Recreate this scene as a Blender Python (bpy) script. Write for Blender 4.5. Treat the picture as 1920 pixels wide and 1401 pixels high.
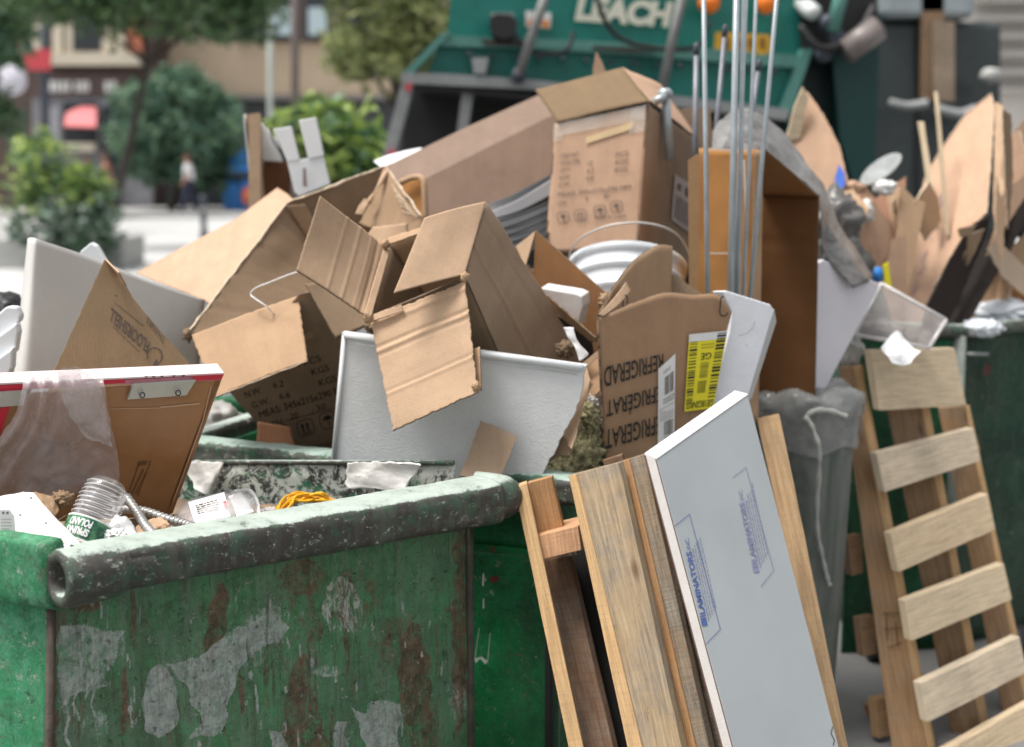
import bpy, bmesh, math, random
from mathutils import Vector, Matrix, noise
import numpy as np
random.seed(7)
SC = bpy.context.scene
COL = SC.collection
for o in list(bpy.data.objects):
    bpy.data.objects.remove(o)

# ------------------------------------------------------------------ camera, sky, sun, exposure
FP, CAMZ = 2667.0, 1.65
PITCH = math.atan(410.5 / FP)
cam = bpy.data.cameras.new('camera')
cam.sensor_width = 36.0
cam.lens = 36.0 * FP / 1920.0
cam.clip_start = 0.05
cam.clip_end = 500
cam.dof.use_dof = True
cam.dof.focus_distance = 2.68
cam.dof.aperture_fstop = 2.5
camo = bpy.data.objects.new('camera', cam)
camo.location = (0, 0, CAMZ)
camo.rotation_euler = (math.pi / 2 - PITCH, 0, 0)
COL.objects.link(camo)
SC.camera = camo

SUN_EL, SUN_AZ = math.radians(68), math.radians(-105)     # azimuth from +Y towards +X: behind and left of the camera
w = bpy.data.worlds.new('World')
SC.world = w
w.use_nodes = True
nt = w.node_tree
bg = nt.nodes['Background']
sky = nt.nodes.new('ShaderNodeTexSky')
sky.sky_type = 'NISHITA'
sky.sun_disc = False
sky.sun_elevation = SUN_EL
sky.sun_rotation = SUN_AZ
sky.dust_density = 4.0
sky.air_density = 1.0
hs = nt.nodes.new('ShaderNodeHueSaturation')
hs.inputs['Saturation'].default_value = 0.12
nt.links.new(sky.outputs[0], hs.inputs['Color'])
nt.links.new(hs.outputs[0], bg.inputs['Color'])
bg.inputs['Strength'].default_value = 0.115
sun = bpy.data.lights.new('sun', 'SUN')
sun.energy = 2.0
sun.angle = math.radians(18)
sun.color = (1.0, 0.96, 0.9)
suno = bpy.data.objects.new('sun', sun)
sd = Vector((math.sin(SUN_AZ) * math.cos(SUN_EL), math.cos(SUN_AZ) * math.cos(SUN_EL), math.sin(SUN_EL)))
suno.rotation_euler = sd.to_track_quat('Z', 'Y').to_euler()
suno.location = sd * 20
COL.objects.link(suno)
SC.view_settings.view_transform = 'Standard'
SC.view_settings.look = 'None'
SC.view_settings.exposure = 0.88
SC.view_settings.gamma = 1.0
SC.cycles.max_bounces = 8
SC.cycles.transparent_max_bounces = 16
SC.cycles.use_denoising = True
SC.cycles.sample_clamp_indirect = 4.0

# ------------------------------------------------------------------ helpers: space
CP, SP = math.cos(PITCH), math.sin(PITCH)
def ray(px, py):
    x = (px - 960) / FP; y = (700.5 - py) / FP
    d = Vector((x, CP + y * SP, -SP + y * CP))
    return d / d.y
def P(px, py, Y):
    return Vector((0, 0, CAMZ)) + ray(px, py) * Y
def G(px, py, z=0.0):
    r = ray(px, py)
    return Vector((0, 0, CAMZ)) + r * ((z - CAMZ) / r.z)
def proj(p):
    d = p - Vector((0, 0, CAMZ))
    z = d.y * CP - d.z * SP
    y = d.y * SP + d.z * CP
    return 960 + FP * d.x / z, 700.5 - FP * y / z
class Plane:
    def __init__(s, a, b, c):
        s.o = P(*a); s.n = (P(*b) - s.o).cross(P(*c) - s.o).normalized()
        if s.n.dot(Vector((0, 0, CAMZ)) - s.o) < 0: s.n = -s.n
    def at(s, px, py, off=0.0):
        r = ray(px, py); c = Vector((0, 0, CAMZ))
        return c + r * ((s.o + s.n * off - c).dot(s.n) / r.dot(s.n))
def PL(*a):
    """A plane: either three (px,py,Y) or one Y (fronto-parallel)."""
    if len(a) == 1: return Plane((0, 0, a[0]), (900, 0, a[0]), (0, 900, a[0]))
    return Plane(*a)
def nz(*v): return noise.noise(Vector(v))

# ------------------------------------------------------------------ helpers: objects
def rootloc(p):
    while p is not None and p.parent is not None: p = p.parent
    return Vector(p.location) if p is not None else Vector((0, 0, 0))
def tag(o, label=None, cat=None, group=None, kind=None):
    if label: o['label'] = label
    if cat: o['category'] = cat
    if group: o['group'] = group
    if kind: o['kind'] = kind
    return o
def thing(name, label, cat, loc, group=None):
    o = bpy.data.objects.new(name, None)
    o.empty_display_size = 0.05
    o.location = loc
    COL.objects.link(o)
    return tag(o, label, cat, group)
def build(name, V, F, mats, mi=None, uv=None, parent=None, smooth=False, bevel=0.0, wn=False):
    if not isinstance(mats, (list, tuple)): mats = [mats]
    me = bpy.data.meshes.new(name)
    if parent is None:
        c = sum((Vector(v) for v in V), Vector()) / len(V)
    else:
        c = rootloc(parent)
    me.from_pydata([tuple(Vector(v) - c) for v in V], [], F)
    for m in mats: me.materials.append(m)
    if mi is not None: me.polygons.foreach_set('material_index', mi)
    if uv is not None:
        l = me.uv_layers.new(name='UVMap')
        l.data.foreach_set('uv', [x for f in uv for t in f for x in t])
    if smooth: me.polygons.foreach_set('use_smooth', [True] * len(me.polygons))
    me.validate(); me.update()
    o = bpy.data.objects.new(name, me)
    COL.objects.link(o)
    if parent is None: o.location = c
    else: o.parent = parent
    if bevel:
        b = o.modifiers.new('b', 'BEVEL'); b.width = bevel; b.segments = 2; b.limit_method = 'ANGLE'; b.angle_limit = 0.6
    return o

def patch(name, q, mat, t=0.004, n=(16, 16), wob=0.0015, creases=(), jag=0.0, edge=None, back=None, parent=None, rot=False, bend=(0, 0), seed=None, uvs=1.0):
    """q = 3D corners bl, br, tr, tl seen from the front; a thin sheet with thickness, wobble, creases, bend and torn edges."""
    seed = random.random() * 50 if seed is None else seed
    q = [Vector(v) for v in q]
    nu, nv = n
    Lu = ((q[1] - q[0]).length + (q[2] - q[3]).length) / 2; Lv = ((q[3] - q[0]).length + (q[2] - q[1]).length) / 2
    N = (q[1] - q[0]).cross(q[3] - q[0]) + (q[2] - q[3]).cross(q[2] - q[1]); N.normalize()
    def S(u, v, off=0.0):
        d = wob * nz(u * Lu * 9 + seed, v * Lv * 9, seed) * 2 + bend[0] * (1 - (2 * u - 1) ** 2) + bend[1] * (1 - (2 * v - 1) ** 2)
        for c in creases:
            x = (u - c[1]) * Lu if c[0] == 'u' else (v - c[1]) * Lv
            d += c[2] * math.exp(-(x / c[3]) ** 2)
        uu, vv = u, v
        if jag:
            uu += jag / Lu * ((1 - u) ** 10 - u ** 10) * abs(nz(v * Lv * 45, seed, 1) + 0.5 * nz(v * Lv * 160, seed, 3)) * .9
            vv += jag / Lv * ((1 - v) ** 10 - v ** 10) * abs(nz(u * Lu * 45, seed, 2) + 0.5 * nz(u * Lu * 160, seed, 4)) * .9
        p = q[0].lerp(q[1], uu).lerp(q[3].lerp(q[2], uu), vv)
        return p + N * (d + off)
    V = []; UV = []
    for s in (0, -t):
        for j in range(nv + 1):
            for i in range(nu + 1):
                V.append(S(i / nu, j / nv, s)); UV.append((i / nu * Lu * uvs, j / nv * Lv * uvs))
    if rot: UV = [(b, a) for a, b in UV]
    k = (nu + 1) * (nv + 1); F = []; mi = []; fu = []
    for j in range(nv):
        for i in range(nu):
            a = j * (nu + 1) + i
            f = [a, a + 1, a + nu + 2, a + nu + 1]
            F.append(f); mi.append(0); fu.append([UV[x] for x in f])
            g = [x + k for x in reversed(f)]
            F.append(g); mi.append(2 if back else 0); fu.append([UV[x] for x in g])
    ring = [i for i in range(nu)] + [j * (nu + 1) + nu for j in range(nv)] + [nv * (nu + 1) + i for i in range(nu, 0, -1)] + [j * (nu + 1) for j in range(nv, 0, -1)]
    L = 0
    for a, b in zip(ring, ring[1:] + ring[:1]):
        d = (V[a] - V[b]).length
        F.append([a, a + k, b + k, b]); mi.append(1 if edge else 0); fu.append([(L, 0), (L, t), (L + d, t), (L + d, 0)]); L += d
    ms = [mat, edge or mat, back or mat]
    o = build(name, V, F, ms, mi, fu, parent)
    me = o.data
    me.polygons.foreach_set('use_smooth', [m != 1 if edge else i < 2 * nu * nv for i, m in enumerate(mi)])
    o_surface[o.name] = S
    return o
o_surface = {}

def plate(name, px, plane, mat, t=0.004, jag=0.0, edge=None, parent=None, rot=0.0, back=None, step=0.012, bevel=0.0, seed=None, jagsides=None):
    """A flat board whose outline is given on a plane; edges can be torn."""
    seed = random.random() * 50 if seed is None else seed
    pts = [plane.at(x, y) if not isinstance(x, Vector) else x for x, y in px]
    out = []
    for i, (a, b) in enumerate(zip(pts, pts[1:] + pts[:1])):
        out.append(a)
        L = (b - a).length
        if jag and (jagsides is None or i in jagsides):
            m = max(1, int(L / step)); d = (b - a).cross(plane.n).normalized()
            for k in range(1, m):
                s = k / m
                out.append(a.lerp(b, s) + d * jag * (nz(s * L * 40, seed, i) + 0.8 * nz(s * L * 130, seed, i + 9)))
    n = plane.n
    ar = sum((out[i].cross(out[(i + 1) % len(out)]) for i in range(len(out))), Vector()).dot(n)
    if ar < 0: out.reverse()
    ux = (P(100, 100, 3) - P(0, 100, 3)); ux = (ux - n * ux.dot(n)).normalized(); uy = n.cross(ux)
    c, s = math.cos(rot), math.sin(rot)
    def uv(p): 
        d = p - pts[0]; x, y = d.dot(ux), d.dot(uy); return (x * c + y * s, -x * s + y * c)
    k = len(out)
    V = out + [p - n * t for p in out]
    F = [list(range(k)), list(range(2 * k - 1, k - 1, -1))]; mi = [0, 2 if back else 0]
    fu = [[uv(V[i]) for i in f] for f in F]
    L = 0
    for i in range(k):
        j = (i + 1) % k; d = (V[i] - V[j]).length
        F.append([i, i + k, j + k, j]); mi.append(1 if edge else 0); fu.append([(L, 0), (L, t), (L + d, t), (L + d, 0)]); L += d
    return build(name, V, F, [mat, edge or mat, back or mat], mi, fu, parent, bevel=bevel)

def box8(name, c8, mat, parent=None, bevel=0.0, n=1, jag=0.0, uvl=None, mats=None, mi=None):
    """Hexahedron: c8 = bottom ring 4 then top ring 4 (3D). u runs along first edge 0-4 direction (bottom to top)."""
    c = [Vector(v) for v in c8]
    V = []
    for k in range(n + 1):
        s = k / n
        for i in range(4):
            p = c[i].lerp(c[i + 4], s)
            V.append(p)
    L = (c[4] - c[0]).length
    F = []; fu = []
    for k in range(n):
        for i in range(4):
            j = (i + 1) % 4; wd = (c[i] - c[j]).length; o0 = i * 0.31
            F.append([4 * k + i, 4 * k + j, 4 * k + 4 + j, 4 * k + 4 + i])
            fu.append([(L * k / n, o0), (L * k / n, o0 + wd), (L * (k + 1) / n, o0 + wd), (L * (k + 1) / n, o0)])
    F.append([3, 2, 1, 0]); F.append([4 * n, 4 * n + 1, 4 * n + 2, 4 * n + 3])
    w1 = (c[1] - c[0]).length; w2 = (c[3] - c[0]).length
    for _ in range(2): fu.append([(0, 0), (w1 * .2, 0), (w1 * .2, w2), (0, w2)])
    if jag:
        for k in range(n + 1):
            for i in range(4):
                p = V[4 * k + i]; e = jag if k in (0, n) else jag * 0.5
                V[4 * k + i] = p + Vector((nz(k * .9, i, p.x * 9), nz(k * .9 + 7, i, p.z * 9), nz(k, i + 5, 3))) * e
    return build(name, V, F, mats or mat, mi, fu, parent, bevel=bevel)

def board(name, top, bot, wvec, tvec, mat, parent=None, zmin=None, bevel=0.0015, n=12, jag=0.002):
    """Timber: top/bot = 3D points of one front edge; wvec = width, tvec = thickness."""
    top, bot = Vector(top), Vector(bot)
    if zmin is not None:
        d = bot - top; bot = top + d * ((zmin - top.z) / d.z)
    wvec, tvec = Vector(wvec), Vector(tvec)
    c = [bot, bot + wvec, bot + wvec + tvec, bot + tvec, top, top + wvec, top + wvec + tvec, top + tvec]
    return box8(name, c, mat, parent, bevel=bevel, n=n, jag=jag)

def cat(pts, m, closed=False):
    """Catmull-Rom through points."""
    pts = [Vector(p) for p in pts]; n = len(pts); out = []
    R = range(n if closed else n - 1)
    for i in R:
        if closed: a, b, c, d = pts[i - 1], pts[i], pts[(i + 1) % n], pts[(i + 2) % n]
        else: a, b, c, d = pts[max(i - 1, 0)], pts[i], pts[i + 1], pts[min(i + 2, n - 1)]
        for k in range(m):
            t = k / m
            out.append(0.5 * ((2 * b) + (c - a) * t + (2 * a - 5 * b + 4 * c - d) * t * t + (3 * b - a - 3 * c + d) * t ** 3))
    if not closed: out.append(pts[-1])
    return out
def tube(name, pts, r, mat, parent=None, seg=8, m=6, rf=None, caps=True, straight=False):
    c = [Vector(p) for p in pts] if straight else cat(pts, m)
    V = []; F = []; up = Vector((0, 0, 1)); fu = []; L = 0
    prev = None
    for i, p in enumerate(c):
        d = (c[min(i + 1, len(c) - 1)] - c[max(i - 1, 0)]).normalized()
        if prev is None:
            x = d.cross(up if abs(d.z) < .9 else Vector((1, 0, 0))).normalized()
        else: x = (prev - d * prev.dot(d)).normalized()
        prev = x; y = d.cross(x)
        rr = r * (rf(i / (len(c) - 1)) if rf else 1)
        for k in range(seg):
            a = 2 * math.pi * k / seg
            V.append(p + (x * math.cos(a) + y * math.sin(a)) * rr)
    for i in range(len(c) - 1):
        for k in range(seg):
            k2 = (k + 1) % seg; a = i * seg
            F.append([a + k, a + k2, a + seg + k2, a + seg + k])
            l0, l1 = i * .01, (i + 1) * .01
            fu.append([(l0, k / seg), (l0, (k + 1) / seg), (l1, (k + 1) / seg), (l1, k / seg)])
    if caps:
        F.append(list(range(seg))[::-1]); F.append(list(range((len(c) - 1) * seg, len(c) * seg)))
        fu += [[(0, 0)] * seg] * 2
    return build(name, V, F, mat, None, fu, parent, smooth=True)
def lathe(name, base, axis, prof, mat, parent=None, seg=32, caps=True, arc=(0, 2 * math.pi), xref=None, smooth=True):
    axis = Vector(axis).normalized(); base = Vector(base)
    x = axis.cross(xref or (Vector((0, 1, 0)) if abs(axis.y) < .9 else Vector((1, 0, 0)))).normalized(); y = axis.cross(x)
    full = abs(arc[1] - arc[0] - 2 * math.pi) < 1e-6
    ns = seg if full else seg + 1
    V = []; F = []; fu = []
    for r, h in prof:
        for k in range(ns):
            a = arc[0] + (arc[1] - arc[0]) * k / seg
            V.append(base + axis * h + (x * math.cos(a) + y * math.sin(a)) * r)
    for i in range(len(prof) - 1):
        for k in range(seg):
            k2 = (k + 1) % ns; a = i * ns
            F.append([a + k, a + k2, a + ns + k2, a + ns + k])
            fu.append([(k / seg, prof[i][1]), ((k + 1) / seg, prof[i][1]), ((k + 1) / seg, prof[i + 1][1]), (k / seg, prof[i + 1][1])])
    if caps and full:
        F.append(list(range(ns))[::-1]); F.append([(len(prof) - 1) * ns + k for k in range(ns)]); fu += [[(0, 0)] * ns] * 2
    return build(name, V, F, mat, None, fu, parent, smooth=smooth)

def surf(name, grid, mat, t=0.0, m=6, crum=0.0, cf=14, parent=None, edge=None, ridge=False, uvs=1.0, jag=0.0):
    """Smooth sheet through a grid of 3D points (rows x cols) with crumple noise."""
    rows = [cat(r, m) for r in grid]
    cols = list(zip(*rows)); cols = [cat(c, m) for c in cols]
    nu, nv = len(cols), len(cols[0])
    seed = random.random() * 40
    Pt = [[cols[i][j].copy() for i in range(nu)] for j in range(nv)]
    def nrm(i, j):
        a = Pt[j][min(i + 1, nu - 1)] - Pt[j][max(i - 1, 0)]; b = Pt[min(j + 1, nv - 1)][i] - Pt[max(j - 1, 0)][i]
        n = a.cross(b); return n.normalized() if n.length > 1e-12 else Vector((0, -1, 0))
    N = [[nrm(i, j) for i in range(nu)] for j in range(nv)]
    V = []
    for j in range(nv):
        for i in range(nu):
            p = Pt[j][i]; q = p * cf + Vector((seed, 0, 0))
            if ridge: d = (abs(noise.noise(q)) + .5 * abs(noise.noise(q * 2.3)) + .25 * abs(noise.noise(q * 5)) - .35) * 2
            else: d = noise.noise(q) + .5 * noise.noise(q * 2.2)
            e = Vector((0, 0, 0))
            if jag and (i in (0, nu - 1) or j in (0, nv - 1)): e = Vector((nz(p.x * 60, p.z * 60, seed), 0, nz(p.z * 60, p.x * 60, seed + 5))) * jag
            V.append(p + N[j][i] * d * crum + e)
    F = []; fu = []; k = nu * nv; mi = []
    def U(a): return ((a % nu) / nu * uvs, (a // nu) / nv * uvs)
    for j in range(nv - 1):
        for i in range(nu - 1):
            a = j * nu + i; f = [a, a + 1, a + nu + 1, a + nu]
            F.append(f); fu.append([U(x) for x in f]); mi.append(0)
    if t:
        sg = sum(N[j][i].dot(Vector((0, 0, CAMZ)) - Pt[j][i]) for j in range(0, nv, 3) for i in range(0, nu, 3))
        t = t if sg > 0 else -t
        V += [V[j * nu + i] - N[j][i] * t for j in range(nv) for i in range(nu)]
        for f in list(F):
            g = [x + k for x in reversed(f)]; F.append(g); fu.append([U(x - k) for x in g]); mi.append(0)
        ring = list(range(nu - 1)) + [j * nu + nu - 1 for j in range(nv - 1)] + [(nv - 1) * nu + i for i in range(nu - 1, 0, -1)] + [j * nu for j in range(nv - 1, 0, -1)]
        for a, b in zip(ring, ring[1:] + ring[:1]):
            F.append([a, b, b + k, a + k][::-1]); fu.append([(a * .01, 0), (b * .01, 0), (b * .01, t), (a * .01, t)][::-1]); mi.append(1 if edge else 0)
    o = build(name, V, F, [mat, edge or mat], mi, fu, parent, smooth=True)
    return o
def lump(name, c, r, mat, amp=0.25, f=2.0, sub=4, parent=None, ridge=True, flat=None):
    """Crumpled closed lump (bag, wad, rubble)."""
    bm = bmesh.new(); bmesh.ops.create_icosphere(bm, subdivisions=sub, radius=1)
    s = random.random() * 50; r = Vector(r); c = Vector(c)
    V = []
    for v in bm.verts:
        q = v.co * f + Vector((s, 0, 0))
        d = (abs(noise.noise(q)) * 2 + abs(noise.noise(q * 2.1)) + .5 * abs(noise.noise(q * 4.3)) - .9) if ridge else (noise.noise(q) + .5 * noise.noise(q * 2.5) + .3 * noise.noise(q * 6))
        p = v.co * (1 + amp * d)
        V.append(c + Vector((p.x * r.x, p.y * r.y, p.z * r.z)))
    F = [[v.index for v in f_.verts] for f_ in bm.faces]
    bm.free()
    return build(name, V, F, mat, None, None, parent, smooth=True)

# text --------------------------------------------------------------
_tc = {}
def text_mesh(s, bold=0.0, sx=1.0):
    k = (s, bold)
    if k in _tc: return _tc[k]
    cu = bpy.data.curves.new('t', 'FONT'); cu.body = s; cu.offset = bold; cu.resolution_u = 3
    o = bpy.data.objects.new('t', cu); COL.objects.link(o)
    dg = bpy.context.evaluated_depsgraph_get()
    me = o.evaluated_get(dg).to_mesh()
    V = [(v.co.x, v.co.y) for v in me.vertices]; F = [list(p.vertices) for p in me.polygons]
    o.evaluated_get(dg).to_mesh_clear()
    bpy.data.objects.remove(o); bpy.data.curves.remove(cu)
    x0 = min(v[0] for v in V); x1 = max(v[0] for v in V); y0 = min(v[1] for v in V); y1 = max(v[1] for v in V)
    V = [((a - x0) / (x1 - x0), (b - y0) / (y1 - y0)) for a, b in V]
    _tc[k] = (V, F); return V, F
def bil(q, u, v): return q[0].lerp(q[1], u).lerp(q[3].lerp(q[2], u), v)
def lettering(name, s, q, mat, parent, bold=0.0, off=0.0012, bump=None):
    """q: 3D corners bl, br, tr, tl in reading order."""
    V, F = text_mesh(s, bold)
    N = (q[1] - q[0]).cross(q[3] - q[0]).normalized() * off
    return build(name, [bil(q, u, v) + N for u, v in V], F, mat, None, None, parent)
def marks(name, q, rects, mat, parent, off=0.0012):
    """Flat print made of rectangles (u0,v0,u1,v1) or polygons inside the quad."""
    N = (q[1] - q[0]).cross(q[3] - q[0]).normalized() * off
    V = []; F = []
    for r in rects:
        pts = [(r[0], r[1]), (r[2], r[1]), (r[2], r[3]), (r[0], r[3])] if isinstance(r[0], (int, float)) else r
        k = len(V); V += [bil(q, u, v) + N for u, v in pts]; F.append(list(range(k, k + len(pts))))
    return build(name, V, F, mat, None, None, parent)
def sticker(name, q, mat, parent, off=0.0008):
    return marks(name, q, [(0, 0, 1, 1)], mat, parent, off)
def line_rects(n, seed=1, gap=0.5, v0=0.0, v1=1.0, u0=0.0, u1=1.0, words=True):
    rnd = random.Random(seed); R = []
    for i in range(n):
        a = v0 + (v1 - v0) * i / n; b = a + (v1 - v0) / n * gap
        u = u0
        while u < u1:
            w_ = rnd.uniform(.04, .14) if words else (u1 - u0)
            R.append((u, a, min(u + w_, u1), b)); u += w_ + .03
            if rnd.random() < .04: break
    return R
def bars(seed, v0, v1, u0, u1, n=26, vert=True):
    rnd = random.Random(seed); R = []; x = 0
    while x < 1:
        wd = rnd.choice((.012, .02, .035)); g = rnd.choice((.015, .025, .035))
        if vert: R.append((u0 + (u1 - u0) * x, v0, u0 + (u1 - u0) * min(1, x + wd), v1))
        else: R.append((u0, v0 + (v1 - v0) * x, u1, v0 + (v1 - v0) * min(1, x + wd)))
        x += wd + g
    return R

# ------------------------------------------------------------------ materials
class M:
    def __init__(s, name):
        s.m = bpy.data.materials.new(name); s.m.use_nodes = True
        s.t = s.m.node_tree; s.b = s.t.nodes['Principled BSDF']; s.tc = s.t.nodes.new('ShaderNodeTexCoord')
    def n(s, typ, _in=None, **a):
        x = s.t.nodes.new('ShaderNode' + typ)
        for k, v in a.items(): setattr(x, k, v)
        for k, v in (_in or {}).items(): s.set(x.inputs[k], v)
        return x
    def set(s, sock, v):
        if isinstance(v, bpy.types.NodeSocket): s.t.links.new(v, sock)
        else:
            if isinstance(v, tuple) and len(v) == 3 and sock.type == 'RGBA': v = (*v, 1)
            sock.default_value = v
    def map(s, vec, scale=(1, 1, 1), loc=(0, 0, 0), rot=(0, 0, 0)):
        return s.n('Mapping', {'Vector': vec, 'Scale': scale, 'Location': loc, 'Rotation': rot}).outputs[0]
    def noise(s, vec, scale, detail=4, rough=.55, dist=0.0):
        return s.n('TexNoise', {'Vector': vec, 'Scale': scale, 'Detail': detail, 'Roughness': rough, 'Distortion': dist}).outputs[0]
    def ramp(s, f, a, b, ca=0.0, cb=1.0):
        r = s.n('MapRange', {'Value': f, 'From Min': a, 'From Max': b, 'To Min': ca, 'To Max': cb}); return r.outputs[0]
    def mix(s, f, a, b, mode='MIX'):
        x = s.n('Mix', None, data_type='RGBA', blend_type=mode)
        s.set(x.inputs[0], f); s.set(x.inputs[6], a); s.set(x.inputs[7], b); return x.outputs[2]
    def math(s, op, a, b=0.0):
        x = s.n('Math', None, operation=op); s.set(x.inputs[0], a); s.set(x.inputs[1], b); return x.outputs[0]
    def bump(s, h, strength=.5, dist=.001, nrm=None):
        x = s.n('Bump', {'Height': h, 'Strength': strength, 'Distance': dist})
        if nrm is not None: s.set(x.inputs['Normal'], nrm)
        return x.outputs[0]
    def out(s, col=None, rough=None, nrm=None, **kw):
        if col is not None: s.set(s.b.inputs['Base Color'], col)
        if rough is not None: s.set(s.b.inputs['Roughness'], rough)
        if nrm is not None: s.set(s.b.inputs['Normal'], nrm)
        for k, v in kw.items(): s.set(s.b.inputs[k.replace('_', ' ')], v)
        return s.m
def plain(name, col, rough=.6, var=.12, scale=8.0, metal=0.0, bump=.0, **kw):
    m = M(name); v = m.tc.outputs['Object']
    n1 = m.noise(v, scale, 5, .65); c = m.mix(m.ramp(n1, .3, .7), tuple(x * (1 - var) for x in col), tuple(min(1, x * (1 + var)) for x in col))
    n2 = m.noise(v, scale * 9, 7, .75)
    c = m.mix(m.ramp(n2, .52, .66, 0, min(.5, var * 1.6)), c, tuple(x * .55 for x in col))
    nr = m.bump(m.noise(v, scale * 8, 3), .4, bump) if bump else None
    return m.out(c, rough, nr, Metallic=metal, **kw)
def cardboard(name, col, flute=.0075, fl=.02, scuff=.25, stain=.35):
    m = M(name); uv = m.tc.outputs['UV']; ob = m.tc.outputs['Object']
    sx = m.n('SeparateXYZ', {0: uv})
    wv = m.math('SINE', m.math('MULTIPLY', m.math('ADD', sx.outputs[0], m.math('MULTIPLY', m.noise(uv, 6, 2), .004)), 2 * math.pi / flute))
    fib = m.noise(m.map(uv, (60, 420, 60)), 1.0, 5, .7)
    mott = m.noise(ob, 7, 6, .65, .4)
    fine = m.noise(ob, 160, 3, .6)
    band = m.noise(m.map(uv, (18, .6, 1)), 1.0, 3, .6)
    c = m.mix(m.ramp(mott, .25, .75), tuple(x * (.82) for x in col), tuple(x * 1.1 for x in col))
    c = m.mix(m.ramp(fib, .3, .75, 0, .35), c, tuple(x * 1.3 for x in col))
    c = m.mix(m.ramp(band, .42, .6, 0, .16), c, tuple(x * .62 for x in col))
    blot = m.noise(m.map(ob, (1, 1, 1), (8, 3, 5)), 22, 7, .75, .6)
    c = m.mix(m.ramp(blot, .5, .68, 0, .22), c, tuple(x * .62 for x in col))
    spk = m.noise(ob, 240, 2, .5)
    c = m.mix(m.ramp(spk, .6, .72, 0, .35), c, tuple(x * .6 for x in col))
    c = m.mix(m.math('MULTIPLY', m.ramp(wv, -1, 1), fl * 2), c, tuple(x * .6 for x in col))
    st = m.noise(ob, 3.3, 7, .72, .8)
    c = m.mix(m.ramp(st, .56, .74, 0, stain), c, tuple(x * .5 for x in (col[0] * .9, col[1], col[2])))
    sc = m.noise(m.map(ob, (1, 1, 1), (5, 2, 1)), 26, 8, .8, 1.2)
    c = m.mix(m.ramp(sc, .66, .72, 0, scuff), c, (min(1, col[0] * 1.7), min(1, col[1] * 1.9), min(1, col[2] * 2.2)))
    h = m.math('ADD', m.math('MULTIPLY', wv, .05), m.math('ADD', m.math('MULTIPLY', mott, 1.6), m.math('MULTIPLY', fine, .5)))
    return m.out(c, .82, m.bump(h, .55, .0012), Specular_IOR_Level=.25)
def corr_edge(name, col):
    m = M(name); uv = m.tc.outputs['UV']
    sx = m.n('SeparateXYZ', {0: uv})
    wv = m.math('SINE', m.math('MULTIPLY', sx.outputs[0], 2 * math.pi / .007))
    d = m.math('ABSOLUTE', m.math('SUBTRACT', m.ramp(wv, -1, 1, .0008, .0032), sx.outputs[1]))
    c = m.mix(m.ramp(d, .0003, .0009), tuple(x * .9 for x in col), tuple(x * .16 for x in col))
    c = m.mix(m.ramp(m.noise(m.tc.outputs['Object'], 60, 3), .45, .6, 0, .6), c, tuple(x * .8 for x in col))
    return m.out(c, .9)
def wood(name, col, dark=.4, saw=.3, gray=.25):
    m = M(name); uv = m.tc.outputs['UV']; ob = m.tc.outputs['Object']
    g = m.noise(m.map(uv, (7, 190, 1)), 1.0, 8, .7, .5)
    g2 = m.noise(m.map(uv, (1.6, 30, 1)), 1.0, 5, .65, 1.3)
    kn = m.n('TexVoronoi', {'Vector': m.map(uv, (3.2, 11, 1)), 'Scale': 1.0, 'Randomness': 1.0}).outputs[0]
    sw = m.noise(m.map(uv, (190, 9, 1), rot=(0, 0, .25)), 1.0, 4, .6)
    c = m.mix(m.ramp(g, .36, .64), tuple(x * .68 for x in col), tuple(min(1, x * 1.12) for x in col))
    c = m.mix(m.ramp(g2, .47, .66, 0, dark), c, (col[0] * .5, col[1] * .4, col[2] * .33))
    c = m.mix(m.ramp(m.noise(ob, 7, 7, .75, .5), .44, .60, 0, gray), c, m.mix(m.ramp(g, .4, .6), (.17, .145, .12), (.33, .29, .235)))
    c = m.mix(m.ramp(kn, .10, .04, 0, .75), c, (col[0] * .3, col[1] * .2, col[2] * .15))
    c = m.mix(m.ramp(sw, .5, .62, 0, saw * .55), c, tuple(x * .5 for x in col))
    c = m.mix(m.ramp(m.noise(m.map(uv, (14, 90, 1), (3, 3, 0)), 1.0, 9, .85), .60, .64, 0, .7), c, (.06, .04, .03))
    h = m.math('ADD', m.math('MULTIPLY', g, 1.2), m.math('MULTIPLY', sw, saw * 1.5))
    return m.out(c, .8, m.bump(h, .8, .002), Specular_IOR_Level=.25)
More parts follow.
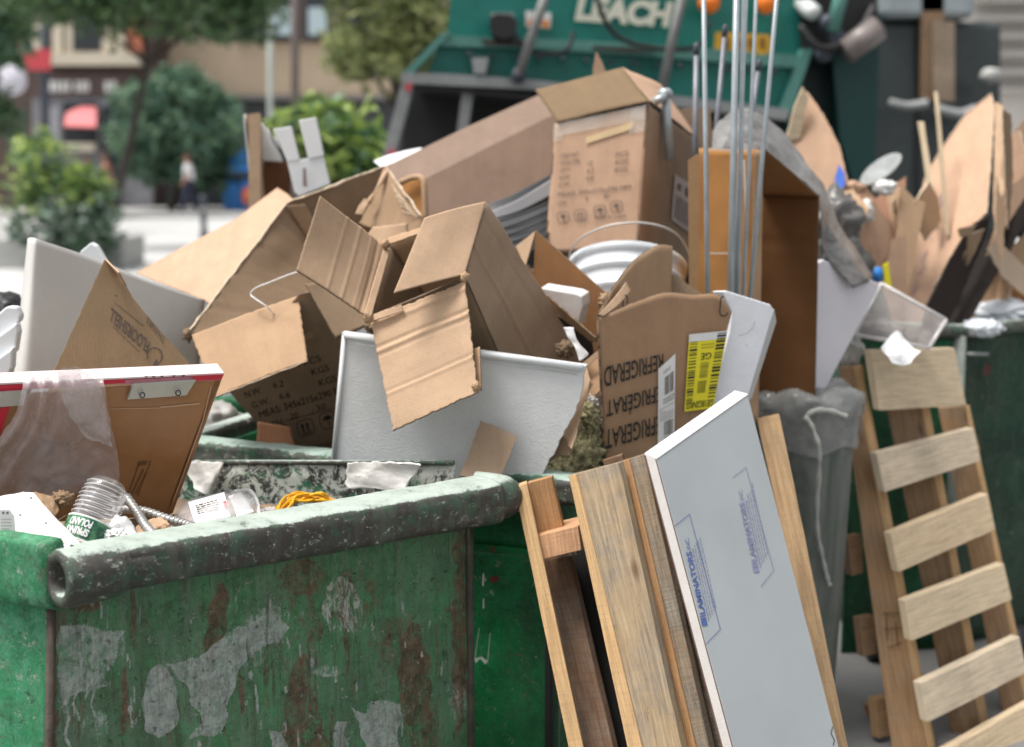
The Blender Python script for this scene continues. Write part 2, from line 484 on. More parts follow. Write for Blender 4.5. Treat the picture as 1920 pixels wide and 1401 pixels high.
def dumpster_paint(name, green, dirt=.5, chips=.5, attr=False, pale=.4, rust=.4, gloss=.45, lift=1.0):
    m = M(name); ob = m.tc.outputs['Object']
    def o(x, y, z): return m.map(ob, (1, 1, 1), (x, y, z))
    n1 = m.noise(ob, 5, 8, .7, .5)
    g2 = tuple(x * .45 for x in green); pl = (green[0] * 1.5 + .06, green[1] + .09, green[2] * 1.3 + .07)
    c = m.mix(m.ramp(n1, .42, .66), green, g2)
    c = m.mix(m.ramp(m.noise(m.map(ob, (1, 1, .6)), 19, 12, .84, .15), .48, .57, 0, pale), c, pl)
    fine = m.noise(o(4, 1, 8), 70, 10, .85, .1)
    c = m.mix(m.ramp(fine, .5, .62, 0, .35 + .3 * dirt), c, tuple(x * .35 for x in green))
    c = m.mix(m.ramp(m.noise(o(1, 5, 2), 110, 8, .85, .1), .54, .62, 0, .25 + .45 * pale), c, tuple(x * .8 + .10 for x in pl))
    c = m.mix(m.ramp(m.noise(o(6, 5, 9), 7, 13, .84, .25), .5, .6, 0, dirt * .55), c, (.16, .20, .15))
    # vertical streaks of grime
    st = m.noise(m.map(ob, (45, 45, 4)), 1.0, 8, .75, .5)
    c = m.mix(m.ramp(st, .46, .62, 0, dirt * .85), c, (.085, .078, .06))
    c = m.mix(m.ramp(m.noise(m.map(ob, (1, 1, .45)), 5, 13, .82, .3), .48, .57, 0, dirt), c, (.07, .075, .055))
    st2 = m.noise(m.map(ob, (110, 110, 12), (3, 1, 2)), 1.0, 8, .8)
    c = m.mix(m.ramp(st2, .54, .64, 0, dirt * .7), c, (.17, .20, .16))
    hgt = n1
    if attr:
        at = m.n('Attribute', None, attribute_name='paint').outputs['Color']
        sp = m.n('SeparateColor', {0: at})
        er = m.noise(ob, 26, 12, .85, .6)
        fr = m.noise(m.map(ob, (75, 75, 12)), 1.0, 9, .82)
        e2 = m.math('ADD', m.math('MULTIPLY', m.math('SUBTRACT', er, .5), 2.0), m.math('MULTIPLY', m.math('SUBTRACT', fr, .5), 1.6))
        def msk(ch, sharp=5.0, bias=.5, k=1.0):
            return m.n('Clamp', {0: m.math('ADD', m.math('MULTIPLY', m.math('SUBTRACT', m.math('ADD', ch, m.math('MULTIPLY', e2, k)), bias), sharp), 0.0)}).outputs[0]
        gcol = m.mix(m.ramp(m.noise(ob, 40, 9, .8), .42, .58), (.28, .31, .29), (.48, .52, .49))
        rcol = m.mix(m.ramp(m.noise(ob, 28, 9, .8), .42, .58), (.07, .042, .028), (.19, .105, .065))
        sm_ = m.noise(m.map(ob, (26, 26, 3.4), (4, 4, 4)), 1.0, 10, .8)
        c = m.mix(m.ramp(sm_, .46, .62, 0, .6), c, (.20, .26, .20))
        c = m.mix(m.ramp(m.noise(o(3, 8, 5), 3.3, 12, .8), .46, .58, 0, .45), c, (.10, .22, .125))
        c = m.mix(m.math('MULTIPLY', msk(sp.outputs[1], 1.9, .34, 1.3), .9), c, rcol)
        c = m.mix(m.math('MULTIPLY', msk(sp.outputs[0], 4.5, .44, 1.0), .8), c, gcol)
        wf = m.noise(m.map(ob, (60, 60, 22), (5, 5, 1)), 1.0, 10, .85, .8)
        dk_ = m.noise(m.map(ob, (50, 50, 2.6), (9, 2, 4)), 1.0, 11, .82)
        c = m.mix(m.ramp(dk_, .53, .62, 0, .6), c, (.07, .05, .035))
        c = m.mix(m.ramp(m.noise(o(5, 2, 1), 9, 12, .86), .54, .60, 0, .55), c, (.07, .30, .13))
        wm = m.n('Clamp', {0: m.math('MULTIPLY', m.math('SUBTRACT', m.math('ADD', m.math('MULTIPLY', sp.outputs[2], .26), wf), .66), 14.0)}).outputs[0]
        c = m.mix(m.math('MULTIPLY', wm, .9), c, (.48, .48, .44))
    # chips: dark primer, rust red and white specks
    v1 = m.noise(o(9, 9, 1), 38, 12, .9, .3)
    c = m.mix(m.ramp(v1, .605 - .04 * chips, .62 - .04 * chips, 0, .9), c, (.50, .52, .47))
    v2 = m.noise(o(7, 3, 4), 20, 10, .85, 1.0)
    c = m.mix(m.ramp(v2, .645 - .05 * rust, .665 - .05 * rust, 0, .85), c, m.mix(m.ramp(fine, .45, .55), (.13, .035, .03), (.25, .13, .10)))
    v3 = m.noise(o(2, 9, 4), 60, 9, .85, .8)
    c = m.mix(m.ramp(v3, .575, .60, 0, .8), c, (.015, .017, .014))
    h = m.math('ADD', m.math('ADD', hgt, m.math('MULTIPLY', m.ramp(v1, .55, .65), -.8)), m.math('ADD', m.math('MULTIPLY', fine, 1.2), m.math('MULTIPLY', m.ramp(v2, .55, .65), -.9)))
    return m.out(c, m.ramp(fine, .4, .6, gloss, gloss + .3), m.bump(h, .6, .0025), Specular_IOR_Level=.3)
def peeled(name):
    """White paint flaked off over black and green steel."""
    m = M(name); ob = m.tc.outputs['Object']
    a = m.noise(ob, 26, 10, .82, 1.2); b = m.noise(ob, 9, 7, .7, .8)
    c = m.mix(m.ramp(a, .48, .50), (.03, .032, .027), (.46, .47, .42))
    c = m.mix(m.ramp(b, .55, .58, 0, .9), c, m.mix(m.ramp(a, .5, .54), (.02, .12, .055), (.3, .36, .3)))
    return m.out(c, .7, m.bump(a, .8, .002))
def foam(name, col=(.62, .65, .66)):
    m = M(name); ob = m.tc.outputs['Object']
    v = m.n('TexVoronoi', {'Vector': ob, 'Scale': 230.0}).outputs[0]
    n1 = m.noise(ob, 12, 6, .7)
    c = m.mix(m.ramp(n1, .3, .75), tuple(x * .9 for x in col), tuple(min(1, x * 1.06) for x in col))
    c = m.mix(m.ramp(m.noise(ob, 55, 6, .8, 1), .66, .74, 0, .35), c, (.3, .29, .26))
    return m.out(c, .75, m.bump(m.math('ADD', v, m.noise(ob, 120, 3)), .35, .0012), Specular_IOR_Level=.3)
def film(name, col, alpha=.4, rough=.25):
    m = M(name); ob = m.tc.outputs['Object']
    n1 = m.noise(ob, 14, 5, .6, .3)
    m.out(tuple(col), rough, m.bump(n1, .6, .006), Alpha=m.ramp(n1, .35, .7, alpha * .75, min(1, alpha * 1.3)), Specular_IOR_Level=.8)
    return m.m
def clear(name, col=(1, 1, 1), rough=.05):
    m = M(name)
    g = m.n('BsdfGlossy', {'Color': (1, 1, 1), 'Roughness': rough}); tr = m.n('BsdfTransparent', {'Color': tuple(col)})
    lw = m.n('LayerWeight', {'Blend': .25}); di = m.n('BsdfDiffuse', {'Color': (.8, .8, .82)})
    mx = m.n('MixShader', {0: m.math('MINIMUM', m.math('ADD', lw.outputs[0], .06), .7), 1: tr.outputs[0], 2: g.outputs[0]})
    mx2 = m.n('MixShader', {0: .035, 1: mx.outputs[0], 2: di.outputs[0]})
    m.t.links.new(mx2.outputs[0], m.t.nodes['Material Output'].inputs[0]); return m.m

CB = dict(
    tan=cardboard('cardboard_tan', (.43, .285, .175)),
    light=cardboard('cardboard_light', (.49, .335, .22)),
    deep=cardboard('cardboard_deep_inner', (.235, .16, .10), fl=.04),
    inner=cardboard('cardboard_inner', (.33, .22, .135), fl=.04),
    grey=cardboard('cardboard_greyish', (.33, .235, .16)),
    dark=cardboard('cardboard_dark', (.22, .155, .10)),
    pink=cardboard('cardboard_pinkish', (.53, .345, .235)),
    orange=cardboard('cardboard_orange', (.42, .20, .065), scuff=.1),
    fridge=cardboard('cardboard_kraft', (.36, .225, .135), fl=.01),
    floor=cardboard('cardboard_kraft_smooth', (.32, .225, .135), fl=.01, scuff=.12),
)
EDGE = corr_edge('corrugated_edge', (.34, .23, .145))  # dark between the flutes: edge shadow line put into the colour
TORN = plain('torn_paper_edge', (.60, .48, .36), .9, .25, 60, bump=.001)
INK = plain('black_ink', (.02, .018, .016), .7, .3, 60)
INKF = plain('faded_ink', (.10, .075, .055), .8, .3, 60)
WHITE = plain('white_plastic', (.78, .79, .80), .4, .06, 5)
PAPER = plain('white_paper', (.74, .74, .73), .8, .05, 12, bump=.0005)
BLACK = plain('black_plastic', (.015, .015, .016), .5, .3, 4)
GREYM = plain('galvanised_steel', (.42, .45, .47), .4, .2, 30, metal=.5, bump=.0004)
YELLOW = plain('yellow_print', (.80, .70, .02), .5, .05)

# ================================================================== GROUND AND STREET
def ground_sheet(name, pts, mat, z):
    V = [(x, y, z) for x, y in pts]
    o = build(name, V, [list(range(len(V)))], mat); tag(o, kind='structure'); return o
def paving(name, a, b, sc):
    m = M(name); ob = m.tc.outputs['Object']
    c = m.mix(m.ramp(m.noise(ob, sc, 7, .7), .3, .7), a, b)
    c = m.mix(m.ramp(m.noise(ob, 40, 5, .8), .6, .75, 0, .5), c, tuple(x * .5 for x in a))
    return m.out(c, .85, m.bump(m.noise(ob, 60, 4), .5, .004))
ground_sheet('ground', [(-150, -5), (150, -5), (150, 200), (-150, 200)], paving('asphalt', (.10, .10, .10), (.15, .15, .15), 2), 0.0)
ground_sheet('pavement', [(-3.5, 0.5), (5, 0.5), (5, 7.0), (-3.5, 7.0)], paving('concrete', (.15, .15, .145), (.20, .20, .195), 1.5), 0.004)
ground_sheet('road', [(-60, 16.5), (40, 16.5), (40, 37), (-60, 37)], paving('pale_road', (.42, .42, .41), (.50, .50, .49), .4), 0.004)
kerb = box8('kerb', [(-60, 37, 0), (40, 37, 0), (40, 37.2, 0), (-60, 37.2, 0), (-60, 37, .14), (40, 37, .14), (40, 37.2, .14), (-60, 37.2, .14)], paving('kerb_stone', (.4, .4, .39), (.5, .5, .5), 1)); tag(kerb, kind='structure')
sw = box8('far_pavement', [(-60, 37.203, 0), (40, 37.203, 0), (40, 42, 0), (-60, 42, 0), (-60, 37.203, .136), (40, 37.203, .136), (40, 42, .136), (-60, 42, .136)], paving('far_concrete', (.30, .29, .28), (.4, .4, .38), 1)); tag(sw, kind='structure')

def pbox(name, x0, y0, x1, y1, Y, d, mat, parent=None, bevel=0.0, off=0.0):
    """A box whose front face spans the pixel rectangle at distance Y, d deep behind it."""
    pl_ = PL(Y); a = pl_.at(x0, y1); b = pl_.at(x1, y1); c = pl_.at(x1, y0); e = pl_.at(x0, y0)
    D = Vector((0, d, 0))
    return box8(name, [a, b, b + D, a + D, e, c, c + D, e + D], mat, parent, bevel)

# ================================================================== BUILDINGS
brick = plain('brown_brickwork', (.10, .07, .06), .85, .3, 3)
darkwin = plain('dark_window_glass', (.03, .035, .04), .15, .3, .5)
cream = plain('cream_stone', (.62, .55, .44), .8, .08, 1)
beige = plain('beige_render', (.60, .47, .34), .85, .08, .6)
red = plain('red_sign_paint', (.58, .07, .085), .5, .08)
sgrey = plain('grey_shopfront', (.20, .20, .22), .5, .2, 1)
def wallpx(name, x0, y0, x1, y1, Y, d, mat, parent): return pbox(name, x0, y0, x1, y1, Y, d, mat, parent)
bA = thing('brick_building', 'dark brown brick building with a shop on its ground floor at far left', 'building', (-14, 42, 0))
wallpx('wall', -420, -260, 286, 398, 42, 4, brick, bA)
for x0, x1 in ((-60, 20), (122, 190)):
    f = wallpx('window_surround', x0, 40, x1 + 20, 100, 41.88, .12, cream, bA)
    wallpx('window_pane', x0 + 14, 30, x1 - 1, 96, 41.84, .04, darkwin, f)
for x0 in (60, 98, 216):
    wallpx('pilaster', x0, 42, x0 + 18, 99, 41.8, .2, cream, bA)
wallpx('cornice', 88, 99, 262, 122, 41.6, .4, cream, bA)
wallpx('brick_pier', 238, 20, 266, 98, 41.8, .2, plain('orange_brick', (.45, .15, .09), .85, .2, 3), bA)
sb = wallpx('sign_board', 60, 140, 252, 182, 41.8, .2, plain('sign_brown', (.09, .06, .055), .7, .2, 1), bA)
for k, (x0, x1) in enumerate(((92, 100), (104, 110), (114, 121), (125, 131), (141, 147), (151, 157), (160, 166), (196, 204), (208, 217))):
    wallpx('sign_letter', x0, 152, x1, 172, 41.75, .05, PAPER, sb)
shop = wallpx('shopfront', 60, 183, 286, 398, 41.85, .15, sgrey, bA)
wallpx('shop_window', 118, 192, 182, 268, 41.8, .05, darkwin, shop)
wallpx('shop_window', 190, 200, 226, 390, 41.8, .05, darkwin, shop)
wallpx('doorway', 92, 200, 112, 395, 41.8, .05, plain('pale_door', (.30, .31, .34), .5, .1), shop)
wallpx('window_sill', 24, 268, 176, 284, 41.5, .3, cream, shop)
aw = plate('awning', [(120, 236), (124, 212), (150, 200), (180, 200), (180, 238)], PL((120, 238, 41.2), (180, 238, 41.2), (150, 200, 41.7)), red, .05, parent=bA)
bB = thing('beige_building', 'beige rendered building with dark upper windows behind the trees', 'building', (-6, 44, 0))
wallpx('wall', 286.5, -200, 990, 398, 44, 4, beige, bB)
wallpx('upper_storey', 440, -200, 840, 78, 43.8, .19, plain('dark_brown_cladding', (.12, .095, .085), .7, .2, 1), bB)
for x0 in (300, 360): wallpx('window', x0, -20, x0 + 45, 60, 43.85, .14, darkwin, bB)
for x0, bl in ((445, 0), (505, 1), (572, 1), (640, 0), (700, 1), (760, 0)):
    f = wallpx('window', x0, -40, x0 + 50, 72, 43.7, .09, darkwin, bB)
    if bl: wallpx('window_blind', x0 + 6, 14, x0 + 40, 66, 43.66, .03, plain('pale_blue_blind', (.45, .56, .60), .7, .1), f)
wallpx('shopfront', 300, 186, 980, 396, 43.8, .19, plain('charcoal_shopfront', (.055, .06, .065), .5, .2, .6), bB)
for x0 in (310, 352, 262): wallpx('pier', x0, 280, x0 + 14, 394, 43.6, .19, sgrey, bB)
wallpx('ledge', 296, 178, 980, 187, 43.5, .29, plain('grey_ledge', (.20, .19, .18), .7, .1), bB)
# right-hand white building and far backdrop building
bC = thing('white_building', 'pale stone building at the top right corner behind the truck', 'building', (12, 30, 0))
pbox('wall', 1640, -500, 2350, 300, 30, 3, plain('pale_stone', (.50, .47, .44), .8, .1, 1.0), bC)
for i in range(7):
    pbox('cornice', 1830, -40 + i * 34, 2330, -30 + i * 34, 29.7, .29, plain('grey_cornice', (.33, .31, .29), .8, .1), bC)
bD = thing('grey_building', 'dark grey building seen between the truck and the beige facade', 'building', (3, 46, 0))
pbox('wall', 995, -700, 1750, 330, 46, 3, plain('dark_grey_stone', (.16, .16, .16), .8, .2, .5), bD)

# ================================================================== STREET THINGS
dark_metal = plain('dark_blue_grey_metal', (.045, .055, .075), .5, .2)
def post(name, x0, ytop, ybot, Y, wpx, mat, label, cat_, group=None, x1=None):
    a = G(x0, ybot) if Y is None else P(x0, ybot, Y)
    Yb = a.y; r = wpx / 2 / FP * Yb
    t = thing(name, label, cat_, (a.x, a.y, 0), group)
    pole = tube('pole', [Vector((a.x, a.y, 0)), P(x1 or x0, ytop, Yb)], r, mat, t, seg=10, straight=True)
    lathe('base', (a.x, a.y, 0), (0, 0, 1), [(r * 2, 0), (r * 2, .15), (r * 1.3, .3), (r, .5)], mat, t, 12)
    return t
t = post('sign_post', 84, -120, 402, 34, 16, dark_metal, 'dark post carrying the red sign at far left', 'sign post')
pbox('sign_plate', 46, 92, 95, 132, 33.8, .05, red, t)
lathe('round_sign', P(22, 150, 33.7), (0, 1, 0), [(.33, 0), (.35, .03), (.33, .06)], plain('lavender_white', (.62, .60, .68), .5, .05), t, 24)
lathe('lamp_globe', P(108, 18, 33.8), (0, 0, 1), [(.02, -.14), (.11, -.1), (.15, 0), (.11, .1), (.02, .14)], cream, t, 16)
t = post('lamp_post', 553, -160, 402, 36, 15, plain('brown_metal', (.11, .085, .08), .5, .2), 'brown lamp post in front of the beige building', 'lamp post')
pbox('bracket', 540, -40, 570, -30, 35.9, .2, dark_metal, t)
t = post('flag_pole', 506, -160, 402, 30, 10, plain('pale_metal', (.50, .55, .52), .5, .1), 'thin pale pole left of the brown lamp post', 'pole')
t = thing('street_bollard', 'dark bollard standing on the pale road', 'bollard', (G(383, 448).x, G(383, 448).y, 0))
b0 = G(383, 448)
lathe('body', b0, (0, 0, 1), [(.09, 0), (.09, .1), (.06, .15), (.06, .75), (.08, .78), (.05, .86)], dark_metal, t, 14)
lathe('collar', b0, (0, 0, 1), [(.075, .55), (.075, .62)], plain('grey_band', (.3, .3, .3)), t, 14)

# covered cart
cb_ = G(448, 404)
t = thing('street_cart', 'bright blue covered cart with an orange and red ball beside it', 'cart', (cb_.x, cb_.y, 0))
blue = plain('blue_tarp', (.03, .22, .62), .6, .15, 3)
pbox('cover', 418, 338, 470, 400, cb_.y, .8, blue, t, .12)
lathe('umbrella', P(450, 322, cb_.y), (0, 0, 1), [(.36, 0), (.33, .08), (.2, .5), (.05, .68)], blue, t, 16); tube('umbrella_pole', [P(450, 400, cb_.y), P(450, 270, cb_.y)], .025, dark_metal, t)
tube('leg', [P(432, 404, cb_.y), P(432, 360, cb_.y)], .03, dark_metal, t); tube('leg', [P(474, 404, cb_.y), P(474, 360, cb_.y)], .03, dark_metal, t)
tag(lump('beach_ball', P(466, 368, cb_.y - .7), (.17, .2, .28), plain('orange_red_plastic', (.75, .16, .06), .5, .4, 6), .15, 2, 3), 'orange and red bundle leaning on the blue cart', 'bundle')

# people (skinned figures)
def person(px, py_feet, label, shirt, trousers, skin, hair, lean=0.0, H=1.72, face=-1, stride=.22):
    f = G(px, py_feet); s = H / 1.72
    root = thing('person', label, 'person', (f.x, f.y, 0))
    def sk(name, pts, edges, mat, rad, parent):
        me = bpy.data.meshes.new(name); me.from_pydata([tuple(Vector(p) * s) for p in pts], edges, []); me.materials.append(mat)
        o = bpy.data.objects.new(name, me); COL.objects.link(o); o.parent = parent
        o.modifiers.new('s', 'SKIN'); o.modifiers.new('u', 'SUBSURF').levels = 1; o.modifiers['u'].render_levels = 2
        for v, r in zip(me.skin_vertices[0].data, rad): v.radius = (r * s, r * s)
        me.skin_vertices[0].data[0].use_root = True
        return o
    d = face
    pts = [(0, 0, .92), (0, 0, 1.15), (d * .03, 0, 1.38), (d * .04, 0, 1.48), (d * .06, 0, 1.60), (d * .07, 0, 1.68),
           (0, -.09, .88), (d * stride * .6, -.1, .48), (d * stride, -.1, .08), (d * (stride + .13), -.1, .04),
           (0, .09, .88), (-d * stride * .3, .1, .48), (-d * stride, .1, .09), (-d * (stride - .12), .1, .04),
           (d * .02, -.19, 1.38), (-d * .03, -.22, 1.12), (d * .12, -.22, .92), (d * .16, -.22, .84),
           (d * .02, .19, 1.38), (d * .05, .23, 1.12), (d * .2, .2, .98), (d * .25, .19, .93)]
    ed = [(0, 1), (1, 2), (2, 3), (3, 4), (4, 5), (0, 6), (6, 7), (7, 8), (8, 9), (0, 10), (10, 11), (11, 12), (12, 13), (2, 14), (14, 15), (15, 16), (16, 17), (2, 18), (18, 19), (19, 20), (20, 21)]
    rad = [.12, .115, .12, .055, .088, .07, .09, .062, .042, .035, .09, .062, .042, .035, .055, .042, .032, .03, .055, .042, .032, .03]
    sk('body', pts, ed, skin, rad, root)
    sk('shirt', [pts[i] for i in (0, 1, 2)] + [(d * .035, 0, 1.44), (d * .02, -.19, 1.37), (-d * .02, -.22, 1.2), (d * .02, .19, 1.37), (d * .04, .23, 1.2)], [(0, 1), (1, 2), (2, 3), (2, 4), (4, 5), (2, 6), (6, 7)], shirt, [.165, .165, .165, .07, .085, .07, .085, .07], root)
    sk('trousers', [pts[i] for i in (0, 6, 7, 8, 10, 11, 12)], [(0, 1), (1, 2), (2, 3), (0, 4), (4, 5), (5, 6)], trousers, [.145, .105, .082, .062, .105, .082, .062], root)
    lump('hair', Vector((f.x, f.y, 0)) + Vector((d * .045, 0, 1.69)) * s, (.10 * s, .09 * s, .075 * s), hair, .1, 3, 3, root)
    return root
skin = plain('skin', (.36, .19, .13), .6, .05)
person(357, 408, 'person in a white shirt and dark trousers walking past the shopfront', plain('white_shirt', (.86, .87, .90), .8, .02), plain('navy_trousers', (.025, .03, .06), .8, .1), skin, plain('dark_hair', (.03, .02, .018), .7), H=1.70)
person(205, 412, 'person in a rust red top standing by the shop door', plain('rust_top', (.36, .14, .10), .8, .1), plain('grey_trousers', (.2, .2, .22), .8, .1), skin, plain('brown_hair', (.08, .04, .02), .7), H=1.66, stride=.08)
person(172, 414, 'person in a pale teal top beside the rust red one', plain('teal_top', (.35, .45, .42), .8, .1), plain('black_trousers', (.03, .03, .03), .8, .1), skin, plain('dark_brown_hair', (.05, .03, .02), .7), H=1.6, stride=.05)

# ================================================================== TREES AND SHRUBS
def leafmat(name, a, b, c=None):
    m = M(name); oi = m.n('ObjectInfo')
    ob = m.tc.outputs['Object']
    n1 = m.noise(ob, 1.7, 3, .6)
    n2 = m.n('TexWhiteNoise', {0: m.n('Vectoradd' if False else 'NewGeometry').outputs['Position']}, noise_dimensions='3D').outputs[0] if False else m.noise(ob, 9, 2)
    col = m.mix(m.ramp(n1, .35, .65), a, b)
    col = m.mix(m.ramp(n2, .5, .65, 0, .8), col, c or b)
    m.out(col, .5); m.set(m.b.inputs['Transmission Weight'], 0.0)
    tr = m.n('BsdfTranslucent', {'Color': col}); mx = m.n('MixShader', {0: .3, 1: m.b.outputs[0], 2: tr.outputs[0]})
    m.t.links.new(mx.outputs[0], m.t.nodes['Material Output'].inputs[0])
    return m.m
def leaves(name, clumps, n, size, mats, parent, seed=1):
    rnd = random.Random(seed); V = []; F = []; mi = []
    tot = sum(c[1][0] * c[1][1] * c[1][2] for c in clumps) ** 1
    ws = [(c[1][0] * c[1][2]) for c in clumps]; tw = sum(ws)
    for (c, r), w_ in zip(clumps, ws):
        c = Vector(c)
        for _ in range(int(n * w_ / tw)):
            while True:
                q = Vector((rnd.uniform(-1, 1), rnd.uniform(-1, 1), rnd.uniform(-1, 1)))
                if .25 < q.length < 1: break
            q = q * (q.length ** -.35)
            q *= 1 + .7 * nz(q.x * 2.6 + seed + c.x, q.y * 2.6, q.z * 2.6 + c.z)
            if nz((c.x + q.x * r[0]) * 1.1 / (size * 9), (c.y + q.y * r[1]) / (size * 9), (c.z + q.z * r[2]) / (size * 9)) < -.12 and rnd.random() < .8: continue
            p = c + Vector((q.x * r[0], q.y * r[1], q.z * r[2]))
            u = Vector((rnd.gauss(0, 1), rnd.gauss(0, 1), rnd.gauss(0, .6))).normalized()
            v = u.cross(Vector((rnd.gauss(0, 1), rnd.gauss(0, 1), rnd.gauss(0, 1)))).normalized()
            s = size * rnd.uniform(.6, 1.35); k = len(V)
            V += [p - u * s, p - v * s * .42 - u * s * .1, p + u * s, p + v * s * .42 - u * s * .1]
            F.append([k, k + 1, k + 2, k + 3]); mi.append(rnd.randrange(len(mats)))
    return build(name, V, F, mats, mi, None, parent)
def tree(name, label, base, clumps, n, size, mats, trunk_r, bark, top=None, lean=(0, 0), seed=1, cat_='tree', group=None):
    base = Vector(base)
    t = thing(name, label, cat_, base, group)
    cz = [Vector(c[0]) for c in clumps]
    hub = Vector((sum(c.x for c in cz) / len(cz), sum(c.y for c in cz) / len(cz), min(c.z for c in cz)))
    fork = base.lerp(Vector((hub.x, hub.y, hub.z)), .8) + Vector((lean[0], lean[1], 0))
    tube('trunk', [base, base.lerp(fork, .5) + Vector((.05, 0, 0)), fork], trunk_r, bark, t, 10, 5, rf=lambda s: 1.25 - .5 * s)
    for i, c in enumerate(cz[:9]):
        tube('branch', [fork - Vector((0, 0, .05)), fork.lerp(c, .5) + Vector((0, 0, .1)), c], trunk_r * .5, bark, t, 6, 4, rf=lambda s: 1 - .75 * s)
    leaves('crown', clumps, n, size, mats, t, seed)
    return t
bark = plain('dark_bark', (.045, .035, .03), .9, .3, 10, bump=.01)
dk = [leafmat('leaf_dark_green', (.035, .08, .035), (.07, .13, .055)), leafmat('leaf_green', (.06, .13, .05), (.13, .21, .08))]
bg_ = [leafmat('leaf_blue_green', (.06, .14, .10), (.14, .25, .17)), leafmat('leaf_mid_green', (.05, .11, .07), (.17, .28, .16))]
lime = [leafmat('leaf_lime', (.30, .42, .08), (.48, .58, .18)), leafmat('leaf_green_lime', (.09, .17, .05), (.20, .31, .09))]
oliv = [leafmat('leaf_olive', (.24, .28, .09), (.44, .46, .22)), leafmat('leaf_dark_olive', (.10, .14, .05), (.22, .26, .10))]
def C_(px, py, Y, rx, ry, rz=None):
    p = P(px, py, Y); k = Y / FP
    return ((p.x, p.y, p.z), (rx * k, (rz or rx) * k, ry * k))
tree('street_tree', 'dark green street tree with a thin bare trunk at upper left', (P(186, 402, 25).x, 25, 0),
     [C_(250, 10, 25, 90, 60), C_(360, 20, 25, 100, 55), C_(440, 30, 25.5, 70, 55), C_(150, -10, 25, 90, 55), C_(60, -20, 25, 80, 50), C_(240, -90, 25, 150, 60), C_(400, -80, 25, 120, 60), C_(470, -10, 26, 50, 40)], 9000, .10, dk, .07, bark, seed=3)
tree('street_tree', 'round blue green tree in front of the beige building, above the walking person', (P(318, 402, 39).x, 39.2, .136),
     [C_(330, 230, 39, 100, 75), C_(270, 250, 39, 60, 60), C_(400, 240, 39, 65, 65), C_(340, 170, 39, 50, 50), C_(380, 300, 39.5, 75, 60), C_(280, 305, 39.5, 50, 35)], 7500, .17, bg_, .10, bark, seed=5)
tree('street_tree', 'yellowish olive tree just left of the green truck', (P(770, 402, 27).x, 27, 0),
     [C_(700, 60, 27, 85, 70), C_(780, 40, 27, 80, 80), C_(740, 120, 27, 80, 50), C_(830, 90, 27, 70, 90), C_(690, -30, 27, 80, 60), C_(800, -60, 27, 90, 60), C_(800, 160, 27, 60, 60), C_(655, 100, 27, 35, 45)], 9000, .13, oliv, .12, bark, seed=7)
tree('street_tree', 'green tree cut off by the left edge behind the red sign', (P(-60, 402, 30).x, 30, 0),
     [C_(10, 60, 30, 50, 60), C_(-40, 20, 30, 90, 90), C_(-60, 180, 30, 70, 50), C_(20, 230, 30, 30, 40)], 3500, .12, [bg_[0], dk[1]], .1, bark, seed=9)
tree('leafy_shrub', 'bright lime shrub behind the white plastic piece and cardboard', (P(620, 402, 14).x, 14, 0),
     [C_(610, 250, 14, 70, 50), C_(560, 240, 14, 50, 35), C_(680, 270, 14, 50, 65), C_(640, 300, 14, 70, 50), C_(590, 205, 14, 25, 28), C_(700, 300, 14, 35, 50)], 2400, .095, lime + [lime[0], bg_[1]], .03, bark, seed=11, cat_='shrub')
b_ = G(110, 505)
tree('leafy_shrub', 'yellow green shrub with dark lower leaves in the planter at left', (b_.x, b_.y, .4),
     [C_(75, 300, b_.y, 55, 55), C_(120, 350, b_.y, 75, 45), C_(50, 370, b_.y, 45, 50), C_(165, 370, b_.y, 40, 45)], 1900, .09, [lime[1], lime[0], bg_[1]], .03, bark, seed=13, cat_='shrub')
tree('leafy_shrub', 'low dark green plant spilling over the planter at left', (b_.x + .4, b_.y - .3, .4),
     [C_(120, 430, b_.y - .3, 60, 45), C_(180, 420, b_.y - .3, 40, 50), C_(60, 430, b_.y - .3, 45, 30), C_(150, 470, b_.y - .3, 60, 30)], 2600, .07, [dk[0], bg_[0], leafmat('leaf_grey_green', (.2, .24, .2), (.3, .34, .3))], .02, bark, seed=15, cat_='plant')
pt_ = pbox('planter', -120, 448, 232, 512, b_.y + .05, 1.2, paving('planter_concrete', (.30, .30, .29), (.42, .42, .41), 3), bevel=.03)
tag(pt_, 'long grey concrete planter by the road at left', 'planter')

# ================================================================== GARBAGE TRUCK
def TY(px): return 7.9 + (px - 755) / 725 * .35
def TP(px, py, o=0.0): return P(px, py, TY(px) + o)
teal = plain('teal_truck_paint', (.009, .165, .135), .4, .3, 2.2)
tealp = plain('pale_teal_dusty_paint', (.10, .27, .23), .55, .15, 2)
tealk = plain('dark_teal_paint', (.004, .05, .045), .45, .2, 1.5)
dusty = plain('dusty_grey_steel', (.30, .31, .31), .6, .25, 4)
truck = thing('garbage_truck', 'teal rear loading garbage truck behind the rubbish pile', 'truck', (1, 9, 0))
def tpoly(name, pts, mat, o=0.0, d=.08, parent=truck):
    V = [TP(x, y, o) for x, y in pts]; k = len(V)
    back = [v + Vector((0, d, 0)) for v in V]
    F = [list(range(k)), list(range(2 * k - 1, k - 1, -1))] + [[i, i + k, (i + 1) % k + k, (i + 1) % k] for i in range(k)]
    return build(name, V + back, F, mat, None, None, parent)
tpoly('tailgate', [(838, 66), (872, -260), (1560, -260), (1515, 92), (1490, 118), (1200, 100), (830, 78)], teal, .12, .5)
tpoly('ledge', [(826, 66), (1000, 72), (1200, 82), (1420, 98), (1512, 104), (1505, 128), (1200, 104), (1000, 92), (822, 86)], tealp, .0, .3)
tpoly('lower_panel', [(822, 87), (1000, 93), (1200, 105), (1505, 129), (1478, 205), (1200, 172), (1000, 150), (800, 138)], teal, .06, .2)
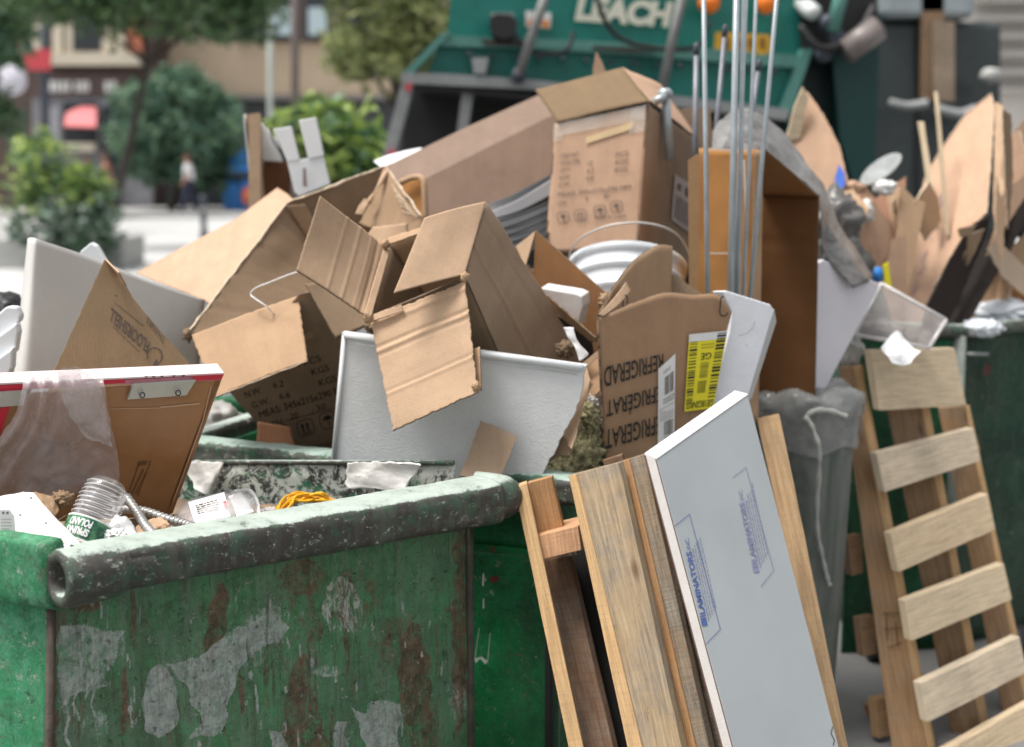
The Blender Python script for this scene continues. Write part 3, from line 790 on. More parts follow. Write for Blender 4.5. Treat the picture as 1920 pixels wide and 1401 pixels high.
tpoly('sill', [(752, 136), (830, 138), (1000, 150), (1200, 172), (1480, 205), (1476, 226), (1200, 192), (1000, 168), (752, 156)], dusty, -.03, .12)
tpoly('side_rail', [(828, 62), (845, 62), (772, 140), (752, 140)], tealp, -.02, .12)
tpoly('side_rail', [(1505, 92), (1524, 92), (1482, 218), (1462, 210)], tealp, -.02, .12)
tpoly('side_frame', [(752, 156), (776, 156), (738, 300), (738, 700), (706, 700), (716, 300)], dusty, -.02, .15)
tpoly('side_frame', [(1476, 226), (1500, 226), (1500, 700), (1470, 700)], tealk, -.02, .15)
tpoly('hopper_back', [(760, 150), (1500, 200), (1500, 760), (740, 760)], BLACK, .9, .1)
tpoly('hopper_top', [(770, 157), (1476, 226), (1476, 232), (770, 164)], BLACK, 0, 1.0)
tpoly('hopper_lip', [(706, 640), (1500, 620), (1500, 860), (706, 900)], dusty, .1, .5)
tpoly('hopper_strut', [(868, 160), (890, 160), (868, 300), (850, 300)], dusty, .05, .06)
tpoly('red_marker', [(728, 282), (742, 282), (740, 300), (727, 300)], red, -.04, .02)
tpoly('red_marker', [(762, 157), (772, 157), (770, 170), (760, 170)], red, -.04, .02)
for a, b, r in (((1040, -60), (972, 142), .027), ((1290, -60), (1240, 172), .026)):
    tube('hydraulic_ram', [TP(*a, -.12), TP(*b, -.12)], r, plain('dark_dusty_steel', (.20, .20, .195), .5, .3, 6), truck, straight=True, seg=12)
    lathe('ram_end', TP(*b, -.14), (0, 1, 0), [(.04, 0), (.04, .1)], dark_metal, truck, 14)
tpoly('work_light', [(918, 34), (930, 26), (958, 28), (970, 40), (966, 66), (944, 74), (922, 64)], BLACK, -.14, .14)
tpoly('light_bracket', [(920, 24), (964, 24), (964, 34), (920, 34)], dusty, -.1, .2)
tpoly('light_bracket', [(884, 108), (916, 108), (910, 138), (888, 138)], dusty, -.04, .08)
tpoly('light_bracket', [(918, 50), (968, 50), (960, 76), (926, 76)], BLACK, -.04, .12)
stk_ = tpoly('warning_sticker', [(985, 20), (1034, 24), (1032, 54), (986, 50)], PAPER, .1, .01)
tpoly('orange_print', [(990, 36), (1006, 37), (1006, 50), (990, 49)], plain('orange_print', (.75, .25, .05)), .09, .005, stk_)
tpoly('orange_print', [(1016, 38), (1030, 39), (1029, 52), (1016, 51)], plain('orange_print_b', (.75, .25, .05)), .09, .005, stk_)
amber = plain('amber_lens', (.95, .22, .02), .3, .05)
for x in (1332, 1441): lathe('amber_light', TP(x, 4, -.06), (0, 1, 0), [(.04, 0), (.06, .03), (.06, .1)], amber, truck, 18)
sg = tpoly('yellow_sign', [(1342, 60), (1444, 66), (1446, 108), (1340, 96)], plain('amber_yellow', (.75, .42, .03), .5, .05), .0, .03)
for x in (1356, 1378, 1402, 1424): tpoly('sign_print', [(x, 70), (x + 12, 71), (x + 12, 92), (x, 90)], plain('brown_print', (.25, .12, .02)), -.008, .004, sg)
q = [TP(1076, 40, .09), TP(1252, 52, .09), TP(1262, 4, .09), TP(1086, -8, .09)]
lettering('raised_lettering', 'LEACH', q, plain('cream_lettering', (.72, .70, .58), .6, .06), truck, bold=.06, off=.01)
for x in range(880, 1500, 44): lathe('rivet', TP(x, 108 + (x - 1000) * .055, -.0), (0, 1, 0), [(.014, 0), (.014, .03)], dark_metal, truck, 8)
tube('hose', [TP(1110, -60, -.1), TP(1130, 30, -.12), TP(1180, 80, -.1), TP(1300, 90, -.1), TP(1330, 40, -.08)], .014, BLACK, truck)
tube('hose', [TP(960, 60, -.1), TP(1000, 100, -.12), TP(1060, 95, -.1), TP(1075, 60, -.05)], .012, BLACK, truck)
tpoly('grime_patch', [(1110, 86), (1190, 90), (1230, 97), (1180, 98), (1115, 93)], plain('brown_grime', (.06, .045, .04), .9, .4, 6), -.012, .01)
tpoly('grime_patch', [(900, 74), (985, 78), (980, 86), (910, 84)], plain('brown_grime_b', (.08, .06, .055), .9, .4, 6), -.012, .01)
# body behind, wheels
def tb(o0, x0, x1, z0, z1, L, name, mat, parent=truck):
    a = TP(x0, 300, o0); b = TP(x1, 300, o0); n_ = Vector((0, L, 0))
    a.z = b.z = z0
    c = [a, b, b + n_, a + n_]
    return box8(name, c + [v + Vector((0, 0, z1 - z0)) for v in c], mat, parent, .03)
tb(1.3, 860, 1500, .9, 3.5, 5.5, 'body', teal)
tb(7.0, 900, 1450, .5, 3.0, 1.6, 'cab', tealk)
for o_ in (2.4, 3.6, 7.6):
    for x in (800, 1400):
        c = TP(x, 300, o_); c.z = .5
        w_ = lathe('wheel', c, (1, 0, 0), [(.2, -.15), (.5, -.14), (.52, -.1), (.52, .1), (.5, .14), (.2, .15)], BLACK, truck, 24)
        lathe('rim', c, (1, 0, 0), [(.05, -.17), (.2, -.16), (.2, .16), (.05, .17)], dusty, w_, 16)
# right side gear of the truck
tpoly('side_panel', [(1560, 90), (1650, 60), (1640, 330), (1600, 345), (1575, 260)], tealk, .1, .4)
tpoly('side_panel', [(1515, 92), (1560, 60), (1580, 260), (1560, 420), (1490, 420), (1500, 200)], plain('near_black_teal', (.006, .02, .02), .5, .3), .25, .4)
tpoly('gear_housing', [(1500, -60), (1640, -60), (1650, 60), (1580, 100), (1505, 92)], BLACK, .05, .3)
lathe('side_lamp', TP(1530, 26, -.08), (-.3, 1, .4), [(.02, 0), (.045, .02), (.05, .1), (.03, .24)], plain('pale_lamp', (.6, .62, .62), .4), truck, 16)
tube('side_ram', [TP(1585, 98, -.12), TP(1645, 52, -.12)], .075, plain('grey_brown_ram', (.22, .19, .18), .4, .2), truck, straight=True, seg=14)
tube('side_ram', [TP(1560, 60, -.1), TP(1590, -60, -.1)], .04, tealp, truck, straight=True, seg=10)
tube('hose', [TP(1500, 50, -.1), TP(1540, 90, -.15), TP(1600, 70, -.1), TP(1640, 10, 0)], .022, BLACK, truck)
for x, y in ((1548, 100), (1572, 70), (1555, 42)): lathe('joint', TP(x, y, -.12), (0, 1, 0), [(.03, 0), (.05, .02), (.05, .08)], dark_metal, truck, 12)
# second vehicle at the right: dark grey trailer
tr_ = thing('dark_trailer', 'dark grey trailer behind the cardboard bundle at right', 'trailer', (4, 11, 0))
gt = plain('dark_grey_trailer_paint', (.05, .062, .062), .3, .25, .9)
pbox('body', 1625, 40, 1880, 640, 11, 3, gt, tr_, .05)
pbox('roof_edge', 1655, -60, 1830, 34, 10.9, 3, plain('pale_blue_grey', (.36, .40, .42), .5, .1), tr_, .05)
pbox('door_seam', 1718, 60, 1724, 600, 10.96, .03, BLACK, tr_)
pbox('painted_reflection', 1728, -40, 1770, 185, 10.9, .08, plain('brown_reflection', (.27, .17, .10), .6, .3, 3), tr_)  # brown strips stand in for a reflection in the trailer side
pbox('painted_reflection', 1752, 40, 1790, 190, 10.85, .04, plain('grey_brown_reflection', (.33, .25, .18), .6, .3, 3), tr_)
tube('pipe', [P(1668, 193, 10.7), P(1700, 200, 10.7), P(1740, 194, 10.7)], .035, dusty, tr_)
tube('pipe', [P(1755, 205, 10.7), P(1800, 215, 10.7), P(1830, 205, 10.7)], .04, dusty, tr_)
lump('mirror', P(1858, 142, 10.6), (.08, .06, .06), plain('dull_mirror', (.4, .4, .38)), .1, 2, 3, tr_)
tag(pbox('wheel_guard', 1650, 620, 1870, 650, 10.9, .6, BLACK, tr_), None)

# ================================================================== FRONT DUMPSTER
GRN = (.018, .145, .055)
paintF = dumpster_paint('worn_green_paint_front', (.06, .25, .09), dirt=.42, chips=.5, attr=True, pale=.35)
paintL = dumpster_paint('bright_worn_green_paint', (.03, .27, .11), dirt=.15, chips=.9, pale=.7, rust=1.0)
paintR = dumpster_paint('black_green_worn_rim', (.02, .05, .03), dirt=.9, chips=1.0, pale=.5, rust=.1, gloss=.35)
paintG = dumpster_paint('clean_green_paint', (.006, .19, .055), dirt=.12, chips=.25, pale=.08, rust=.35, gloss=.3)
A_ = P(135, 1062, 2.27); B_ = P(938, 922, 2.93)
ab = (B_ - A_); abn = ab.normalized()
Cc = P(345, 872, 3.27); bc = Cc - B_
D_ = A_ + bc * 1.0
out_ = Vector((abn.y, -abn.x, 0)).normalized()          # outward (towards the camera)
d1 = thing('dumpster', 'worn green steel dumpster in front with grey graffiti and a peeling rim', 'dumpster', (A_.x, A_.y + .4, 0))
def wallq(a, b, z0): return [Vector((a.x, a.y, z0)), Vector((b.x, b.y, z0)), b, a]
# front panel with a painted mask
x0_, x1_ = 95, 882
fo = -out_ * .045
plF = Plane((0, 0, 1), (1, 0, 1), (0, 1, 1))
plF.o = A_ + fo; plF.n = out_.cross(Vector((0, 0, 0)) + abn).cross(abn) if False else Vector((out_.x, out_.y, .0)).normalized()
TL = plF.at(94, 1128); TR = plF.at(881, 966); BL = plF.at(90, 1401); BR = plF.at(884, 1401)
bz = .14
def down(p, q_): d = q_ - p; return p + d * ((bz - p.z) / d.z)
FL, FR = down(TL, BL), down(TR, BR)
NU, NV = 360, 330
fp = patch('front_panel', [FL, FR, TR + Vector((0, 0, .03)), TL + Vector((0, 0, .03))], paintF, .006, (NU, NV), .003, parent=d1, creases=[('u', .5, .003, .12), ('v', .8, -.004, .06)])
def inpoly(x, y, poly):
    c = np.zeros(x.shape, bool); n = len(poly)
    for i in range(n):
        xa, ya = poly[i]; xb, yb = poly[i - 1]
        with np.errstate(divide='ignore', invalid='ignore'):
            c ^= ((ya > y) != (yb > y)) & (x < (xb - xa) * (y - ya) / (yb - ya + 1e-9) + xa)
    return c
def paint_panel(o):
    me = o.data; n = len(me.vertices); co = np.empty(n * 3); me.vertices.foreach_get('co', co); co = co.reshape(-1, 3)
    rl = np.array(rootloc(o)); d = co + rl - np.array([0, 0, CAMZ])
    z = d[:, 1] * CP - d[:, 2] * SP; yy = d[:, 1] * SP + d[:, 2] * CP
    x = 960 + FP * d[:, 0] / z; y = 700.5 - FP * yy / z
    rs = np.random.RandomState(3)
    wx = x + 3 * np.sin(y * .11 + 1) + 2 * np.sin(x * .17 + y * .05); wy = y + 3 * np.sin(x * .09) + 2 * np.sin(y * .2 + x * .03)
    R = np.zeros(n); Gm = np.zeros(n); B = np.zeros(n)
    def poly(p, v=.8, ch=R): ch[inpoly(wx, wy, p)] = np.maximum(ch[inpoly(wx, wy, p)], v)
    def ell(cx, cy, rx, ry, v, ch, soft=1.0, ang=0.0):
        c, s = math.cos(ang), math.sin(ang); a = ((wx - cx) * c + (wy - cy) * s) / rx; b = (-(wx - cx) * s + (wy - cy) * c) / ry
        r = np.sqrt(a * a + b * b); m = np.clip((1 - r) / .25 * soft, 0, 1) * v
        np.maximum(ch, m, out=ch)
    poly([(112, 1168), (232, 1184), (197, 1283), (169, 1298), (114, 1310), (104, 1228)], .62)
    for cx, y1, wd in ((127, 1500, 3.5), (143, 1352, 3), (176, 1342, 3), (160, 1316, 3), (119, 1335, 4)): poly([(cx - wd, 1280), (cx + wd, 1280), (cx + wd * .6, y1), (cx - wd * .6, y1)], .9)
    ell(300, 1318, 36, 72, .95, R, 3)
    poly([(307, 1247), (366, 1235), (444, 1176), (520, 1150), (540, 1175), (523, 1204), (464, 1227), (432, 1314), (421, 1373), (354, 1385), (377, 1357), (346, 1286), (326, 1255)], .72)
    ell(495, 1165, 60, 26, .55, R, 1.5, -.4)
    poly([(507, 1373), (535, 1373), (537, 1500), (505, 1500)], .8); poly([(693, 1318), (752, 1316), (742, 1500), (688, 1500), (680, 1366)], .95)
    poly([(626, 1355), (650, 1358), (648, 1500), (622, 1500)], .9); poly([(662, 1328), (690, 1334), (690, 1372), (660, 1345)], .8)
    poly([(772, 1250), (800, 1400), (760, 1500), (740, 1500)], .3)
    ell(555, 1320, 24, 110, .75, Gm, 1.5, .12); ell(590, 1400, 30, 70, .8, Gm, 1.5); ell(780, 1290, 34, 150, .8, Gm, 1.2, -.08); ell(745, 1200, 60, 60, .5, Gm, 1)
    ell(405, 1165, 22, 85, .85, Gm, 1.5, .15); ell(565, 1085, 55, 40, .7, Gm, 1.3); ell(160, 1130, 35, 26, .8, Gm, 1.3); ell(100, 1260, 9, 200, .9, Gm, 1.5); ell(862, 1180, 16, 240, .8, Gm, 1.2)
    ell(665, 1120, 50, 70, .55, Gm, 1); ell(580, 1180, 30, 40, .6, Gm, 1)
    st = 1.0 
    ell(640, 1135, 42, 62, .8, B, 1.2); ell(665, 1150, 24, 40, .8, B, 1.2); ell(745, 1365, 20, 60, .55, B, 1)
    B *= .8
    wx, wy = x + 1.2 * np.sin(y * .07) + 1.5 * np.sin(y * .023 + x * .01), y
    for _ in range(95):
        cx = rs.uniform(95, 880); cy = rs.uniform(1080, 1420); L_ = rs.uniform(15, 120); wd_ = rs.uniform(1.2, 4.5)
        k_ = rs.randint(8); ch = (Gm, Gm, Gm, Gm, Gm, R, R, B)[k_]; L_ = L_ * (1 if k_ < 5 else .35); ell(cx, cy, wd_ * (1.6 if k_ < 5 else .8), L_, rs.uniform(.35, .85), ch, 1.0)
    for _ in range(22):
        ell(rs.uniform(120, 870), rs.uniform(1120, 1400), rs.uniform(15, 45), rs.uniform(12, 40), rs.uniform(.25, .5), (Gm, R)[rs.randint(2)], .8)
    for _ in range(60):
        cx = rs.uniform(100, 880); cy = rs.uniform(1130, 1400); ell(cx, cy, rs.uniform(1.5, 5), rs.uniform(2, 22), rs.uniform(.5, .9), B if rs.rand() < .6 else R, 2)
    a = me.color_attributes.new('paint', 'FLOAT_COLOR', 'POINT')
    buf = np.stack([R, Gm, B, np.ones(n)], 1).astype(np.float32)
    a.data.foreach_set('color', buf.ravel())
paint_panel(fp)
# right edge flange, left end wall, inner walls, back wall
el = bc.copy(); el.z = 0; el.normalize()
Tz = Vector((0, 0, .03))
patch('left_wall', [FL + el * .9, FL, TL + Tz, TL + Tz + el * .9], paintL, .006, (60, 40), .004, parent=d1)
patch('right_wall', [FR, FR + el * .8, TR + el * .8 + Tz, TR + Tz], paintG, .006, (20, 20), .003, parent=d1)
tube('corner_bead', [FL + out_ * .004, TL + out_ * .004 + Vector((0, 0, -.01))], .008, plain('rust_brown_edge', (.07, .05, .04), .8, .4, 20, bump=.004), d1, straight=True)
tube('corner_bead', [FR + out_ * .003 - abn * .004, TR + out_ * .003 - abn * .004], .008, plain('dark_rusty_edge', (.07, .06, .045), .8, .4, 20, bump=.004), d1, straight=True)
box8('floor_plate', [FL, FR, FR + el * .8, FL + el * .8, FL + Tz, FR + Tz, FR + el * .8 + Tz, FL + el * .8 + Tz], paintG, d1)
# rim swept along AB: lumpy rounded channel
def sweep(name, a, b, prof, mat, parent, n=60, amp=.002, up=Vector((0, 0, 1)), nout=None, hollow=False, sc=(1, 1)):
    a, b = Vector(a), Vector(b); d = (b - a).normalized(); o_ = nout.normalized(); u_ = o_.cross(d); u_ = u_ if u_.z > 0 else -u_
    P3 = cat([Vector((x, y, 0)) for x, y in prof], 4, True); k = len(P3); V = []; F = []
    for i in range(n + 1):
        c = a.lerp(b, i / n)
        ks = sc[0] + (sc[1] - sc[0]) * i / n
        for j, p in enumerate([p_ * ks for p_ in P3]):
            q_ = c + o_ * p.x + u_ * p.y
            V.append(q_ + (o_ * p.x + u_ * p.y).normalized() * amp * (nz(q_.x * 14, q_.y * 14, j * .35) + .6 * nz(q_.x * 50, q_.y * 50, q_.z * 50)) * 1.5)
    for i in range(n):
        for j in range(k):
            j2 = (j + 1) % k; F.append([i * k + j, i * k + j2, (i + 1) * k + j2, (i + 1) * k + j])
    F.append(list(range(k))[::-1]); F.append([n * k + j for j in range(k)])
    return build(name, V, F, mat, None, None, parent, smooth=True)
rimprof = [(.038, -.045), (.043, -.015), (.041, .010), (.031, .023), (.0, .028), (-.036, .029), (-.038, .022), (-.03, .01), (-.03, -.045), (.0, -.057)]
def rimmat(name, top, side):
    """Paint worn pale on the faces people drag things over (upper faces), black-brown grime elsewhere."""
    m = M(name); ob = m.tc.outputs['Object']; g = m.n('NewGeometry'); z = m.n('SeparateXYZ', {0: g.outputs['Normal']}).outputs[2]
    a = m.noise(ob, 14, 11, .82, .2); b = m.noise(m.map(ob, (1, 1, 1.8)), 42, 11, .88, .2); s = m.noise(m.map(ob, (30, 30, 4)), 1.0, 6, .7)
    side_ = m.mix(m.ramp(a, .44, .51), side, (.055, .049, .043)); side_ = m.mix(m.ramp(s, .5, .62, 0, .55), side_, (.11, .12, .09))
    side_ = m.mix(m.ramp(b, .575, .59, 0, .95), side_, (.55, .56, .50))
    side_ = m.mix(m.ramp(m.noise(m.map(ob, (1, 1, 1), (4, 4, 4)), 11, 8, .8, 1), .6, .64, 0, .8), side_, (.015, .015, .013))
    top_ = m.mix(m.ramp(a, .35, .65), top, tuple(min(1, x * 1.35 + .08) for x in top)); top_ = m.mix(m.ramp(b, .6, .66, 0, .7), top_, (.06, .08, .06))
    c = m.mix(m.ramp(m.math('ADD', z, m.math('MULTIPLY', m.math('ADD', a, b), .9)), 1.70, 1.80), side_, top_)
    return m.out(c, .42, m.bump(m.math('ADD', a, m.math('MULTIPLY', b, .8)), .8, .003), Specular_IOR_Level=.4)
RIM = rimmat('rim_worn_paint', (.33, .39, .345), (.05, .10, .065))
sweep('rim', A_ + abn * .015, B_ - abn * .03, rimprof, RIM, d1, 160, .0011, nout=out_, sc=(.95, 1.12))
# rounded right end of the rim turning into the end rim
tube('rim_corner', [B_ - abn * .04 + Vector((0, 0, -.014)), B_ + abn * .005 + Vector((0, 0, -.013)), B_ + abn * .016 + el * .03 + Vector((0, 0, -.012)), B_ + abn * .010 + el * .07 + Vector((0, 0, -.01))], .046, RIM, d1, 16, 6)
endn = abn.copy(); endn.z = 0
# pipe end (hollow) at A
PA = P(112, 1086, 2.235)
lathe('pipe_end', PA, abn, [(.029, .16), (.029, .0), (.034, -.006), (.046, -.004), (.049, .004), (.049, .05), (.047, .09), (.04, .11)], RIM, d1, 40, caps=False)
lathe('pipe_plug', PA + abn * .08, abn, [(.0001, 0), (.029, .001)], plain('rusty_pipe_inside', (.13, .08, .065), .9, .4, 30, bump=.005), d1, 24, caps=False)
# left band that wraps around the pipe
bandp = [(.012, -.062), (.014, .0), (.012, .045), (-.0, .052), (-.02, .05), (-.02, -.062)]
LN = Vector((-abn.x, -abn.y, 0)).normalized()
sweep('end_band', PA + el * .038 + Vector((0, 0, .005)) + abn * .02, PA + el * .9 + abn * .02, bandp, dumpster_paint('bright_green_band', (.03, .25, .10), dirt=.3, chips=1, pale=.7, rust=.9), d1, 60, .001, nout=LN)
# inner end wall (peeling white) as seen over the rim
io = Vector((-endn.x, -endn.y, 0)).normalized() * .03
dz = Vector((0, 0, -.012))
W0 = TR - abn * .03
Pi = Plane((0, 0, 1), (1, 0, 1), (0, 1, 1)); Pi.o = W0; nW = Vector((-el.y, el.x, 0)).normalized(); nW = nW if nW.dot(abn) < 0 else -nW; Pi.n = nW; ia = Pi.at(240, 869); ib = Vector((W0.x, W0.y, Pi.at(876, 873).z)) + el * .012
patch('inner_wall', [Vector((ia.x, ia.y, .3)), Vector((ib.x, ib.y, .3)), ib, ia], peeled('peeling_white_paint'), .004, (40, 20), .004, parent=d1)
tube('wall_lip', [ia + Vector((0, 0, .003)), ib + Vector((0, 0, .003))], .0055, RIM, d1, straight=True, seg=10)
plast = plain('plaster_white', (.66, .645, .62), .85, .12, 14, bump=.003)
def Pin(px, py, o=0.0):
    pl_ = Plane((0, 0, 1), (1, 0, 1), (0, 1, 1)); pl_.o = W0; pl_.n = nW; return pl_.at(px, py, .004 + o)
for lab, rows in (('white plaster crust on the inner dumpster wall behind the clear food box', [[(352, 868), (372, 864), (395, 866), (418, 868)], [(350, 888), (375, 886), (398, 884), (412, 882)], [(362, 905), (378, 912), (396, 908), (404, 905)], [(372, 918), (384, 928), (395, 926), (402, 915)]]),
                  ('crumpled white plastic draped over the far rim near its right end', [[(648, 868), (690, 866), (740, 868), (790, 872)], [(650, 888), (685, 884), (735, 882), (782, 886)], [(650, 905), (672, 896), (720, 906), (765, 905)], [(652, 915), (690, 915), (725, 920), (758, 915)]])):
    o = surf('plaster_scrap' if 'crust' in lab else 'plastic_scrap', [[Pin(x, y, .012 + .012 * random.random()) for x, y in r] for r in rows], plast, .004, 9, .0026, 18, ridge=True, jag=.006)
    tag(o, lab, 'plaster' if 'crust' in lab else 'plastic scrap')
# contents floor of the front dumpster
fl_ = [P(-260, 1060, 2.75), P(40, 1055, 2.4), P(560, 985, 2.8), P(420, 930, 3.1)]
for k, (dx, dy) in enumerate(((0, 0), (60, -14), (-40, -20))):
    o = patch('cardboard_sheet', [P(-200 + dx, 1075 + dy, 2.6), P(170 + dx, 1052 + dy, 2.38), P(620 + dx * .3, 980 + dy, 2.75), P(330 + dx, 950 + dy, 3.1)], (CB['tan'], CB['inner'], CB['dark'])[k], .004, (20, 20), .008, parent=None, edge=EDGE, jag=.01)
    tag(o, ('tan cardboard sheet lying lowest in the front dumpster', 'brown cardboard sheet lying in the front dumpster under the bottle', 'dark cardboard sheet lying topmost of three under the door panel')[k], 'cardboard')

# ================================================================== SECOND DUMPSTER (holds the pile)
F1 = P(345, 840, 3.42); F2 = P(1195, 928, 3.02)
d2 = thing('dumpster', 'bright green dumpster behind the front one, carrying the pile of boxes', 'dumpster', (.0, 3.6, 0))
f12 = (F2 - F1).normalized(); o2 = Vector((f12.y, -f12.x, 0)).normalized(); b2 = -o2
sweep('rim', F1, F2, [(.035, -.03), (.038, .0), (.03, .025), (-.02, .03), (-.03, .0), (-.03, -.03)], rimmat('rim_paint_second', (.27, .36, .31), (.02, .09, .045)), d2, 60, .002, nout=o2)
sweep('end_rim', F1, F1 + b2 * 1.0, [(.035, -.03), (.038, .0), (.03, .025), (-.02, .03), (-.03, .0), (-.03, -.03)], RIM, d2, 30, .002, nout=-f12)
sweep('end_rim', F2, F2 + b2 * 1.0, [(.035, -.03), (.038, .0), (.03, .025), (-.02, .03), (-.03, .0), (-.03, -.03)], RIM, d2, 30, .002, nout=f12)
p2 = Plane((0, 0, 1), (1, 0, 1), (0, 1, 1)); p2.o = F1 - o2 * .02; p2.n = o2
PR = p2.at(1037, 1000); PRb = p2.at(1037, 1401)
Lp = Vector((F1.x + .05, 0, 0)); 
tl2 = F1 - o2 * .02 + f12 * .05; tr2 = Vector((PR.x, PR.y, tl2.z + (F2.z - F1.z)))
def wz(p, z): return Vector((p.x, p.y, z))
zs = p2.at(960, 1036).z
patch('upper_panel', [wz(tl2, zs + .012), wz(tr2, zs + .012), tr2 + o2 * .0, tl2], paintG, .006, (30, 8), .002, parent=d2)
patch('front_panel', [wz(tl2, .12) + o2 * .012, wz(tr2, .12) + o2 * .012, wz(tr2, zs) + o2 * .012, wz(tl2, zs) + o2 * .012], paintG, .006, (60, 50), .004, parent=d2, creases=[('u', .93, .003, .02)])
patch('end_wall', [wz(tr2, .12), wz(tr2, .12) + b2 * .95, tr2 + b2 * .95, tr2], paintG, .006, (10, 10), .002, parent=d2)
patch('end_wall', [wz(tl2, .12) + b2 * .95, wz(tl2, .12), tl2, tl2 + b2 * .95], paintG, .006, (10, 10), .002, parent=d2)
patch('back_wall', [wz(tr2, .12) + b2 * .95, wz(tl2, .12) + b2 * .95, tl2 + b2 * .95, tr2 + b2 * .95], paintG, .006, (10, 10), .002, parent=d2)
tube('corner_post', [wz(tr2, .05) + o2 * .02, tr2 + o2 * .02 + Vector((0, 0, -.09))], .011, plain('black_worn_steel', (.02, .022, .02), .6, .4, 30, bump=.003), d2, straight=True, seg=10)
tube('hinge_pin', [p2.at(985, 1052, .03), p2.at(1008, 1054, .03)], .008, plain('green_steel_pin', (.03, .12, .06), .4), d2, straight=True)
rub = plain('black_rubber', (.012, .012, .012), .8, .3, 4)
tube('support_bar', [p2.at(1052, 1120, -.05), p2.at(1040, 1500, -.05)], .007, plain('grey_steel_bar', (.2, .2, .2), .5), d2, straight=True)
# scratches on the clean panel
sq = [p2.at(x, y, .022) for x, y in ((880, 1240), (960, 1240), (960, 1060), (880, 1060))]
marks('paint_scratch', sq, [[(.12, .03), (.20, .04), (.30, .05), (.42, .01), (.44, .0), (.38, -.03), (.26, .03), (.16, -.02)], [(.13, .03), (.145, .03), (.24, .35), (.23, .35)], [(.43, .0), (.445, .0), (.5, .3), (.49, .3)], [(.32, .55), (.36, .56), (.35, .66), (.33, .66)], [(.30, .8), (.34, .78), (.36, .9), (.33, .93)], [(.36, .84), (.4, .84), (.39, .88)], [(.5, .72), (.52, .70), (.51, .76)], [(.55, .7), (.57, .68), (.56, .76)]], plain('scratch_white', (.5, .55, .5), .6), d2)
marks('rust_patch', sq, [[(.47, .84), (.6, .82), (.72, .86), (.66, .89), (.5, .88)], [(.5, 1.15), (.6, 1.12), (.58, 1.2), (.52, 1.2)]], plain('red_primer', (.12, .02, .015), .7), d2)

# ================================================================== THIRD DUMPSTER (behind the right pallet)
d3 = thing('dumpster', 'dark green dumpster behind the leaning slatted pallet at right', 'dumpster', (1.5, 4.9, 0))
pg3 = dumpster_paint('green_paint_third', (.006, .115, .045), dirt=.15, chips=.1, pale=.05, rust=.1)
pd3 = dumpster_paint('shaded_green_paint_third', (.008, .06, .032), dirt=.3, chips=.1, pale=.1, rust=.2)  # darker copy of the same green, shade of these faces put into the paint
q0 = P(1600, 615, 4.55); q1 = P(1800, 622, 4.6); q2 = P(2150, 590, 5.1)
bk = Vector((.15, 1.2, 0))
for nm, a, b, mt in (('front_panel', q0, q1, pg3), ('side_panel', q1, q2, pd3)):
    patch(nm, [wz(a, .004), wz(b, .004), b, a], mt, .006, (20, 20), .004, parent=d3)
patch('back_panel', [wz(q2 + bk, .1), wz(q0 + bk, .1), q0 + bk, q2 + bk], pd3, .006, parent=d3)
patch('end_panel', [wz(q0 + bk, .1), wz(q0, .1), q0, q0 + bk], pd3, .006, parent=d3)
tube('rim', [q0, q1, q2], .025, rimmat('rim_paint_third', (.30, .35, .32), (.05, .10, .07)), d3, straight=True, seg=12)
tube('corner_post', [wz(q1, .1), q1], .022, plain('pale_worn_post', (.25, .28, .25), .6, .3, 10), d3, straight=True, seg=10)
tube('handle', [P(1815, 664, 4.58), P(1852, 664, 4.62)], .006, dusty, d3)
marks('rust_spot', [P(1830, 705, 4.6), P(1860, 705, 4.64), P(1860, 680, 4.64), P(1830, 680, 4.6)], [[(.2, .1), (.7, .0), (.8, .8), (.4, 1)]], plain('dark_rust', (.08, .03, .02), .8), d3, off=.01)
for x in (1640, 1780, 1900):
    c = P(x, 1285, 4.5); c.z = .06
    wv_ = lathe('wheel', c, (1, 0, 0), [(.02, -.03), (.06, -.03), (.06, .03), (.02, .03)], BLACK, d3, 16)
fourth = thing('dumpster', 'green dumpster end showing low behind the small wad at left of the printed box', 'dumpster', (-1.0, 4.4, 0))
gq = [P(230, 760, 4.3), P(480, 760, 4.3)]
patch('front_panel', [wz(gq[0], .1), wz(gq[1], .1), gq[1], gq[0]], paintG, .006, parent=fourth)
tube('rim', gq, .03, paintL, fourth, straight=True, seg=12)
patch('end_wall', [wz(gq[1], .1), wz(gq[1], .1) + Vector((0, .8, 0)), gq[1] + Vector((0, .8, 0)), gq[1]], paintG, .006, parent=fourth)

# ================================================================== GREY BIN WITH WHITE CORD
bb = Vector((P(1500, 1000, 3.95).x, 3.98, 0))
bin_ = thing('waste_barrel', 'tall grey barrel bin with a clear bag over its top, behind the laminated panel', 'bin', bb)
bm_ = M('grey_green_barrel'); ob_ = bm_.tc.outputs['Object']
s1 = bm_.noise(bm_.map(ob_, (14, 14, 1.6)), 1.0, 7, .7, .8)
c_ = bm_.mix(bm_.ramp(s1, .3, .7), (.06, .07, .062), (.22, .23, .21)); c_ = bm_.mix(bm_.ramp(bm_.noise(ob_, 9, 6, .7), .5, .7, 0, .6), c_, (.08, .14, .10))
bm_.out(c_, .85, bm_.bump(bm_.noise(ob_, 30, 9, .8), .8, .006))
lathe('barrel', bb, (0, 0, 1), [(.105, 0), (.115, .05), (.135, .5), (.150, .93), (.152, .98)], bm_.m, bin_, 40)
bagm = film('clear_grey_film', (.33, .34, .33), .65, .18)
lp = []
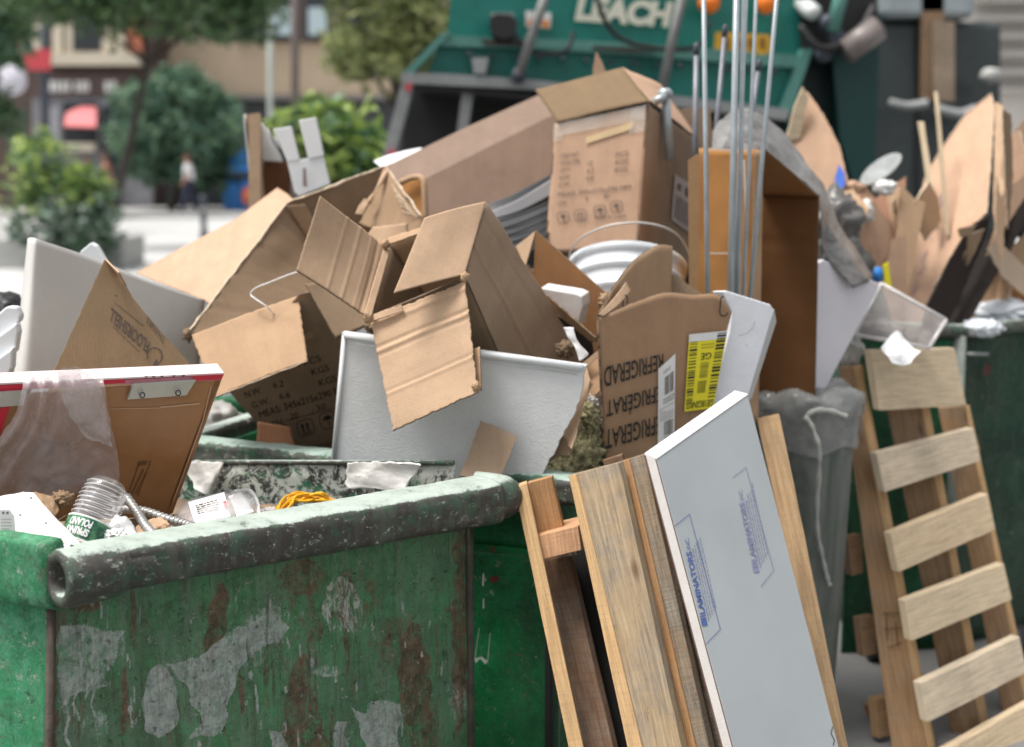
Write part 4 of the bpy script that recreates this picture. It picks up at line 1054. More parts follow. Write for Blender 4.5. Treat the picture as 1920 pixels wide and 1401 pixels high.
for j, (r, z) in enumerate(((.158, .84), (.163, .88), (.168, .93), (.172, .955), (.165, .985), (.13, 1.0), (.07, .995), (.01, .99))):
    lp.append([bb + Vector((math.cos(a) * r * (1 + .05 * math.sin(a * 9 + j)), math.sin(a) * r, z + .012 * math.sin(a * 5 + j))) for a in [2 * math.pi * k / 24 for k in range(25)]])
surf('plastic_bag', lp, bagm, 0, 4, .0055, 30, bin_, ridge=True)
lump('bag_knot', P(1435, 770, 3.9), (.045, .045, .055), bagm, .15, 2, 4, bin_)
cordm = plain('white_cotton_cord', (.42, .42, .39), .85, .1, 60, bump=.002)
o = tube('cord', [P(1588, 782, 3.8), P(1560, 772, 3.8), P(1530, 770, 3.79), P(1512, 782, 3.78), P(1522, 800, 3.77), P(1534, 835, 3.76), P(1536, 880, 3.77), P(1532, 940, 3.79), P(1533, 1000, 3.81), P(1542, 1045, 3.83), P(1550, 1080, 3.84), P(1556, 1098, 3.84)], .010, cordm, None, 8, 12, rf=lambda s: .8 - .25 * s + .12 * math.sin(s * 90) + .2 * nz(s * 14, 1, 2))
tag(o, 'white cord hanging down the side of the grey barrel', 'cord')

# ================================================================== PILE: open boxes
def Q(*pts): return [P(*p) for p in pts]
def cen(*pts):
    return sum((P(*p) for p in pts), Vector()) / len(pts)
# ---- box with four raised flaps (centre)
bxB = thing('cardboard_box', 'open tan cardboard box with flaps spread wide, lying on the white foam slab', 'box', P(880, 560, 3.3))
oBL, oBR, oTR, oTL = P(692, 594, 3.12), P(872, 520, 3.10), P(911, 379, 3.22), P(728, 456, 3.27)
eTR, eBR = P(1112, 700, 3.42), P(1010, 840, 3.36)
eBL = oBL + (eBR - oBR); eTL = oTL + (eTR - oTR)
patch('side_panel', [oBR, eBR, eTR, oTR], CB['grey'], .0045, (40, 50), .0045, parent=bxB, edge=EDGE, creases=[('v', .42, .004, .004), ('v', .8, -.002, .006)], bend=(.004, 0))
patch('bottom_panel', [oBL, eBL, eBR, oBR][::1], CB['dark'], .004, (20, 20), .002, parent=bxB, edge=EDGE)  # darker cardboard copy: shade inside the open box put into the colour
patch('side_panel', [oTL, eTL, eBL, oBL], CB['dark'], .004, (20, 20), .002, parent=bxB, edge=EDGE)  # same darkened copy for the shaded inner wall
patch('top_panel', [oTR, eTR, eTL, oTL], CB['tan'], .004, (20, 20), .002, parent=bxB, edge=EDGE)
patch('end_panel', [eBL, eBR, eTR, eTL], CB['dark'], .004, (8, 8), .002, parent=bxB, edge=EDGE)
patch('flap', [P(556, 507, 3.06), P(690, 594, 3.10), P(722, 460, 3.25), P(601, 367, 3.12)], CB['light'], .0045, (60, 40), .002, parent=bxB, edge=EDGE, seed=3, jag=.002,
      creases=[('u', .42, .0016, .004), ('u', .62, .0018, .004), ('u', .90, -.003, .005), ('u', .80, .0012, .003)])
patch('flap', [P(738, 550, 3.02), P(871, 516, 3.085), P(911, 378, 3.21), P(796, 408, 3.12)], CB['light'], .0045, (40, 40), .0015, parent=bxB, edge=EDGE, bend=(.006, 0), seed=8)
patch('flap', [P(737, 808, 2.98), P(897, 735, 2.96), P(872, 526, 3.085), P(693, 599, 3.105)], CB['light'], .005, (60, 90), .003, parent=bxB, edge=EDGE, rot=True, jag=.007, seed=12,
      creases=[('v', .74, -.003, .004), ('v', .70, .003, .004), ('v', .93, .003, .006), ('v', .66, -.0015, .003), ('v', .34, -.0015, .003), ('v', .31, .0015, .003), ('u', .9, -.002, .01)])
patch('flap_layer', [P(884, 735, 2.985), P(903, 731, 2.98), P(900, 650, 3.03), P(884, 655, 3.035)], CB['tan'], .004, (6, 12), .001, parent=bxB, edge=EDGE, jag=.002)
patch('flap', [oTL + Vector((0, .01, 0)), oTR + Vector((0, .012, 0)), oTR + Vector((-.03, .2, -.02)), oTL + Vector((-.02, .2, -.02))], CB['inner'], .004, parent=bxB, edge=EDGE)
torn_edge([P(737, 808, 2.972), P(897, 735, 2.952)], bxB, .0022, 5) if False else None
# torn paper at the corners
for i, (x, y, Y) in enumerate(((690, 596, 3.085), (723, 458, 3.22), (872, 520, 3.07), (893, 725, 2.955))):
    lump('torn_corner', P(x, y, Y), (.009, .006, .011), CB['tan'], .5, 2.5, 3, bxB)
for (a, b, c2) in (((697, 585), (722, 470), 1), ):
    patch('fold_strip', [P(682, 590, 3.075), P(697, 596, 3.08), P(733, 466, 3.23), P(720, 462, 3.225)], CB['light'], .003, (6, 30), .002, parent=bxB, jag=.004)
patch('fold_strip', [P(690, 606, 3.085), P(760, 583, 3.08), P(752, 570, 3.085), P(690, 592, 3.095)], CB['light'], .003, (20, 6), .003, parent=bxB, jag=.006)
patch('fold_strip', [P(725, 462, 3.23), P(790, 440, 3.22), P(790, 428, 3.235), P(728, 446, 3.245)], CB['tan'], .003, (20, 6), .003, parent=bxB, jag=.006)

# ---- printed box left of centre
bxA = thing('cardboard_box', 'big open cardboard box at left of the pile with shipping print on its shaded side', 'box', P(520, 620, 3.7))
L0, L1, T1, R1 = P(350, 628, 3.42), P(537, 382, 3.86), P(722, 311, 4.0), P(800, 415, 3.8)
for k_, (x_, y_, Y_, s_, mt_, lb_) in enumerate(((1080, 705, 3.2, .018, 'light', 'small crumpled tan scrap at the torn corner of the foam slab'), (1112, 752, 3.22, .014, 'white', 'tiny white scrap above the rock wool wad'), (1058, 655, 3.3, .02, 'dark', 'small dark cardboard wad in the gap beside the open box'), (985, 520, 3.6, .025, 'tan', 'small tan wad between the open box and the rust brown carton'), (700, 610, 3.24, .02, 'dark', 'small dark wad under the hinge corner of the hanging flap'), (1140, 565, 3.4, .02, 'inner', 'small brown wad behind the kraft carton fold'))):
    tag(lump('paper_wad', P(x_, y_, Y_), (s_, s_, s_), PAPER if mt_ == 'white' else CB[mt_], .45, 2.6, 4), lb_, 'paper')
inA, inB, inC = P(585, 640, 3.75), P(640, 480, 4.0), P(760, 470, 3.9)
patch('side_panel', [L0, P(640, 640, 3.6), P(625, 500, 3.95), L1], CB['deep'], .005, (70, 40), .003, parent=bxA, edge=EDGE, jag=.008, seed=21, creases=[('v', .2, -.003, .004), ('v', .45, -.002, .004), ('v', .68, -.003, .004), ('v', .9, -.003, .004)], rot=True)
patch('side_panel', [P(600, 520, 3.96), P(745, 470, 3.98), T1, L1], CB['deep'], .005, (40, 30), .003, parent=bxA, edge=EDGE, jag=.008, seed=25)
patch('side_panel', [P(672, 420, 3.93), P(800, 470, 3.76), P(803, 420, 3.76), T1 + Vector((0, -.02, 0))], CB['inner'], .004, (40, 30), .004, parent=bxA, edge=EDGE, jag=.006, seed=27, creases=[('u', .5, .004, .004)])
patch('flap', [P(640, 500, 3.82), P(760, 490, 3.72), P(765, 418, 3.72), P(700, 425, 3.8)], CB['light'], .004, (30, 20), .004, parent=bxA, edge=EDGE, jag=.008, seed=28)
patch('glued_tab', [P(590, 470, 3.90), P(618, 455, 3.91), P(572, 383, 3.865), P(538, 386, 3.84)], CB['inner'], .003, (8, 20), .002, parent=bxA, edge=EDGE, jag=.004, seed=29)
patch('flap', [P(405, 744, 3.26), P(577, 677, 3.27), P(560, 553, 3.40), P(357, 628, 3.38)], CB['tan'], .005, (50, 40), .002, parent=bxA, edge=EDGE, jag=.006, seed=31, bend=(.002, 0))
patch('flap', [P(572, 532, 3.36), P(630, 634, 3.30), P(700, 606, 3.34), P(640, 520, 3.42)], CB['dark'], .005, (20, 20), .003, parent=bxA, edge=EDGE, jag=.004, seed=33)
def torn_edge(pts, parent, r=.003, seed=0):
    c = []
    for a, b in zip(pts, pts[1:]):
        for k in range(14):
            p = a.lerp(b, k / 14); c.append(p + Vector((nz(p.x * 50, p.z * 50, seed), 0, nz(p.z * 50, p.x * 50, seed + 3))) * .004)
    c.append(pts[-1])
    return tube('torn_edge', c, r, TORN, parent, 6, 2, rf=lambda s: .55 + 1.1 * abs(nz(s * 31, seed, 1)) + .5 * abs(nz(s * 90, seed, 2)))
torn_edge([L0, L0.lerp(L1, .5), L1], bxA, .0035, 1); torn_edge([L1, T1], bxA, .0042, 2); torn_edge([T1, P(790, 405, 3.77)], bxA, .0035, 3)
torn_edge([P(405, 744, 3.255), P(577, 677, 3.265)], bxA, .0018, 4)
for i in range(6):
    a = P(700 + i * 12, 350 + i * 6, 3.87); torn_edge([P(735 + i * 4, 345 + i * 10, 3.88 - i * .01), P(752 + i * 6, 372 + i * 7, 3.85 - i * .01)], bxA, .0016, 9 + i)
# printed side, in the shade below the flap
PLA = Plane((430, 720, 3.48), (640, 640, 3.46), (540, 862, 3.62))
pa = plate('printed_panel', [(418, 722), (562, 552), (580, 548), (645, 640), (640, 880), (545, 868), (494, 808)], PLA, CB['grey'], .005, .001, EDGE, bxA, rot=-.3)
def qa(x, y, wd, h, ang=-.304, pl_=None):
    """quad for a line of print starting at pixel (x,y)=baseline start, running along angle."""
    pl_ = pl_ or PLA; c, s = math.cos(ang), math.sin(ang)
    f = lambda a, b: pl_.at(x + a * c + b * s, y + a * s - b * c, .0)
    return [f(0, 0), f(wd, 0), f(wd, h), f(0, h)]
for s, x, y, wd, h in (('PCS', 572, 686, 32, 12), ('KGS', 586, 704, 34, 12), ('KGS', 600, 724, 34, 12), ('N.W.', 461, 746, 32, 12), ('G.W.', 474, 766, 34, 12), ('MEAS: 345x215x290 M', 488, 784, 158, 13), ('CTN.', 500, 806, 36, 12)):
    lettering('printed_lettering', s, qa(x, y, wd, h), INK, bxA)
for s, x, y, wd, h in (('6.2', 513, 728, 20, 12), ('6.6', 525, 749, 20, 12), ('20', 545, 786, 15, 11), ('50', 595, 770, 17, 11)):
    lettering('handwritten_number', s, qa(x, y, wd, h, -.2), INK, bxA)
def stroke(pts, wd, pl_=None):
    pl_ = pl_ or PLA; out = []
    for (x0, y0), (x1, y1) in zip(pts, pts[1:]):
        d = math.hypot(x1 - x0, y1 - y0) or 1; nx, ny = -(y1 - y0) / d * wd / 2, (x1 - x0) / d * wd / 2
        out.append([(x0 + nx, y0 + ny), (x1 + nx, y1 + ny), (x1 - nx, y1 - ny), (x0 - nx, y0 - ny)])
    return out
def pxmarks(name, polys, pl_, mat, parent, off=.0015):
    V = []; F = []
    for p in polys:
        k = len(V); V += [pl_.at(x, y, off) for x, y in p]; F.append(list(range(k, k + len(p))))
    return build(name, V, F, mat, None, None, parent)
def rrect(cx, cy, w_, h_, ang, k=5, r=.25):
    pts = []
    for q_, (sx, sy) in enumerate(((1, 1), (-1, 1), (-1, -1), (1, -1))):
        for i in range(k):
            a = math.pi / 2 * (q_ + i / (k - 1)); R = min(w_, h_) * r
            pts.append((sx * (w_ / 2 - R) + math.cos(a) * R, sy * (h_ / 2 - R) + math.sin(a) * R))
    c, s = math.cos(ang), math.sin(ang)
    return [(cx + x * c - y * s, cy + x * s + y * c) for x, y in pts]
def icon_set(pl_, spots, size, ang, parent, ink):
    c, s = math.cos(ang), math.sin(ang)
    for kind, cx, cy in spots:
        f = lambda x, y: (cx + (x * c - y * s) * size / 32, cy + (x * s + y * c) * size / 32)
        r = rrect(cx, cy, size, size, ang)
        polys = stroke(r + r[:1], 1.3)
        if kind == 'glass': polys += [[f(-7, -9), f(7, -9), f(6, 0), f(1, 3), f(1, 8), f(5, 10), f(-5, 10), f(-1, 8), f(-1, 3), f(-6, 0)]]
        if kind == 'arrows': polys += [[f(-7, 8), f(-7, -4), f(-9, -4), f(-5, -10), f(-2, -4), f(-4, -4), f(-4, 8)], [f(3, 8), f(3, -4), f(1, -4), f(5, -10), f(8, -4), f(6, -4), f(6, 8)], [f(-9, 10), f(9, 10), f(9, 12), f(-9, 12)]]
        if kind == 'umbrella': polys += [[f(-10, 0), f(-7, -7), f(0, -10), f(7, -7), f(10, 0), f(5, -2), f(0, 0), f(-5, -2)]] + stroke([f(0, 0), f(0, 9), f(4, 9)], 1.5)
        pxmarks('handling_symbol', polys, pl_, ink, parent)
icon_set(PLA, (('glass', 530, 814), ('arrows', 573, 802), ('umbrella', 615, 788)), 30, -.3, bxA, INK)
pxmarks('print_rule', stroke([(534, 790), (634, 763)], 1.2) + stroke([(585, 778), (587, 768)], 1.3), PLA, INK, bxA)
tape = plain('brown_parcel_tape', (.20, .13, .07), .35, .1)
for b_ in ([(512, 842), (540, 850), (537, 862), (522, 860)], [(588, 836), (622, 828), (622, 850), (596, 862)]): pxmarks('parcel_tape', [b_], PLA, tape, bxA, .001)
pxmarks('paper_tag', [[(570, 628), (584, 622), (588, 632), (574, 638)]], PLA, plain('tan_tag', (.40, .28, .18)), bxA, .001)
lump('torn_corner', P(352, 628, 3.4), (.012, .01, .014), CB['dark'], .5, 2.5, 3, bxA)
tube('torn_strip', [P(725, 322, 3.96), P(712, 345, 3.93), P(700, 365, 3.91), P(690, 382, 3.90)], .006, CB['light'], bxA, 6, 5, rf=lambda s: .8 + .5 * math.sin(s * 9))
surf('torn_strip', [[P(683, 372, 3.89), P(692, 376, 3.89)], [P(672, 388, 3.88), P(688, 386, 3.88)], [P(666, 401, 3.87), P(680, 403, 3.87)]], CB['light'], .002, 6, .003, 40, bxA)
o = tube('plastic_strap', [P(565, 508, 3.32), P(540, 516, 3.33), P(505, 530, 3.35), P(480, 540, 3.37), P(470, 551, 3.38), P(478, 560, 3.37), P(500, 575, 3.36), P(515, 590, 3.38)], .0018, WHITE, None, 6, 8)
tag(o, 'thin white strap curling out of the big open box at left', 'strap')
o = patch('cardboard_box_side', [P(480, 852, 3.44), P(560, 862, 3.44), P(545, 800, 3.47), P(482, 790, 3.46)], cardboard('cardboard_red_brown', (.20, .095, .05)), .004, (10, 10), .002, parent=bxA, edge=EDGE, jag=.003); o.name = 'inner_flap'

# ---- foam slab
PLfm = Plane((640, 622, 3.17), (1097, 685, 3.05), (620, 868, 3.185))
foam_w = foam('white_foam', (.66, .675, .675))
fs = plate('foam_slab', [(641, 623), (1098, 686), (1086, 752), (1064, 800), (1046, 836), (1026, 870), (1004, 912), (990, 960), (600, 940), (621, 862)], PLfm, foam_w, .022, .006, None, None, jagsides=(1, 2, 3, 4, 5, 6, 7), bevel=.0)
tag(fs, 'white foam slab with one broken edge, leaning under the flaps of the open box', 'foam slab')
foam_highlight = foam('foam_edge_highlight', (.70, .72, .73))  # paler foam copy, highlight along the edges put into the colour
c0, c1 = PLfm.at(646, 628, .004), PLfm.at(1092, 690, .004)
tube('rounded_edge', [c0, c1], .0075, foam_highlight, fs, straight=True, seg=14)
tube('rounded_edge', [PLfm.at(646, 630, .002), PLfm.at(626, 866, .002)], .005, foam_highlight, fs, straight=True, seg=12)
tube('groove', [PLfm.at(648, 642, .000), PLfm.at(1082, 702, .000)], .0022, foam_w, fs, straight=True)
o = plate('cardboard_scrap', [(901, 788), (969, 819), (945, 880), (930, 905), (862, 892)], Plane((901, 788, 3.07), (969, 819, 3.055), (868, 875, 3.0)), CB['grey'], .004, .002, EDGE, bevel=0)
tag(o, 'small brown cardboard strip lying against the foam slab', 'cardboard')
# kraft paper along the broken foam edge
o = plate('kraft_paper', [(1100, 690), (1106, 712), (1092, 768), (1072, 842), (1062, 832), (1040, 848), (1052, 808), (1084, 752), (1092, 700)], Plane((1100, 690, 3.11), (1072, 842, 3.06), (1050, 800, 3.12)), CB['light'], .0015, .005)
tag(o, 'torn kraft paper strip beside the broken edge of the foam slab', 'paper')
o = plate('kraft_paper', [(1046, 802), (1074, 846), (1060, 852), (1030, 866), (1022, 850)], Plane((1046, 802, 3.09), (1074, 846, 3.07), (1026, 858, 3.10)), CB['dark'], .0015, .004)
tag(o, 'dark triangular kraft scrap below the torn paper strip', 'paper')

# ---- rock wool
rw = M('rock_wool'); ob_ = rw.tc.outputs['Object']
a_ = rw.noise(rw.map(ob_, (30, 30, 90)), 1.0, 8, .75, 2.0); b_2 = rw.noise(ob_, 25, 6, .7, 1)
c_ = rw.mix(rw.ramp(a_, .3, .7), (.12, .11, .05), (.42, .38, .22)); c_ = rw.mix(rw.ramp(b_2, .55, .7, 0, .7), c_, (.05, .045, .025))
rw.out(c_, .95, rw.bump(a_, 1.0, .006))
rk = thing('insulation_wad', 'greenish yellow rock wool insulation wad between the foam slab and the kraft carton', 'insulation', P(1085, 850, 3.14))
for x, y, Y, rx, rz in ((1095, 860, 3.16, .045, .05), (1070, 900, 3.15, .05, .045), (1100, 780, 3.17, .025, .03), (1110, 910, 3.17, .04, .05), (1112, 830, 3.18, .028, .045), (1050, 890, 3.19, .045, .04)):
    lump('wool', P(x, y, Y), (rx, .03, rz), rw.m, .45, 3.0, 4, rk)
rnd = random.Random(5)
V = []; F = []
for i in range(900):
    p = P(rnd.uniform(1035, 1135), rnd.uniform(765, 925), 3.115 + rnd.random() * .04)
    d = Vector((rnd.gauss(0, 1), rnd.gauss(0, .4), rnd.gauss(0, 1))).normalized() * rnd.uniform(.006, .02); wv = Vector((d.z, 0, -d.x)).normalized() * .0005
    px_, py_ = proj(p)
    if py_ < 900 and px_ < 1125 - (900 - py_) * .35 * 0 and px_ > 1120 - (py_ - 740) * .75:
        k = len(V); V += [p - wv, p + wv, p + d + wv, p + d - wv]; F.append([k, k + 1, k + 2, k + 3])
tag(build('wool_fibres', V, F, rw.m, None, None, rk), kind='stuff')

# ---- cluster right of the open box
o1 = thing('cardboard_box', 'small orange brown carton standing on its corner behind the open box', 'box', P(1060, 560, 3.5))
plate('side_panel', [(1004, 433), (1136, 550), (1150, 660), (1110, 700), (1000, 520)], Plane((1004, 433, 3.55), (1136, 550, 3.45), (1060, 600, 3.52)), cardboard('cardboard_rust', (.30, .15, .065), scuff=.1), .004, 0, EDGE, o1)
plate('side_panel', [(967, 462), (1004, 433), (985, 500)], Plane((967, 462, 3.62), (1004, 433, 3.55), (985, 500, 3.56)), CB['light'], .004, 0, EDGE, o1)
plate('back_panel', [(967, 462), (985, 490), (1110, 700), (1000, 720), (940, 560)], Plane((967, 462, 3.63), (1110, 700, 3.56), (940, 560, 3.66)), CB['dark'], .004, 0, EDGE, o1)
o = pl_b = None
pw = Plane((1015, 540, 3.42), (1090, 556, 3.38), (1035, 590, 3.42))
o = plate('foam_block', [(1013, 540), (1080, 551), (1091, 556), (1093, 575), (1082, 615), (1040, 590)], pw, foam('foam_block_white', (.66, .65, .64)), .05, 0, bevel=.003)
tag(o, 'pale rounded foam block wedged against the rust brown carton', 'foam block')
o2_ = thing('cardboard_box', 'crushed carton edge with a dark gap just left of the kraft appliance carton', 'box', P(1090, 640, 3.35))
plate('side_panel', [(1018, 552), (1026, 556), (1116, 634), (1120, 642), (1106, 640), (1035, 582)], Plane((1018, 552, 3.36), (1118, 636, 3.27), (1035, 582, 3.38)), CB['tan'], .004, .003, EDGE, o2_)
plate('back_panel', [(1035, 580), (1108, 640), (1112, 662), (1100, 690), (1060, 640)], Plane((1035, 580, 3.46), (1108, 640, 3.40), (1060, 640, 3.46)), BLACK, .004, 0, None, o2_)  # black plate standing in for the shade of the gap
plate('flap', [(1082, 690), (1128, 650), (1128, 662), (1096, 694)], Plane((1082, 690, 3.25), (1128, 650, 3.22), (1096, 694, 3.24)), CB['light'], .003, .002, EDGE, o2_)
plate('side_panel', [(1096, 694), (1128, 662), (1128, 730), (1098, 755), (1090, 720)], Plane((1096, 694, 3.27), (1128, 662, 3.26), (1098, 755, 3.22)), CB['fridge'], .003, .002, EDGE, o2_)
plate('side_panel', [(1098, 712), (1122, 724), (1098, 748)], Plane((1098, 712, 3.235), (1122, 724, 3.23), (1098, 748, 3.225)), CB['dark'], .003, .002, EDGE, o2_)
plate('side_panel', [(1060, 760), (1128, 720), (1132, 780), (1105, 800), (1080, 800)], Plane((1060, 760, 3.3), (1128, 720, 3.28), (1080, 800, 3.27)), CB['pink'], .003, .002, EDGE, o2_)
o = surf('plastic_scrap', [[P(1056, 614, 3.27), P(1075, 614, 3.26)], [P(1066, 634, 3.26), P(1082, 640, 3.25)], [P(1078, 652, 3.25), P(1102, 662, 3.24)], [P(1086, 678, 3.24), P(1102, 668, 3.24)]], WHITE, .002, 6, .004, 30)
tag(o, 'small white crumpled scrap in the gap right of the open box', 'plastic scrap')
o = plate('paper_sheet', [(1108, 780), (1130, 735), (1136, 830), (1128, 860), (1118, 840)], Plane((1108, 780, 3.24), (1130, 735, 3.24), (1136, 860, 3.22)), PAPER, .001)
tag(o, 'white paper sliver along the left edge of the kraft appliance carton', 'paper')

# ---- kraft appliance carton
fr = thing('appliance_carton', 'kraft appliance carton with upside down black print and a yellow label', 'box', P(1240, 700, 3.3))
def FY(x): return 3.16 + (x - 1122) / 250 * .14
g0 = [(1122, 597), (1160, 580), (1205, 562), (1250, 549), (1300, 553), (1345, 553), (1372, 585)]
g1 = [(1127, 680), (1165, 670), (1207, 662), (1250, 655), (1295, 652), (1330, 655), (1354, 660)]
g2 = [(1131, 770), (1168, 765), (1208, 762), (1250, 758), (1290, 756), (1318, 758), (1335, 765)]
g3 = [(1137, 880), (1172, 880), (1210, 880), (1250, 880), (1288, 880), (1312, 880), (1325, 880)]
surf('front_panel', [[P(x, y, FY(x)) for x, y in g] for r, g in enumerate((g0, g1, g2, g3))], CB['fridge'], .006, 6, .0012, 8, fr, EDGE, uvs=.3)
PLf = Plane((1122, 597, 3.16), (1372, 597, 3.30), (1137, 880, 3.148))
surf('left_panel', [[P(1122, 597, 3.155), P(1126, 594, 3.17)], [P(1131, 770, 3.16), P(1133, 770, 3.2)], [P(1137, 880, 3.14), P(1139, 880, 3.3)]], CB['fridge'], .005, 4, .001, 8, fr, EDGE)
surf('back_flap', [[P(1122, 592, 3.17), P(1148, 545, 3.24), P(1172, 510, 3.32), P(1198, 482, 3.40), P(1235, 460, 3.46), P(1262, 462, 3.5)], [P(1130, 640, 3.19), P(1155, 600, 3.25), P(1180, 590, 3.32), P(1205, 580, 3.4), P(1235, 570, 3.46), P(1260, 565, 3.5)]], CB['tan'], .005, 6, .003, 9, fr, EDGE, uvs=.2)
surf('back_panel', [[P(1240, 500, 3.5), P(1330, 560, 3.52)], [P(1240, 800, 3.5), P(1330, 800, 3.5)]], CB['dark'], .005, 4, .002, 9, fr, EDGE)
surf('fold_edge', [[P(1122, 590, 3.15), P(1150, 560, 3.2), P(1175, 528, 3.27)], [P(1130, 594, 3.155), P(1160, 572, 3.2), P(1184, 545, 3.27)]], CB['light'], .004, 6, .003, 20, fr, EDGE)
def fq(*p, off=.004): return [P(x, y, FY(x) - off) for x, y in p]
lettering('printed_lettering', 'REFRIGERAD', fq((1244, 663), (1133, 688), (1133, 727), (1244, 693)), INK, fr, off=0, bold=.01)
lettering('printed_lettering', 'RÉFRIGÉRAT', fq((1252, 719), (1137, 752), (1137, 790), (1252, 757)), INK, fr, off=0, bold=.01)
lettering('printed_lettering', 'REFRIGERAT', fq((1252, 775), (1135, 806), (1135, 843), (1252, 809)), INK, fr, off=0, bold=.01)
r_ = rrect(1358, 574, 15, 38, .1, r=.5); 
pxmarks('printed_loop', stroke(r_[:14], 2.5), Plane((1340, 560, 3.274), (1372, 560, 3.292), (1345, 600, 3.274)), INK, fr, .002)
pxmarks('printed_loop', stroke([(1168, 575), (1168, 560), (1173, 553), (1177, 560), (1176, 570)], 2.5), Plane((1160, 560, 3.22), (1190, 530, 3.27), (1160, 590, 3.2)), INK, fr, .0)
lq = fq((1233, 870), (1264, 868), (1266, 663), (1234, 692), off=.006)
sticker('shipping_label', lq, PAPER, fr)
for b_ in (bars(1, .68, .86, .35, .9), bars(2, .28, .42, .35, .9), bars(3, .02, .16, .4, .9)): marks('barcode', lq, b_, INKF, fr, .0015)
marks('fine_print', lq, line_rects(3, 4, .4, .60, .66, .3, .95) + line_rects(2, 5, .4, .24, .27, .4, .9) + line_rects(7, 6, .25, .44, .58, .1, .9) + line_rects(2, 7, .4, .9, .94, .3, .7), INKF, fr, .0015)
yq = fq((1283, 772), (1337, 765), (1364, 620), (1292, 627), off=.008)
sticker('yellow_label', yq, YELLOW, fr)
marks('label_header', yq, [(.0, .90, 1, 1)], PAPER, fr, .0012)
for b_ in (bars(8, .1, .9, .03, .24, vert=False), bars(9, .15, .98, .74, .98, vert=False)): marks('barcode', yq, b_, INK, fr, .0015)
for b_ in (bars(10, .42, .62, .38, .62, vert=False), bars(11, .22, .38, .36, .62, vert=True)): marks('barcode', yq, b_, plain('brown_ink', (.22, .20, .02)), fr, .0015)
def sub(q, u0, v0, u1, v1): return [bil(q, u0, v0), bil(q, u1, v0), bil(q, u1, v1), bil(q, u0, v1)]
def rot180(q): return [q[2], q[3], q[0], q[1]]
lettering('label_lettering', 'GE', rot180(sub(yq, .36, .64, .66, .74)), INK, fr, off=.0016, bold=.01) if False else lettering('label_lettering', 'GE', [bil(yq, .66, .74), bil(yq, .36, .74), bil(yq, .36, .65), bil(yq, .66, .65)], INK, fr, off=.0016, bold=.01)
lettering('label_lettering', 'GIE18GSNRSS', [bil(yq, .97, .12), bil(yq, .04, .12), bil(yq, .04, .03), bil(yq, .97, .03)], INK, fr, off=.0016, bold=.01)
marks('fine_print', yq, line_rects(2, 12, .4, .80, .88, .34, .7, words=False), plain('olive_ink', (.4, .33, .02)), fr, .0015)

# ---- white foam corner block
o = thing('foam_block', 'white foam corner block standing right of the kraft carton', 'foam block', P(1400, 640, 3.35))
fw = foam('bright_white_foam', (.74, .76, .80))
pw = Plane((1355, 548, 3.32), (1440, 575, 3.36), (1330, 765, 3.28))
plate('block', [(1354, 546), (1362, 545), (1445, 571), (1452, 582), (1404, 742), (1380, 800), (1315, 800), (1352, 680), (1368, 620), (1372, 585)], pw, fw, .05, 0, parent=o, bevel=.003)
plate('block_side', [(1452, 580), (1456, 603), (1410, 746), (1395, 760), (1404, 742)], Plane((1452, 580, 3.37), (1456, 603, 3.42), (1404, 742, 3.33)), foam('shaded_white_foam', (.55, .56, .55)), .02, .001, parent=o, bevel=.001)  # greyer copy of the foam, shade of this side put into the colour
pxmarks('pencil_mark', stroke([(1385, 630), (1400, 626), (1412, 615), (1416, 602)], 1.2) + stroke([(1398, 645), (1403, 650)], 1), pw, plain('pencil_grey', (.45, .45, .48)), o, .002)

# ---- tall orange box, open to the right
bo = thing('cardboard_box', 'tall orange brown carton open towards the right, behind the metal rods', 'box', P(1420, 500, 3.7))
fl4 = Q((1288, 800, 3.72), (1415, 800, 3.66), (1428, 281, 3.66), (1311, 278, 3.72))
patch('front_panel', fl4, CB['orange'], .005, (20, 40), .002, parent=bo, edge=EDGE)
patch('left_panel', [fl4[0] + Vector((.06, .3, 0)), fl4[0], fl4[3], fl4[3] + Vector((.06, .3, 0))], CB['orange'], .005, parent=bo, edge=EDGE)
rb = Q((1528, 790, 3.86), (1418, 742, 3.9), (1428, 410, 3.9), (1535, 370, 3.88))
rb = Q((1405, 745, 3.93), (1528, 778, 3.88), (1536, 368, 3.88), (1430, 365, 3.93))
patch('back_panel', rb, cardboard('cardboard_orange_inside_shade', (.13, .058, .02), scuff=.05), .005, (20, 40), .002, parent=bo, edge=EDGE, creases=[('v', .78, -.004, .004)])  # shade inside the carton put into a darker copy of its orange
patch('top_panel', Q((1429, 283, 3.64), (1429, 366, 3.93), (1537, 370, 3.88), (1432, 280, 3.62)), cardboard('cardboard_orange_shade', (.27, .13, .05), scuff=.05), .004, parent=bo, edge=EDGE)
patch('front_flap', Q((1412, 560, 3.645), (1404, 752, 3.645), (1404, 752, 3.645), (1430, 281, 3.645)), CB['orange'], .004, parent=bo) if False else None
patch('side_flap', Q((1400, 790, 3.655), (1422, 790, 3.66), (1432, 283, 3.655), (1415, 282, 3.65)), CB['tan'], .005, (8, 40), .002, parent=bo, edge=EDGE)
pxmarks('parcel_tape', [[(1290, 300), (1313, 285), (1309, 560), (1292, 560)]], Plane((1290, 300, 3.70), (1313, 285, 3.71), (1309, 560, 3.70)), plain('clear_tan_tape', (.50, .30, .15), .25), bo, .002)
pxmarks('white_scuff', stroke([(1325, 475), (1372, 475)], 3) + stroke([(1395, 300), (1400, 440)], 4) + stroke([(1330, 279), (1400, 284)], 4), Plane((1288, 800, 3.70), (1415, 800, 3.65), (1311, 278, 3.70)), plain('scuff_white', (.6, .5, .42), .8), bo, .002)

